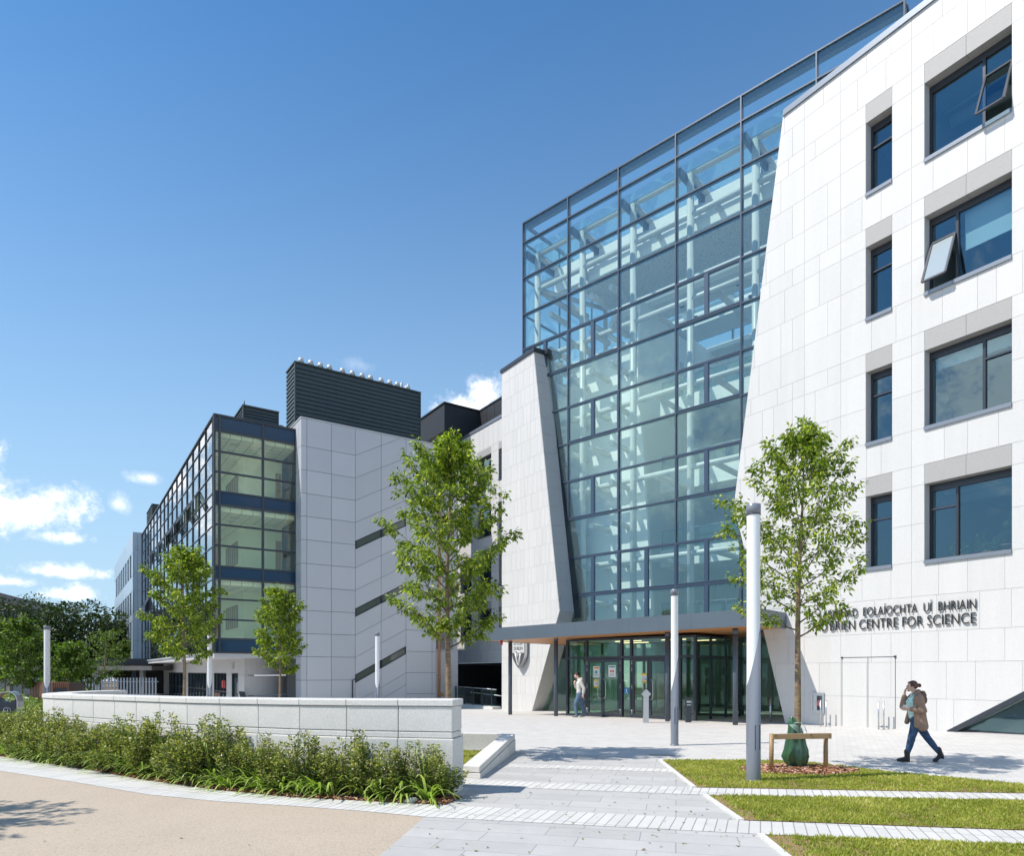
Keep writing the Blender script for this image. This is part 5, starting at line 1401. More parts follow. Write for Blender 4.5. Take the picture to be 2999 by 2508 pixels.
for i, (x, y, row) in enumerate(spots):
    pi_ = i % 4
    o = protos[pi_] if pi_ not in used else copy_tree(protos[pi_]); used.add(pi_)
    sc_ = rg.uniform(.90, 1.13) * (1.0 if row == 0 else .82)
    if i == 0: sc_ = .95
    o.location = (x + rg.uniform(-.05, .05), y + rg.uniform(-.05, .05), 0); o.rotation_euler = (0, 0, rg.uniform(0, 6.28)); o.scale = (sc_ * 1.08, sc_ * 1.08, sc_ * rg.uniform(.74, 1.06) * (.78 if x < -11.5 else 1))
    k = i if row == 0 else i - len(HS)
    o['label'] = ('glossy evergreen shrub of the back hedge row, %s from the pier end of the wall' if row == 0 else 'glossy evergreen shrub of the front hedge row, %s from its pier end') % ordinal(k)
M['strap'] = leafmat('strap_leaf', (.20, .30, .06), (.36, .48, .10), (.66, .68, .38), trans=.4, rough=.35, spec=.5)
def clump_proto(seed):
    r = random.Random(seed); m_ = MB()
    for k in range(46):
        a = r.uniform(0, 6.28); L_ = r.uniform(.38, .78); w_ = r.uniform(.012, .022); e = r.uniform(.6, 1.4)
        p = Vector((math.cos(a) * .03, math.sin(a) * .03, 0)); sd = Vector((-math.sin(a), math.cos(a), 0)) * w_; prev = (p - sd, p + sd); n_ = 6; tn = min(1, max(0, r.gauss(.45, .25)))
        for j in range(1, n_ + 1):
            e -= r.uniform(.15, .42) * (.3 + j / n_)
            p = p + Vector((math.cos(a) * math.cos(e), math.sin(a) * math.cos(e), math.sin(e))) * L_ / n_
            if p.z < .015: p.z = .015
            w2 = sd * (1 - (j / n_) ** 2 * .9); cur = (p - w2, p + w2)
            m_.face([prev[0], prev[1], cur[1], cur[0]], tn, sm=True); prev = cur
    if seed % 2:
        for k in range(3):
            a = r.uniform(0, 6.28); q = Vector((math.cos(a) * .16, math.sin(a) * .16, r.uniform(.45, .6))); m_.tube([(0, 0, 0), q], .004, 4); m_.tube([q, q + Vector((0, 0, .06))], [.014, .004], 5, tone=1)
    return m_.build('strap_leaf_clump', M['strap'])
cps = [clump_proto(s) for s in (11, 12, 13)]
CS = catmull([(-1.25, 9.76), (-2.1, 9.97), (-3.15, 10.24), (-4.5, 10.86), (-6.1, 11.85), (-8.4, 13.3), (-11.1, 15.1), (-13.4, 17.0)], .34)
for i, (x, y) in enumerate(CS):
    o = cps[i % 3] if i < 3 else cps[i % 3].copy()
    if i >= 3: COL.objects.link(o)
    s_ = rg.uniform(.85, 1.2); o.location = (x + rg.uniform(-.1, .1), y + rg.uniform(-.06, .08), .01); o.scale = (s_, s_, s_); o.rotation_euler = (0, 0, rg.uniform(0, 6.28))
    tag(o, 'arching strap-leaved green clump on the mulch, %s from the pier end' % ordinal(i), 'grass clump', 'strap-leaved clumps edging the bed')
mb = MB(); rs = random.Random(2); P0_ = (-1.42, 9.60, .05)
for z, r_ in ((-.04, .06), (0, .09), (.035, .06)): pass
mb.tube([(-1.42, 9.60, .0), (-1.42, 9.60, .03), (-1.43, 9.61, .06), (-1.43, 9.61, .075)], [.09, .11, .075, .02], 10)
tag(mb.build('stone', pmat('grey_pebble', (.35, .35, .34), .7)), 'smooth grey stone on the mulch by the last clump', 'stone')

# fallen leaves and specks of grit on the paving
M['litter'] = leafmat('dry_leaf_litter', (.10, .07, .03), (.25, .20, .08), (.30, .32, .10), trans=0.0, rough=.9, spec=.1)
m_ = MB(); rl_ = random.Random(9)
for _ in range(620):
    x, y = (rl_.uniform(-1.3, 2.9), rl_.uniform(6, 15)) if rl_.random() < .45 else (rl_.uniform(-8, 10), rl_.uniform(3, 24))
    if any(in_poly(x, y, P) for P in (L1, L2, L3)) or (x < -1 and 8.3 < y): continue
    a = rl_.uniform(0, 6.28); l = rl_.uniform(.008, .028); w_ = l * rl_.uniform(.4, .8); z = gz(x, y) + .014
    u = Vector((math.cos(a) * l, math.sin(a) * l, rl_.uniform(-.2, .5) * l)); v = Vector((-math.sin(a) * w_, math.cos(a) * w_, 0)); p = Vector((x, y, z))
    m_.face([p - u, p + v, p + u, p - v], rl_.random())
tag(m_.build('leaf_litter', M['litter']), kind='stuff')
# ================================================================ trees
M['leaf'] = leafmat('cherry_leaf', (.045, .09, .012), (.22, .30, .03), (.64, .64, .13), trans=.48, rough=.38, spec=.5)
M['leaf_d'] = leafmat('dark_tree_leaf', (.015, .032, .009), (.038, .066, .016), (.10, .135, .032), trans=.25, rough=.5, spec=.35)
M['leaf_m'] = leafmat('fresh_shrub_leaf', (.05, .10, .015), (.12, .20, .025), (.28, .36, .06), trans=.35, rough=.5)
def bark_mat(name, c1, c2, c3):
    m = bpy.data.materials.new(name); m.use_nodes = True
    t = NT(m.node_tree); b = t.n['Principled BSDF']; b.inputs['Roughness'].default_value = .7
    g = t.add('ShaderNodeNewGeometry'); mp = t.add('ShaderNodeMapping', Vector=g.outputs['Position']); mp.inputs['Scale'].default_value = (7, 7, 38)
    n1 = t.add('ShaderNodeTexNoise', Vector=mp.outputs[0], Scale=1.0, Detail=4.0); n2 = t.add('ShaderNodeTexNoise', Vector=g.outputs['Position'], Scale=5.0, Detail=3.0)
    c = t.mix(t.ramp(n1.outputs[0], [(.42, (0, 0, 0)), (.58, (1, 1, 1))]), c1, c2); c = t.mix(t.ramp(n2.outputs[0], [(.5, (0, 0, 0)), (.7, (1, 1, 1))]), c, c3)
    t.l.new(c, b.inputs['Base Color'])
    bp = t.add('ShaderNodeBump', Strength=.6, Distance=.01, Height=n1.outputs[0]); t.l.new(bp.outputs[0], b.inputs['Normal'])
    return m
M['bark'] = bark_mat('cherry_bark', (.30, .20, .12), (.17, .11, .075), (.27, .23, .10))
M['bark_b'] = pmat('branch_bark', (.13, .10, .075), .8)
M['bark_d'] = pmat('dark_bark', (.07, .05, .04), .9)
def tree(name, label, x, y, z0, H, zb, W_, seed, nl=34, leaf=.10, group=None, trunk=.062, dens=1.0, lean=0, mat='leaf', low=0.0):
    r = random.Random(seed)
    root = thing(name, label, 'tree', (x, y, z0), group)
    B = Vector((x, y, z0)); tb = MB(); lf = MB(); lb = MB()
    N = 12; tp = []
    for i in range(N + 1):
        t = i / N; tp.append(B + Vector((lean * t + .06 * math.sin(t * 7 + seed) * t, .05 * math.cos(t * 6 + seed) * t, H * .97 * t)))
    rad = [trunk * (1.25 if i == 0 else 1) * (1 - (i / N) ** 1.25 * .93) for i in range(N + 1)]
    tb.tube(tp, rad, 12)
    def at(t):
        q = t * N; i = min(int(q), N - 1); return tp[i].lerp(tp[i + 1], q - i)
    fb_ = zb / H
    def leaves(p, d, n, spread):
        for _ in range(n):
            aa = Vector((r.gauss(0, 1), r.gauss(0, 1), r.gauss(0, 1))).normalized()
            dd = (d * .4 + aa * .6 + Vector((0, 0, -.55))).normalized()
            q = p + aa * spread * r.random()
            s_ = leaf * r.uniform(.6, 1.25)
            leaf_face(lf, q, dd, s_ * .46, s_, Vector((r.gauss(0, .7), r.gauss(0, .7), 1)), min(1, max(0, r.gauss(.46, .30))), .12)
    for k in range(nl):
        t = fb_ + (1 - fb_) * (k / nl) ** .92 * .97
        u = (t - fb_) / (1 - fb_)
        prof = (math.sin(math.pi * min(1, (u * .82 + .20)) ** .80)) ** .8 if u < .97 else .15
        prof = max(.14, prof)
        Lr = W_ / 2 * prof * r.uniform(.72, 1.12)
        a = k * 2.39996 + r.uniform(-.35, .35); e = R(28 + 30 * u + r.uniform(-8, 8)) if u > .1 or not low else R(12)
        L_ = Lr / math.cos(e)
        p = at(t * .985); h = Vector((math.cos(a), math.sin(a), 0)); pts = [p]; n_ = 6; ee = e * .75
        for j in range(n_):
            ee += (e * 1.15 - ee) * .25 + r.uniform(-.09, .09); a += r.uniform(-.10, .10); h = Vector((math.cos(a), math.sin(a), 0))
            p = p + (h * math.cos(ee) + Vector((0, 0, math.sin(ee)))) * L_ / n_; pts.append(p)
        rb = max(.005, trunk * .27 * (1 - u * .7)); lb.tube(pts, [rb * (1 - j / n_ * .85) for j in range(n_ + 1)], 5, caps=False)
        for j in range(1, n_ + 1):
            q = pts[j]; d = (pts[j] - pts[j - 1]).normalized()
            if j / n_ > .28: leaves(q, d, int(5 * dens), .09)
            for m_ in range(2 if j > 1 else 1):                       # side twigs
                aa = a + r.choice((-1, 1)) * r.uniform(.5, 1.2); et = r.uniform(-.1, .8); lt = Lr * r.uniform(.16, .34) * (1.15 - j / n_ * .45) + .06
                dv = (Vector((math.cos(aa), math.sin(aa), 0)) * math.cos(et) + Vector((0, 0, math.sin(et)))); q1 = q + dv * lt * .5 + Vector((0, 0, .02)); q2 = q + dv * lt
                lb.tube([q, q1, q2], [.0055, .004, .002], 4, caps=False)
                leaves(q1, dv, int(7 * dens), .09); leaves(q2, dv, int(19 * dens), .12)
    leaves(tp[-1], Vector((0, 0, 1)), 30, .22); leaves(tp[-2], Vector((0, 0, 1)), 26, .3)
    tb.build('trunk', M['bark'], root); lb.build('branches', M['bark_b'] if mat != 'leaf_d' else M['bark_d'], root); o = lf.build('foliage', M[mat], root)
    return root
tree('street_tree', 'staked young cherry tree with a green watering bag at its foot', 5.34, 12.80, .05, 6.6, 2.55, 2.45, 21, nl=38, leaf=.09, trunk=.066, dens=1.2, lean=.10)
tree('street_tree', 'tall young cherry tree behind the pier end of the curved wall', -1.35, 14.6, 0, 7.1, 2.45, 2.4, 33, nl=46, leaf=.092, trunk=.075, dens=1.75, lean=-.02)
tree('street_tree', 'young cherry tree standing before the mirrored glass side of the laboratory', -12.1, 25.2, 0, 6.6, 2.2, 2.35, 44, nl=42, leaf=.12, trunk=.065, dens=1.25)
tree('street_tree', 'small bushy cherry tree before the green glazed corner of the laboratory', -10.2, 30.0, -.08, 5.8, 1.9, 2.0, 55, nl=36, leaf=.12, trunk=.055, dens=1.35)
# saplings at far left
tree('sapling', 'slender sapling at the left edge of the photo behind the litter bin', -23.4, 31.5, -.1, 4.4, 1.3, 1.7, 61, nl=22, leaf=.15, trunk=.04, dens=.8, mat='leaf_m')
tree('sapling', 'slender sapling just left of the cedar store', -21.9, 30.5, -.1, 4.4, 1.2, 1.9, 62, nl=22, leaf=.15, trunk=.04, dens=.8, mat='leaf_m')
tree('sapling', 'broad leafy young tree right behind the cedar store', -23.0, 35.5, -.2, 3.5, .3, 2.5, 63, nl=34, leaf=.17, trunk=.04, dens=1.0, mat='leaf_m')
tree('sapling', 'small bright green tree beyond the laboratory door canopy', -41, 72, -.4, 4.6, 1.0, 4.5, 64, nl=26, leaf=.3, trunk=.07, dens=.8, mat='leaf_m')
tree('sapling', 'pale thinly leaved tree against the dark trees beside the silver wing', -33.4, 56, -.4, 5.6, 1.6, 3.6, 65, nl=26, leaf=.16, trunk=.07, dens=.35, mat='leaf_m')
# the tree whose shadow falls on the road, outside the frame to the left
tree('street_tree', 'cherry tree beside the buff road, outside the frame at left', -11.5, 6.9, 0, 6.8, 2.4, 3.6, 71, nl=40, leaf=.13, trunk=.07, dens=1.1)
def big_tree(label, x, y, z0, H, Rx, seed, mat='leaf_d', n=7000, leaf=.34):
    r = random.Random(seed); root = thing('broadleaf_tree', label, 'tree', (x, y, z0), 'dark mature trees at far left')
    tb = MB(); tb.tube([(x, y, z0), (x + .2, y, z0 + H * .3), (x, y, z0 + H * .75)], [.35, .28, .08], 10)
    lobes = []
    for k in range(26):
        a = r.uniform(0, 6.28); u = r.uniform(-.85, .95); rr_ = Rx * .72 * math.sqrt(max(0, 1 - u * u)) * r.uniform(.75, 1.1)
        c = Vector((x + rr_ * math.cos(a), y + rr_ * math.sin(a), z0 + H * .56 + u * H * .36)); lobes.append((c, Rx * r.uniform(.22, .38)))
        tb.tube([(x, y, z0 + H * .35), ((x + c.x) / 2, (y + c.y) / 2, c.z * .7 + z0 * .3), c], [.14, .09, .03], 5, caps=False)
    lf = MB()
    for k in range(n):
        c, rad_ = r.choice(lobes); d = Vector((r.gauss(0, 1), r.gauss(0, 1), r.gauss(.15, 1))).normalized()
        p = c + Vector((d.x, d.y, d.z * .8)) * rad_ * r.uniform(.72, 1.08)
        dd = (d + Vector((r.gauss(0, .5), r.gauss(0, .5), -.4))).normalized(); s_ = leaf * r.uniform(.6, 1.3)
        leaf_face(lf, p, dd, s_ * .7, s_, Vector((r.gauss(0, .6), r.gauss(0, .6), 1)), min(1, max(0, r.gauss(.42, .25))), .1)
    tb.build('trunk', M['bark_d'], root); lf.build('foliage', M[mat], root)
places = [('at the left edge under the concrete hall', -57, 76, 9.9, 7), ('filling the middle of the dark belt', -50.5, 78, 10.2, 6.5), ('with the tallest rounded crown of the dark belt', -46, 74, 9.6, 5.5), ('dropping towards the silver wing', -41.5, 76, 8.6, 5.0),
          ('nearest the silver wing, lowest of the dark belt', -47, 88, 8.2, 5.0), ('behind the gap of the dark belt', -65, 92, 12.0, 7), ('in front of the belt by the walkway', -48, 68.5, 6.4, 4.5)]
for i, (w_, x, y, H, Rr_) in enumerate(places): big_tree('dark broadleaf tree ' + w_, x, y, -.4, H, Rr_, 100 + i)
# low bright shrubs round the bin and store
def low_shrub(label, x, y, Rr_, H, seed):
    r = random.Random(seed); root = thing('low_shrub', label, 'shrub', (x, y, 0), 'low bright shrubs at far left'); lf = MB(); sb_ = MB()
    for k in range(int(900 * Rr_ ** 1.2)):
        a = r.uniform(0, 6.28); q = math.sqrt(r.random()); h = H * (1 - q * q * .7) * r.uniform(.55, 1.05)
        p = Vector((x + Rr_ * q * math.cos(a), y + Rr_ * q * math.sin(a), h)); d = Vector((math.cos(a) + r.gauss(0, .6), math.sin(a) + r.gauss(0, .6), r.uniform(-.4, .6)))
        leaf_face(lf, p, d, .07, .12 * r.uniform(.7, 1.3), Vector((r.gauss(0, .5), r.gauss(0, .5), 1)), min(1, max(0, r.gauss(.6, .25))), .1)
    for k in range(8): a = k * .8; sb_.tube([(x, y, 0), (x + Rr_ * .6 * math.cos(a), y + Rr_ * .6 * math.sin(a), H * .6)], [.02, .006], 4)
    sb_.build('stems', M['stem'], root); lf.build('foliage', M['leaf_m'], root)
for i, (t_, x, y, rr_, h) in enumerate((('bright shrub behind the litter bin', -17.9, 24.6, 1.5, .95), ('bright shrub right of the litter bin at the wall end', -14.4, 21.6, .9, .8), ('bright shrub left of the cedar store', -21.5, 28.5, 1.8, 1.0),
                                      ('tall loose shrub at the left edge', -23.5, 30, 1.6, 1.3), ('bright shrub just left of the curved wall end', -13.2, 18.6, 1.1, .85), ('bright shrub in front of the cedar store', -18.4, 26.5, 1.1, .8))): low_shrub(t_, x, y, rr_, h, 200 + i)

# ================================================================ lamp columns
M['lamp_grey'] = pmat('pale_grey_lamp_paint', (.20, .22, .26), .32, metal=.1, coat=.2)
M['lamp_white'] = pmat('white_acrylic_diffuser', (.80, .80, .80), .28, spec=.6, coat=.3)
def lamp(label, x, y, z0, H, rad_, face):
    root = thing('lamp_column', label, 'street lamp', (x, y, z0), 'grey lamp columns with slanting white diffusers')
    n = 40; k = H / 4.64
    zb = lambda th: z0 + (1.60 + .52 * (1 - math.cos(th - face))) * k
    zt = z0 + H - .17 * k; m1, m2 = MB(), MB()
    def ring(m_, z_f, r_): b = len(m_.v); m_.v += [(x + r_ * math.cos(2 * math.pi * i / n), y + r_ * math.sin(2 * math.pi * i / n), z_f(2 * math.pi * i / n)) for i in range(n)]; return b
    def skin(m_, b0, b1):
        for i in range(n): m_.f.append((b0 + i, b0 + (i + 1) % n, b1 + (i + 1) % n, b1 + i)); m_.tone.append(.5); m_.mi.append(0); m_.sm.append(True)
    a = ring(m1, lambda t: z0 - .05, rad_); b = ring(m1, zb, rad_); skin(m1, a, b); c = ring(m1, zb, rad_ - .012); skin(m1, b, c)
    a = ring(m2, lambda t: zb(t) - .01, rad_ - .008); b = ring(m2, lambda t: zt, rad_ - .008); skin(m2, a, b)
    m1.build('column', M['lamp_grey'], root); m2.build('diffuser', M['lamp_white'], root)
    m3 = MB(); m3.tube([(x, y, zt), (x, y, z0 + H - .006), (x, y, z0 + H)], [rad_, rad_, rad_ - .008], n); m3.build('lamp_cap', M['steel'] if False else M['lamp_grey'], root)
    m5 = MB(); fa = -math.pi / 2 + .25; hx, hy = x + math.cos(fa) * (rad_ - .004), y + math.sin(fa) * (rad_ - .004); hd = Vector((-math.sin(fa), math.cos(fa), 0)); hn = Vector((math.cos(fa), math.sin(fa), 0)); Fh = Frame((hx, hy), hd, hn)
    for q in ((-.045, .045, .55, .556), (-.045, .045, .944, .95), (-.045, -.039, .556, .944), (.039, .045, .556, .944)): m5.fb(Fh, q[0], q[1], -.01, .002, z0 + q[2], z0 + q[3])
    m5.build('access_hatch_seam', M['alu'], root)
    m6 = MB(); m6.tube([(x, y, zt - .012), (x, y, zt + .004)], rad_ + .002, n); m6.build('cap_ring', M['alu'], root)
    m4 = MB(); m4.tube([(x, y, z0), (x, y, z0 + .03)], rad_ + .012, n); m4.build('base_collar', M['lamp_grey'], root)
lamp('tallest grey lamp column, nearest, standing in the grass left of the staked tree', 4.06, 11.48, 0, 4.66, .117, math.pi * .97)
lamp('slim grey lamp column on the plaza in front of the glass entrance', 4.06, 17.05, 0, 3.9, .096, math.pi * .97)
lamp('lamp column before the slanting strip windows of the laboratory', -5.72, 29.0, -.10, 3.6, .097, -1.5)
lamp('lamp column before the green glazed corner of the laboratory', -12.4, 28.0, -.05, 3.52, .10, -1.35)
lamp('leftmost lamp column, beside the cedar store', -17.3, 25.4, 0, 3.55, .108, -1.1)

# ================================================================ tree guard and watering bag
tg_ = thing('tree_guard', 'low pine tree guard of two posts and one rail before the staked tree', 'tree guard', (5.3, 12.6, .04))
for k, x in enumerate((4.80, 5.80)):
    mb = MB(); mb.tube([(x + (-.01 if k == 0 else .0), 12.62, 0), (x, 12.62, .70)], .041, 14); mb.build('post', M['guard_wood'], tg_)
mb = MB(); mb.hexa([(4.79, 12.53, .60), (5.86, 12.51, .615), (5.86, 12.575, .615), (4.79, 12.58, .60), (4.79, 12.53, .70), (5.86, 12.51, .715), (5.86, 12.575, .715), (4.79, 12.58, .70)]); mb.build('rail', M['guard_wood'], tg_, bevel=.004)
mb = MB()
for x, z in ((4.83, .66), (4.845, .675), (5.82, .66), (5.815, .69), (5.48, .69)): mb.tube([(x, 12.535, z), (x, 12.505, z)], .006 if x != 5.48 else .014, 8)
mb.build('bolts', M['bark_d'], tg_)
M['bag'] = pmat('green_woven_plastic', (.04, .125, .06), .28, spec=.6, noise_s=5, noise_a=.3, bump=.25, bump_s=22, coat=.2)
mb = MB(); prof = [(.03, .15, .0), (.10, .20, .0), (.22, .25, -.01), (.36, .23, -.01), (.5, .19, -.02), (.62, .155, -.03), (.74, .125, -.04), (.85, .10, -.06), (.92, .075, -.08), (.96, .03, -.09)]
n = 72; rb_ = random.Random(4)
for zi, (z, r_, dx) in enumerate(prof):
    for i in range(n):
        t = 2 * math.pi * i / n; f = 1 + .12 * math.sin(3 * t + z * 3) + .11 * math.sin(7 * t - z * 5 + 1) + .07 * math.sin(13 * t + z * 8) * (1 - z * .5)
        cut = 1 - .35 * math.exp(-((((t - 4.75 + math.pi) % (2 * math.pi)) - math.pi) / .28) ** 2) * min(1, z * 1.6)
        mb.v.append((5.33 + dx + r_ * .9 * f * cut * math.cos(t), 12.79 + r_ * .78 * f * cut * math.sin(t), z + .02 * math.sin(5 * t) * (1 if zi in (0, 9) else .3) + .03))
for zi in range(len(prof) - 1):
    for i in range(n): mb.f.append((zi * n + i, zi * n + (i + 1) % n, (zi + 1) * n + (i + 1) % n, (zi + 1) * n + i)); mb.tone.append(.5); mb.mi.append(0); mb.sm.append(True)
bag = tag(mb.build('watering_bag', M['bag']), 'crumpled green plastic watering bag wrapped round the staked tree trunk', 'watering bag')
mb = MB()
for k in range(5): mb.tube([(5.24 - .02 * k, 12.70, .86), (5.30, 12.68, .84 - .03 * k), (5.36, 12.69, .78 - .02 * k), (5.40 + .02 * k, 12.71, .90 - .03 * k), (5.46 + .01 * k, 12.72, .80 - .03 * k)], .004, 4)
mb.tube([(5.24, 12.72, .88), (5.33, 12.71, .9), (5.42, 12.73, .88)], .006, 4)
mb.build('tie_string', pmat('pale_green_string', (.45, .62, .55), .7), bag)

# ================================================================ bollards, bins, hoops
def stick(label, x, y, H, r_, name='steel_bollard', top=None, group=None):
    mb = MB(); z = gz(x, y); mb.tube([(x, y, z - .02), (x, y, z + H)], r_, 16); return tag(mb.build(name, M['steel']), label, 'bollard', group)
ab = thing('sign_post', 'square stainless post with a diamond shaped push plate before the entrance doors', 'sign post', (4.82, 24.6, 0))
mb = MB(); mb.box(4.725, 4.915, 24.52, 24.66, -.02, .98); mb.build('post', M['steel'], ab, bevel=.006)
mb = MB(); F_ = Frame((4.82, 24.50), Vector((1, 0, 0)), Vector((0, -1, 0))); mb.poly(F_, [(0, .86), (.17, 1.04), (0, 1.22), (-.17, 1.04)], -.16, .03); mb.build('diamond_plate', M['steel'], ab, bevel=.008)
cb = thing('litter_post', 'slim black ashtray bin beside the entrance lobby', 'bin', (6.40, 25.0, 0))
mb = MB(); mb.box(6.30, 6.50, 24.72, 24.86, -.02, .90); mb.build('body', M['alu'], cb, bevel=.01)
mb = MB(); mb.box(6.32, 6.48, 24.70, 24.719, .72, .78); mb.box(6.33, 6.47, 24.70, 24.719, .62, .65); mb.build('ash_slot', M['steel'], cb)
stick('round stainless bollard under the right end of the canopy', 9.30, 24.55, .86, .045)
for i, (u, v) in enumerate(((2100 + 1412 / 4.39, 1780 + 1560 / 4.39), (2100 + 1485 / 4.39, 1780 + 1555 / 4.39), (2100 + 1148 / 2.336, 1600 + 1272 / 2.336), (2100 + 1183 / 2.336, 1600 + 1270 / 2.336))):
    a = su(TW, u); p = TW.p(a, .35, 0); z = gz(p.x, p.y)
    h = thing('steel_guard_rail', ['upright steel rail nearest the riser cabinet', 'second upright steel rail from the riser cabinet', 'upright steel rail left of the walking woman, farther from her', 'upright steel rail nearest the walking woman'][i], 'guard rail', (p.x, p.y, z), 'upright steel rails by the service door')
    mb = MB(); mb.tube([(p.x, p.y, z - .02), (p.x, p.y, z + .86)], .022, 10); mb.build('upright', M['steel'], h)
    mb = MB(); mb.tube([(p.x, p.y, z + .09), tuple(TW.p(a - .10, .35, z + .09))], .016, 8); mb.tube([tuple(TW.p(a - .08, .35, z + .09)), tuple(TW.p(a - .11, .35, z + .09))], .03, 10); mb.build('foot_stub', M['alu_l'], h)
# litter bin at far left
bn = thing('litter_bin', 'dark grey litter bin with an arched silver top at the left edge', 'litter bin', (-16.2, 22, 0))
F_ = Frame((-16.2, 22), Vector((.96, .28, 0)), Vector((.28, -.96, 0)))
mb = MB(); pts = [(-.27, .0), (.27, .0), (.27, 1.0), (.22, .94), (.1, .86), (-.05, .86), (-.2, .92), (-.27, 1.02)]
mb.poly(F_, pts, -.22, .22); mb.build('body', pmat('anthracite_bin', (.05, .065, .085), .4), bn, bevel=.01)
mb = MB(); pr = [(-.29, 1.0), (-.22, 1.12), (-.1, 1.18), (.06, 1.20), (.18, 1.16), (.26, 1.06), (.30, .9), (.30, .05)]
for (a, b), (c, d) in zip(pr[:-1], pr[1:]): mb.bar(F_.p(a, 0, b), F_.p(c, 0, d), .48, .025, up=F_.n.cross(Vector((c - a, 0, d - b))) if False else (0, 0, 1)) if abs(c - a) > .01 else mb.fb(F_, .288, .312, -.24, .24, d, b)
mb.build('arched_top', M['steel'], bn)
mb = MB(); c = F_.p(.02, .225, .60)
ringp = [c + F_.d * .1 * math.cos(t * .5236) + Vector((0, 0, .1 * math.sin(t * .5236))) for t in range(13)]
mb.tube(ringp, .008, 6, caps=False); mb.tube([c + F_.d * .02 + Vector((0, 0, -.06)), c + F_.d * .015 + Vector((0, 0, .03))], .016, 6); mb.tube([c + F_.d * .02 + Vector((0, 0, .05)), c + F_.d * .02 + Vector((0, 0, .07))], .014, 8)
mb.tube([c + F_.d * -.05 + Vector((0, 0, -.06)), c + F_.d * -.05 + Vector((0, 0, -.01))], .014, 6); mb.build('litter_symbol', M['paper'], bn)
# cedar store
cs = thing('cedar_store', 'slatted cedar equipment store with a dark louvre behind the wall', 'store', (-19.8, 30, 0))
CA, CB, CC = Vector((-21.2, 30.0, 0)), Vector((-20.4, 29.2, 0)), Vector((-19.0, 29.5, 0))
CA = Vector((-.7065 * 31, 31, 0)); CB = Vector((-.655 * 28.5, 28.5, 0)); CC = Vector((-.650 * 30.6, 30.6, 0))
CB = Vector((-.675 * 29.2, 29.2, 0)); CC = Vector((-.6497 * 29.9, 29.9, 0))
mb = MB()
for P, Q, n in ((CA, CB, 13), (CB, CC, 9)):
    for i in range(n):
        a = P.lerp(Q, (i + .12) / n); b = P.lerp(Q, (i + .85) / n); mb.bar(a + Vector((0, 0, .0)), a + Vector((0, 0, 1.38)), .02, .02) if False else None
        d = (b - a); nn = Vector((d.y, -d.x, 0)).normalized() * .03
        mb.hexa([a - nn, b - nn, b + nn, a + nn] + [q + Vector((0, 0, 1.4)) for q in (a - nn, b - nn, b + nn, a + nn)])
mb.build('slats', M['timber'], cs)
mb = MB(); bk_ = Vector((-.9, 2.2, 0)); mb.prism([(CA.x, CA.y + .06), (CB.x + .03, CB.y + .08), (CC.x - .03, CC.y + .08), (CC.x - .6, CC.y + 2.0), (CA.x + .4, CA.y + 1.2)], 0, 1.33); mb.build('inner_box', M['bark_d'], cs)
mb = MB(); a = CB.lerp(CC, .14); b = CB.lerp(CC, .86); nn = Vector(((b - a).y, -(b - a).x, 0)).normalized() * .05
for k in range(7): z = .42 + k * .1; mb.hexa([q + Vector((0, 0, z)) for q in (a + nn * .9, b + nn * .9, b + nn * 1.3, a + nn * 1.3)] + [q + Vector((0, 0, z + .07)) for q in (a + nn * .8, b + nn * .8, b + nn, a + nn)])
mb.hexa([q + Vector((0, 0, .4)) for q in (a + nn * .65, b + nn * .65, b + nn * .8, a + nn * .8)] + [q + Vector((0, 0, 1.14)) for q in (a + nn * .65, b + nn * .65, b + nn * .8, a + nn * .8)])
mb.build('louvre', M['alu'], cs)
# ramp balustrade beside the undercroft
rl = thing('ramp_balustrade', 'glass and steel ramp balustrade in front of the dark undercroft', 'balustrade', tuple(WG.p(22, .8, -.3)))
for t, s0, s1, zt in ((2.9, 19.5, 26, .78), (2.5, 19.5, 23.2, .40)):
    mb = MB(); mb.tube([WG.p(s0, t, zt + (.0)), WG.p(s1, t, zt + .12)], .028, 8); mb.build('handrail', M['steel'], rl)
for k in range(6):
    s = 20.0 + k * 1.1; mb = MB(); mb.fb(WG, s - .02, s + .02, 2.86, 2.94, -.45, .82 + .02 * k); mb.build('upright', M['alu'], rl)
mb = MB(); mb.face([WG.p(19.5, 2.9, -.25), WG.p(26, 2.9, -.2), WG.p(26, 2.9, .8), WG.p(19.5, 2.9, .72)]); mb.build('glass_infill', M['box_glass'], rl)
mb = MB(); mb.fb(WG, 19.5, 23.5, 2.6, 3.15, -.5, -.22); mb.build('kerb', M['granite'], rl)
# things by the laboratory door
def barrier(label, x, y, red):
    o = thing('pedestrian_barrier', label, 'barrier', (x, y, -.45), 'plastic barriers by the walkway'); mt = M['redp'] if red else M['paper']
    mb = MB(); mb.box(x - .6, x + .6, y - .03, y + .03, .45, .55); mb.box(x - .6, x + .6, y - .03, y + .03, -.3, -.2)
    for k in range(7): mb.box(x - .6 + k * .19, x - .54 + k * .19, y - .028, y + .028, -.2, .45)
    mb.build('panel', mt, o); mb = MB(); mb.box(x - .5, x - .42, y - .25, y + .25, -.45, -.38); mb.box(x + .42, x + .5, y - .25, y + .25, -.45, -.38); mb.build('feet', M['yellow'], o)
for i, (x, r_) in enumerate(((-34.6, 1), (-33.2, 1), (-31.9, 0))): barrier(['red plastic barrier, leftmost by the walkway', 'red plastic barrier in the middle of three', 'white plastic barrier, rightmost of three'][i], x, 50 + i * .2, r_)
fnc = thing('picket_fence', 'grey upright railing fence behind the plastic barriers', 'fence', (-33, 54, -.45))
mb = MB()
for k in range(40): mb.box(-38 + k * .25, -37.88 + k * .25, 54, 54.04, -.45, 1.35)
mb.build('pickets', M['alu_l'], fnc)
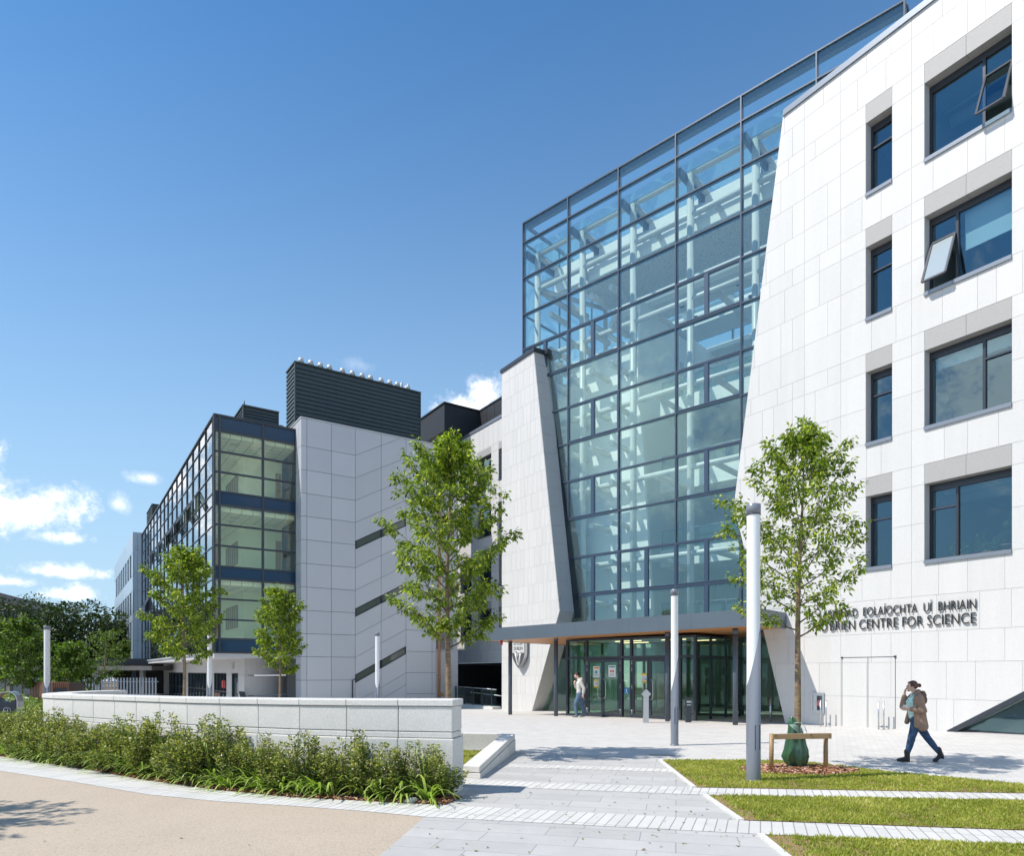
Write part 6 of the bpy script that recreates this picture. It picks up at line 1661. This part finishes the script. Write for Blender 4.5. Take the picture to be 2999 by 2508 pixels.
mb = MB(); mb.box(-38, -28, 54.04, 54.1, 0, .08); mb.box(-38, -28, 54.04, 54.1, 1.0, 1.08); mb.build('rails', M['alu_l'], fnc)
bk2 = thing('bicycle', 'bicycle parked before the fin screen of the silver wing', 'bicycle', (-27.3, 47.5, -.5))
mb = MB()
for dx in (-.5, .5):
    c = Vector((-27.3 + dx, 47.5, -.1)); w2 = MB(); w2.tube([c + Vector((.33 * math.cos(t * .3927), 0, .33 * math.sin(t * .3927))) for t in range(17)], .022, 6, caps=False)
    for t in range(8): w2.tube([c, c + Vector((.33 * math.cos(t * .785), 0, .33 * math.sin(t * .785)))], .003, 3)
    w2.build('wheel', M['alu'], bk2)
P = lambda dx, z: (-27.3 + dx, 47.5, z)
mb.tube([P(-.5, -.1), P(-.1, -.12), P(.36, .38), P(-.18, .40), P(-.5, -.1)], .018, 6); mb.tube([P(-.1, -.12), P(-.2, .48)], .018, 6); mb.tube([P(.5, -.1), P(.34, .5)], .018, 6); mb.build('frame', M['redp'], bk2)
mb = MB(); mb.bar(P(-.33, .50), P(-.08, .52), .12, .05); mb.build('saddle', M['alu'], bk2)
mb = MB(); mb.tube([(-26.96, 47.25, .58), (-26.96, 47.5, .52), (-26.96, 47.75, .58)], .014, 6); mb.build('handlebar', M['steel'], bk2)
# plants on the window sill of the lowest big window
M['terracotta'] = pmat('terracotta', (.45, .16, .07), .7)
def potted(label, s, z, H, kind, seed):
    r = random.Random(seed); b = TW.p(s, -.85, z); root = thing('potted_plant', label, 'plant', tuple(b), 'pot plants inside the lowest large window')
    mb = MB(); mb.tube([b, b + Vector((0, 0, .22)), b + Vector((0, 0, .22)), b + Vector((0, 0, .26))], [.10, .14, .16, .16], 14); mb.build('pot', M['terracotta'], root)
    lf = MB(); st_ = MB()
    for k in range(9 if kind else 16):
        a = r.uniform(0, 6.28); tip = b + Vector((math.cos(a) * r.uniform(.1, .35), math.sin(a) * r.uniform(.1, .3), H * r.uniform(.6, 1)))
        if not kind: tip = b + TW.d * r.uniform(-.6, .5) + Vector((0, 0, .25 + H * r.uniform(.3, 1)))
        st_.tube([b + Vector((0, 0, .2)), b + Vector((0, 0, H * .6)) if kind else b.lerp(tip, .5) + Vector((0, 0, .1)), tip], [.012, .008, .003], 4)
        for j in range(16):
            q = (b + Vector((0, 0, H * .6)) if kind else b.lerp(tip, .4)).lerp(tip, r.random()); d = Vector((r.gauss(0, 1), r.gauss(0, 1), r.gauss(-.2, .7)))
            leaf_face(lf, q, d, .05, .11, Vector((r.gauss(0, 1), r.gauss(0, 1), 1)), r.random(), .1)
    st_.build('stems', M['stem'], root); lf.build('foliage', M['leaf_m'], root)
potted('tall pot plant in a terracotta pot at the right end of the lowest large window', -6.25, 5.12, 1.25, 1, 1)
potted('spreading pot plant in the middle of the lowest large window', -5.75, 5.0, .62, 0, 2)
potted('low pot plant at the left end of the lowest large window', -5.05, 5.0, .5, 0, 3)
# fire extinguisher box etc. on ground: drain cover
mb = MB(); mb.box(-.02, .02, 0, 0, 0, 0) if False else None
mb = MB(); mb.prism([(3.0, 15.0), (3.55, 14.9), (3.6, 15.05), (3.05, 15.15)], .002, .010); tag(mb.build('drain_cover', M['alu_l']), 'small dark drain cover in the plaza paving', 'drain cover')
# ================================================================ people
def blob(name, prims, mat, parent, voxel=.012, smooth=6, boxes=None):
    """one continuous surface: tapered capsules ((p0,r0),(p1,r1)[, squash]) fused by a voxel remesh"""
    bm = bmesh.new()
    def ell(c, rx, ry=None, rz=None, rot=None):
        ry = ry or rx; rz = rz or rx
        m_ = Matrix.Translation(Vector(c)) @ (rot.to_4x4() if rot else Matrix.Identity(4)) @ Matrix.Diagonal((rx, ry, rz, 1))
        bmesh.ops.create_icosphere(bm, subdivisions=3, radius=1, matrix=m_)
    def cone(p, q, r0, r1, n=20, sq=1.0, ax=None):
        p = Vector(p); q = Vector(q); d = q - p
        if d.length < 1e-5: return
        z = d.normalized(); x = Vector(ax) if ax else Vector((1, 0, 0))
        x = (x - z * x.dot(z))
        if x.length < .05: x = Vector((0, 1, 0)) - z * z.y
        x.normalize(); y = z.cross(x)
        vs = []
        for c, r_ in ((p, r0), (q, r1)):
            vs.append([bm.verts.new(c + x * math.cos(2 * math.pi * i / n) * r_ + y * math.sin(2 * math.pi * i / n) * r_ * sq) for i in range(n)])
        for i in range(n): bm.faces.new((vs[0][i], vs[0][(i + 1) % n], vs[1][(i + 1) % n], vs[1][i]))
        bm.faces.new(vs[0][::-1]); bm.faces.new(vs[1])
    for pr in prims:
        k = pr[0]
        if k == 'c':                       # chain of (point, radius), optional squash
            pts = pr[1]; sq = pr[2] if len(pr) > 2 else 1.0; ax = pr[3] if len(pr) > 3 else None
            for (a, ra), (b, rb_) in zip(pts[:-1], pts[1:]): cone(a, b, ra, rb_, sq=sq, ax=ax)
            for a, ra in pts:
                if sq == 1.0: ell(a, ra)
                else:
                    x = Vector(ax); y = Vector((0, 0, 1)).cross(x); rt = Matrix((x, y, Vector((0, 0, 1)))).transposed()
                    ell(a, ra, ra * sq, ra * .6, rt)
        elif k == 'e': ell(*pr[1:])
    me = bpy.data.meshes.new('tmp'); bm.to_mesh(me); bm.free()
    o = bpy.data.objects.new('tmp', me); COL.objects.link(o)
    md = o.modifiers.new('r', 'REMESH'); md.mode = 'VOXEL'; md.voxel_size = voxel
    if smooth: sm = o.modifiers.new('s', 'SMOOTH'); sm.iterations = smooth; sm.factor = .5
    bpy.context.view_layer.update()
    m2 = bpy.data.meshes.new_from_object(o.evaluated_get(bpy.context.evaluated_depsgraph_get()))
    bpy.data.objects.remove(o); bpy.data.meshes.remove(me)
    m2.name = name; m2.materials.clear(); m2.materials.append(mat)
    for p in m2.polygons: p.use_smooth = True; p.material_index = 0
    ob = bpy.data.objects.new(name, m2); COL.objects.link(ob); ob.parent = parent; return ob
def skin_mat(name, c):
    m = pmat(name, c, .5, noise_s=8, noise_a=.08, objco=True); b = m.node_tree.nodes['Principled BSDF']; b.inputs['Subsurface Weight'].default_value = .08; b.inputs['Subsurface Radius'].default_value = (.02, .008, .004); return m
M['skin'] = skin_mat('light_skin', (.70, .44, .34))
M['hair_r'] = pmat('auburn_hair', (.12, .045, .028), .42, objco=True, noise_s=60, noise_a=.4); M['hair_b'] = pmat('dark_brown_hair', (.035, .018, .013), .45, objco=True, noise_s=60, noise_a=.4)
def cloth(name, c, rough=.85, s=14, a=.22, bump=.5, bs=16, **k): return pmat(name, c, rough, spec=.25, noise_s=s, noise_a=a, bump=bump, bump_s=bs, objco=True, **k)
def fingers(wrist, fwd, palmn, side, curl, L=.085, spread=.13):
    """palm and five separate fingers; fwd = direction of the hand, palmn = direction the palm faces, side = towards the thumb"""
    w_ = Vector(wrist); f = Vector(fwd).normalized(); pn = Vector(palmn).normalized(); sd = Vector(side).normalized(); out = []
    palm = w_ + f * .05
    for k in range(4):
        off = sd * (.028 - .0185 * k); out.append(('c', [(w_ + off * .55 + f * .005, .016), (w_ + off + f * .078, .0135)]))
    for k, l in enumerate((.92, 1.02, .95, .76)):
        b = w_ + sd * (.029 - .019 * k) + f * .082; d = (f + sd * spread * (1.2 - k * .8)).normalized(); p = b; seq = [(p, .0098)]; a = 0
        for j, seg in enumerate((.46, .30, .24)):
            a += curl * (.7, 1.0, .9)[j]; dd = d * math.cos(a) + pn * math.sin(a); p = p + dd * L * l * seg; seq.append((p, (.009, .0083, .0072)[j]))
        out.append(('c', seq))
    b = w_ + sd * .028 + f * .022 + pn * .006; d = (f * .62 + sd * .62 + pn * .45).normalized(); p1 = b + d * .034; p2 = p1 + (d * .6 + f * .5 + pn * .35 * (1 + curl)).normalized() * .03; p3 = p2 + (f * .7 + pn * .6 * curl - sd * .1).normalized() * .024
    out.append(('c', [(b, .015), (p1, .0118), (p2, .0102), (p3, .0085)])); return out
def head(c, look, s=1.0, up=Vector((0, 0, 1))):
    """c = centre of the skull; look = facing direction. s scales a 0.225 m head"""
    f = Vector(look).normalized(); u = (up - f * up.dot(f)).normalized(); r_ = f.cross(u); c = Vector(c)
    Rm = Matrix((r_, f, u)).transposed()
    P = lambda a, b, d: c + (r_ * a + f * b + u * d) * s
    pr = [('e', P(0, -.012, .025), .074 * s, .092 * s, .082 * s, Rm), ('e', P(0, .022, -.03), .058 * s, .066 * s, .078 * s, Rm),
          ('e', P(0, .05, -.088), .032 * s, .028 * s, .022 * s, Rm), ('e', P(0, .0, -.06), .054 * s, .058 * s, .045 * s, Rm),
          ('c', [(P(0, .082, .0), .009 * s), (P(0, .101, -.034), .0135 * s)]), ('e', P(.011, .092, -.038), .009 * s), ('e', P(-.011, .092, -.038), .009 * s),
          ('e', P(0, .083, -.066), .021 * s, .0095 * s, .0065 * s, Rm), ('e', P(0, .082, -.076), .018 * s, .0095 * s, .0065 * s, Rm),
          ('e', P(.03, .07, .018), .022 * s, .012 * s, .008 * s, Rm), ('e', P(-.03, .07, .018), .022 * s, .012 * s, .008 * s, Rm),
          ('e', P(.038, .056, -.03), .022 * s, .022 * s, .022 * s, Rm), ('e', P(-.038, .056, -.03), .022 * s, .022 * s, .022 * s, Rm)]
    for q in (1, -1): pr.append(('e', P(.074 * q, -.008, -.012), .009 * s, .020 * s, .031 * s, Rm))
    return pr, P, Rm
M['eye'] = pmat('dark_eye', (.03, .02, .018), .15); M['lip'] = pmat('lip_colour', (.42, .14, .12), .5)
def face_bits(P, s, root, Rm):
    for q in (1, -1):
        blob('eye', [('e', P(.030 * q, .0765, .003), .0125 * s, .006 * s, .0055 * s, Rm)], M['eye'], root, .0025, 1)
        blob('eyebrow', [('c', [(P(.016 * q, .0845, .0225), .0035 * s), (P(.032 * q, .0845, .027), .0035 * s), (P(.048 * q, .076, .022), .0025 * s)])], M['hair_b'], root, .0025, 1)
    blob('lips', [('e', P(0, .088, -.0665), .019 * s, .006 * s, .0035 * s, Rm), ('e', P(0, .0875, -.0745), .016 * s, .006 * s, .004 * s, Rm)], M['lip'], root, .0025, 1)

def place(o, x, y, z, yaw):
    o.location = (x, y, z); o.rotation_euler = (0, 0, yaw)
# local axes of both figures: walking towards -X, +Y away from the viewer, Z up
# ---------- woman with phone and coffee
wo = thing('person', 'woman in a brown parka walking left with phone and paper cup', 'person', (0, 0, 0))
V = Vector
hip = V((0.03, 0, .90))
# the leg nearer the viewer is -Y.  Front (leading) leg planted ahead at -X, rear leg pushing off behind
hN, hF = V((.035, -.085, .88)), V((.03, .085, .88))
kN, aN = V((-.065, -.085, .49)), V((-.145, -.08, .115))             # near leg leads
kF, aF = V((.245, .08, .50)), V((.475, .08, .175))                   # far leg trails
sh = V((-.005, 0, 1.335)); nk = V((-.012, 0, 1.43)); hd = V((-.045, 0, 1.555))
sN, sF = V((.03, -.17, 1.325)), V((.0, .165, 1.325))
eN, wN = V((.12, -.235, 1.06)), V((-.12, -.20, 1.085))              # near arm bent, cup in front of the chest
eF, wF = V((-.17, .20, 1.12)), V((-.155, .12, 1.37))                # far arm up with the phone
hp, HP, HR = head(hd, (-1, -.10, -.08), .93)
body = hp + [('c', [(V((.02, 0, 1.36)), .055), (V((-.005, 0, 1.43)), .047), (V((-.02, 0, 1.50)), .046)]),
     ('c', [(hip, .145), (V((.01, 0, 1.08)), .122), (V((0, 0, 1.25)), .150), (V((.01, 0, 1.33)), .10)], .72, (0, 1, 0)),
     ('c', [(hN, .098), (kN, .056), (aN, .038)]), ('c', [(hF, .098), (kF, .056), (aF, .038)]),
     ('c', [(aN + V((.02, 0, -.05)), .035), (aN + V((-.14, 0, -.075)), .03)]), ('c', [(aF + V((.03, 0, -.0)), .035), (aF + V((-.09, 0, -.12)), .03)]),
     ('c', [(sN, .055), (eN, .042), (wN, .029)]), ('c', [(sF, .055), (eF, .042), (wF, .029)]), ('c', [(sN, .06), (V((0, 0, 1.36)), .06), (sF, .06)])]
body += fingers(wN + V((-.01, 0, .0)), (-1, .08, .10), (-.0, 1, .05), (0, 0, 1), .62)
body += fingers(wF + V((.0, 0, .01)), (.12, -.25, 1), (.75, -.45, .1), (-.4, -.8, 0), .5)
blob('body', body, M['skin'], wo, .0085, 3); face_bits(HP, .93, wo, HR)
# hair drawn back into a bun
hair = [('e', HP(0, -.028, .036), .0775, .088, .079, HR), ('e', HP(0, -.06, -.01), .066, .060, .065, HR), ('e', HP(.045, -.02, .02), .036, .062, .055, HR), ('e', HP(-.045, -.02, .02), .036, .062, .055, HR), ('c', [(HP(.07, .02, .03), .018), (HP(.076, -.03, -.01), .02)]), ('c', [(HP(-.07, .02, .03), .018), (HP(-.076, -.03, -.01), .02)]),
        ('e', HP(0, -.150, .0), .036, .038, .042, HR), ('e', HP(.02, -.165, .018), .02), ('e', HP(-.02, -.16, -.02), .022), ('c', [(HP(0, -.1, .0), .03), (HP(0, -.14, .0), .026)]), ('e', HP(0, .035, .078), .05, .035, .022, HR)]
blob('hair', hair, M['hair_r'], wo, .008, 2)
jean = cloth('blue_denim', (.06, .12, .22), s=10, a=.5)
blob('jeans', [('c', [(hip + V((0, 0, .05)), .150), (hip, .158), (hip + V((0, 0, -.07)), .150)], .74, (0, 1, 0)), ('c', [(hN, .110), (hN.lerp(kN, .5), .088), (kN, .069), (kN.lerp(aN, .4), .066), (aN + V((.005, 0, .06)), .047)]), ('c', [(hF, .110), (hF.lerp(kF, .5), .088), (kF, .069), (kF.lerp(aF, .4), .064), (aF + V((-.03, 0, .04)), .047)]),
               ('c', [(kN + V((0, 0, .03)), .071), (kN + V((0, 0, -.03)), .070)])], jean, wo, .011, 3)
tee = pmat('mint_striped_top', (.42, .70, .62), .8, objco=True)
t_ = NT(tee.node_tree); tc_ = t_.add('ShaderNodeTexCoord'); sp_ = t_.add('ShaderNodeSeparateXYZ', i0=tc_.outputs['Object']); ww = t_.math('GREATER_THAN', t_.math('FRACT', t_.math('MULTIPLY', sp_.outputs[2], 14.0)), .5)
t_.l.new(t_.mix(ww, (.62, .82, .74), (.46, .74, .66)), t_.n['Principled BSDF'].inputs['Base Color'])
blob('top', [('c', [(V((.015, 0, .93)), .155), (V((-.01, 0, 1.05)), .140), (V((-.03, 0, 1.22)), .158), (V((.0, 0, 1.32)), .115)], .74, (0, 1, 0)), ('c', [(V((-.06, -.05, 1.2)), .07), (V((-.06, .05, 1.2)), .07)]), ('c', [(sN, .062), (V((0, 0, 1.37)), .058), (sF, .062)])], tee, wo, .011, 3)
parka = cloth('brown_parka', (.42, .27, .19), s=18, a=.25, bump=.9, bs=22)
jk = [('c', [(sN, .078), (sN.lerp(eN, .5) , .073), (eN, .066), (eN.lerp(wN, .5), .058), (wN + V((.035, 0, 0)), .050)]), ('c', [(sF, .078), (sF.lerp(eF, .5), .073), (eF, .066), (eF.lerp(wF, .5), .056), (wF + V((0, .01, -.04)), .048)]),
      ('c', [(V((.10, -.06, 1.33)), .075), (V((.10, .06, 1.33)), .075)]),
      ('c', [(V((.085, -.10, 1.27)), .085), (V((.10, -.105, 1.05)), .085), (V((.11, -.11, .88)), .098), (V((.125, -.12, .74)), .108)]),
      ('c', [(V((.085, .10, 1.27)), .085), (V((.09, .105, 1.05)), .085), (V((.10, .11, .88)), .098), (V((.11, .12, .76)), .100)]),
      ('c', [(V((.11, 0, 1.27)), .07), (V((.12, 0, 1.0)), .075), (V((.14, 0, .76)), .09)]),
      ('c', [(V((.0, -.150, 1.27)), .05), (V((.01, -.155, 1.0)), .05), (V((.02, -.175, .76)), .06)]),
      ('c', [(V((-.03, .150, 1.25)), .048), (V((-.06, .165, 1.0)), .045), (V((-.10, .185, .80)), .050)]),
      ('c', [(V((-.02, -.09, 1.37)), .035), (V((.055, -.06, 1.43)), .045), (V((.075, 0, 1.44)), .05), (V((.055, .06, 1.43)), .045), (V((-.02, .09, 1.37)), .035)])]
pk = blob('parka', jk, parka, wo, .012, 3)
blob('fur_hood', [('e', V((.145, 0, 1.36)), .075, .12, .085), ('e', V((.175, -.03, 1.27)), .05, .09, .09), ('e', V((.15, 0, 1.42)), .05, .09, .04)], cloth('hood_fur', (.26, .19, .12), s=60, a=.6, bump=1, bs=70), pk, .010, 1)
boot = pmat('black_leather_boot', (.018, .017, .018), .4, objco=True, bump=.4, bump_s=30)
for A, tilt in ((aN, 0), (aF, 1)):
    if not tilt: pr = [('c', [(A + V((.0, 0, .10)), .056), (A + V((.005, 0, .0)), .050), (A + V((.01, 0, -.055)), .046)]), ('c', [(A + V((-.02, 0, -.045)), .045), (A + V((-.115, 0, -.070)), .040), (A + V((-.155, 0, -.078)), .034)]), ('e', A + V((.018, 0, -.095)), .042, .038, .02), ('e', A + V((-.1, 0, -.102)), .085, .04, .014)]
    else: pr = [('c', [(A + V((-.03, 0, .09)), .056), (A + V((.0, 0, .0)), .050), (A + V((.025, 0, -.04)), .046)]), ('c', [(A + V((-.0, 0, -.045)), .045), (A + V((-.06, 0, -.105)), .040), (A + V((-.10, 0, -.135)), .034)]), ('e', A + V((.045, 0, -.075)), .03, .038, .03), ('e', A + V((-.085, 0, -.155)), .055, .04, .014)]
    b_ = blob('boot', pr, boot, wo, .009, 2)
    for k in range(0): blob('lace', [('c', [(A + V((-.052 - .014 * k, -.025, .055 - .028 * k)), .004), (A + V((-.052 - .014 * k, .025, .055 - .028 * k)), .004)])], M['guard_wood'], b_, .003, 0)
cup = thing('paper_cup', 'white paper coffee cup held in front of the walking woman', 'cup')
mb = MB(); c = V((-.195, -.165, 1.06)); mb.tube([c, c + V((0, 0, .095))], [.028, .039], 20); mb.build('cup_body', M['paper'], cup)
mb = MB(); mb.tube([c + V((0, 0, .095)), c + V((0, 0, .103)), c + V((0, 0, .110))], [.042, .042, .036], 20); mb.build('lid', M['paper'], cup)
ph = thing('mobile_phone', 'dark mobile phone held to the face of the walking woman', 'phone')
mb = MB(); c = V((-.085, .105, 1.50)); mb.bar(c + V((.02, 0, -.06)), c + V((-.01, 0, .06)), .065, .01, up=(0, 1, 0)); mb.build('phone_body', M['alu'], ph, bevel=.003)
wt = MB(); wt.tube([wN + V((.012, 0, 0)), wN + V((.034, 0, 0))], .034, 16); wt.build('wristwatch', M['steel'], wo)
# ---------- man leaving the building
mn = thing('person', 'man in a pale hooded sweatshirt and jeans striding left out of the entrance', 'person', (0, 0, 0))
hN, hF = V((.03, -.09, .94)), V((.02, .09, .94)); kN, aN = V((-.13, -.085, .56)), V((-.09, -.085, .12)); kF, aF = V((.12, .09, .53)), V((.20, .09, .14))
sN, sF = V((.06, -.19, 1.46)), V((.02, .19, 1.46)); eN, wN = V((.20, -.24, 1.17)), V((.17, -.23, .94)); eF, wF = V((-.10, .20, 1.2)), V((-.19, .06, 1.37))
nk = V((-.02, 0, 1.56)); hd = V((-.085, 0, 1.70)); hp, HP, HR = head(hd, (-1, -.15, -.10), 1.0)
body = hp + [('c', [(V((.02, 0, 1.50)), .065), (nk, .055), (V((-.05, 0, 1.64)), .053)]), ('c', [(V((.02, 0, .97)), .145), (V((.01, 0, 1.15)), .135), (V((.02, 0, 1.38)), .165), (V((.03, 0, 1.46)), .11)], .7, (0, 1, 0)),
     ('c', [(hN, .095), (kN, .060), (aN, .040)]), ('c', [(hF, .095), (kF, .060), (aF, .040)]), ('c', [(sN, .06), (eN, .045), (wN, .031)]), ('c', [(sF, .06), (eF, .045), (wF, .031)]),
     ('c', [(aN + V((.02, 0, -.06)), .035), (aN + V((-.15, 0, -.08)), .03)]), ('c', [(aF + V((.03, 0, -.03)), .035), (aF + V((-.12, 0, -.10)), .03)])]
body += fingers(wN + V((0, 0, -.005)), (-.05, 0, -1), (-.3, 1, 0), (-1, 0, 0), .55) + fingers(wF + V((0, -.01, .01)), (-.05, -.7, .55), (.9, -.1, 0), (0, .4, .9), .8)
blob('body', body, M['skin'], mn, .009, 3); face_bits(HP, 1.0, mn, HR)
blob('hair', [('e', HP(0, -.022, .046), .081, .094, .080, HR), ('e', HP(0, -.062, -.005), .070, .052, .06, HR), ('e', HP(0, .05, .09), .06, .045, .03, HR), ('e', HP(.05, -.01, .035), .036, .06, .05, HR), ('e', HP(-.05, -.01, .035), .036, .06, .05, HR), ('e', HP(.02, .02, .118), .04, .05, .025, HR), ('e', HP(-.03, -.03, .118), .04, .05, .022, HR)], M['hair_b'], mn, .009, 2)
blob('jeans', [('c', [(V((.02, 0, .98)), .152), (V((.02, 0, .90)), .155)], .72, (0, 1, 0)), ('c', [(hN, .112), (hN.lerp(kN, .5), .094), (kN, .080), (kN.lerp(aN, .5), .072), (aN + V((0, 0, .0)), .066)]), ('c', [(hF, .112), (hF.lerp(kF, .5), .094), (kF, .080), (kF.lerp(aF, .5), .072), (aF + V((0, 0, .0)), .066)])], cloth('faded_denim', (.13, .20, .30), s=9, a=.4), mn, .012, 3)
hood = cloth('pale_grey_sweatshirt', (.60, .575, .53), s=12, a=.1, bump=.8, bs=14)
hd_ = blob('sweatshirt', [('c', [(V((.025, 0, .98)), .162), (V((.02, 0, 1.15)), .155), (V((.02, 0, 1.37)), .182), (V((.03, 0, 1.47)), .13)], .74, (0, 1, 0)), ('c', [(sN, .085), (eN, .066), (wN + V((0, 0, .035)), .050)]), ('c', [(sF, .085), (eF, .066), (wF + V((.03, .04, -.03)), .052)]), ('c', [(sN, .075), (V((.03, 0, 1.50)), .075), (sF, .075)])], hood, mn, .012, 3)
blob('hood', [('e', V((.085, 0, 1.53)), .085, .12, .06), ('c', [(V((-.05, -.06, 1.50)), .03), (V((.03, -.09, 1.555)), .04), (V((.09, 0, 1.57)), .05), (V((.03, .09, 1.555)), .04), (V((-.05, .06, 1.50)), .03)])], hood, hd_, .011, 2)
shoe = pmat('grey_trainer', (.20, .205, .21), .6, objco=True)
for A in (aN, aF): blob('shoe', [('c', [(A + V((.02, 0, -.05)), .050), (A + V((-.09, 0, -.075)), .042), (A + V((-.15, 0, -.085)), .034)]), ('e', A + V((-.06, 0, -.105)), .125, .045, .016)], shoe, mn, .009, 2)
place(wo, 8.22, 13.95, 0.0, R(-20)); place(cup, 8.22, 13.95, 0, R(-20)); place(ph, 8.22, 13.95, 0, R(-20))
place(mn, 2.70, 27.55, -.005, R(-5)); mn.scale = (1, 1, 1)
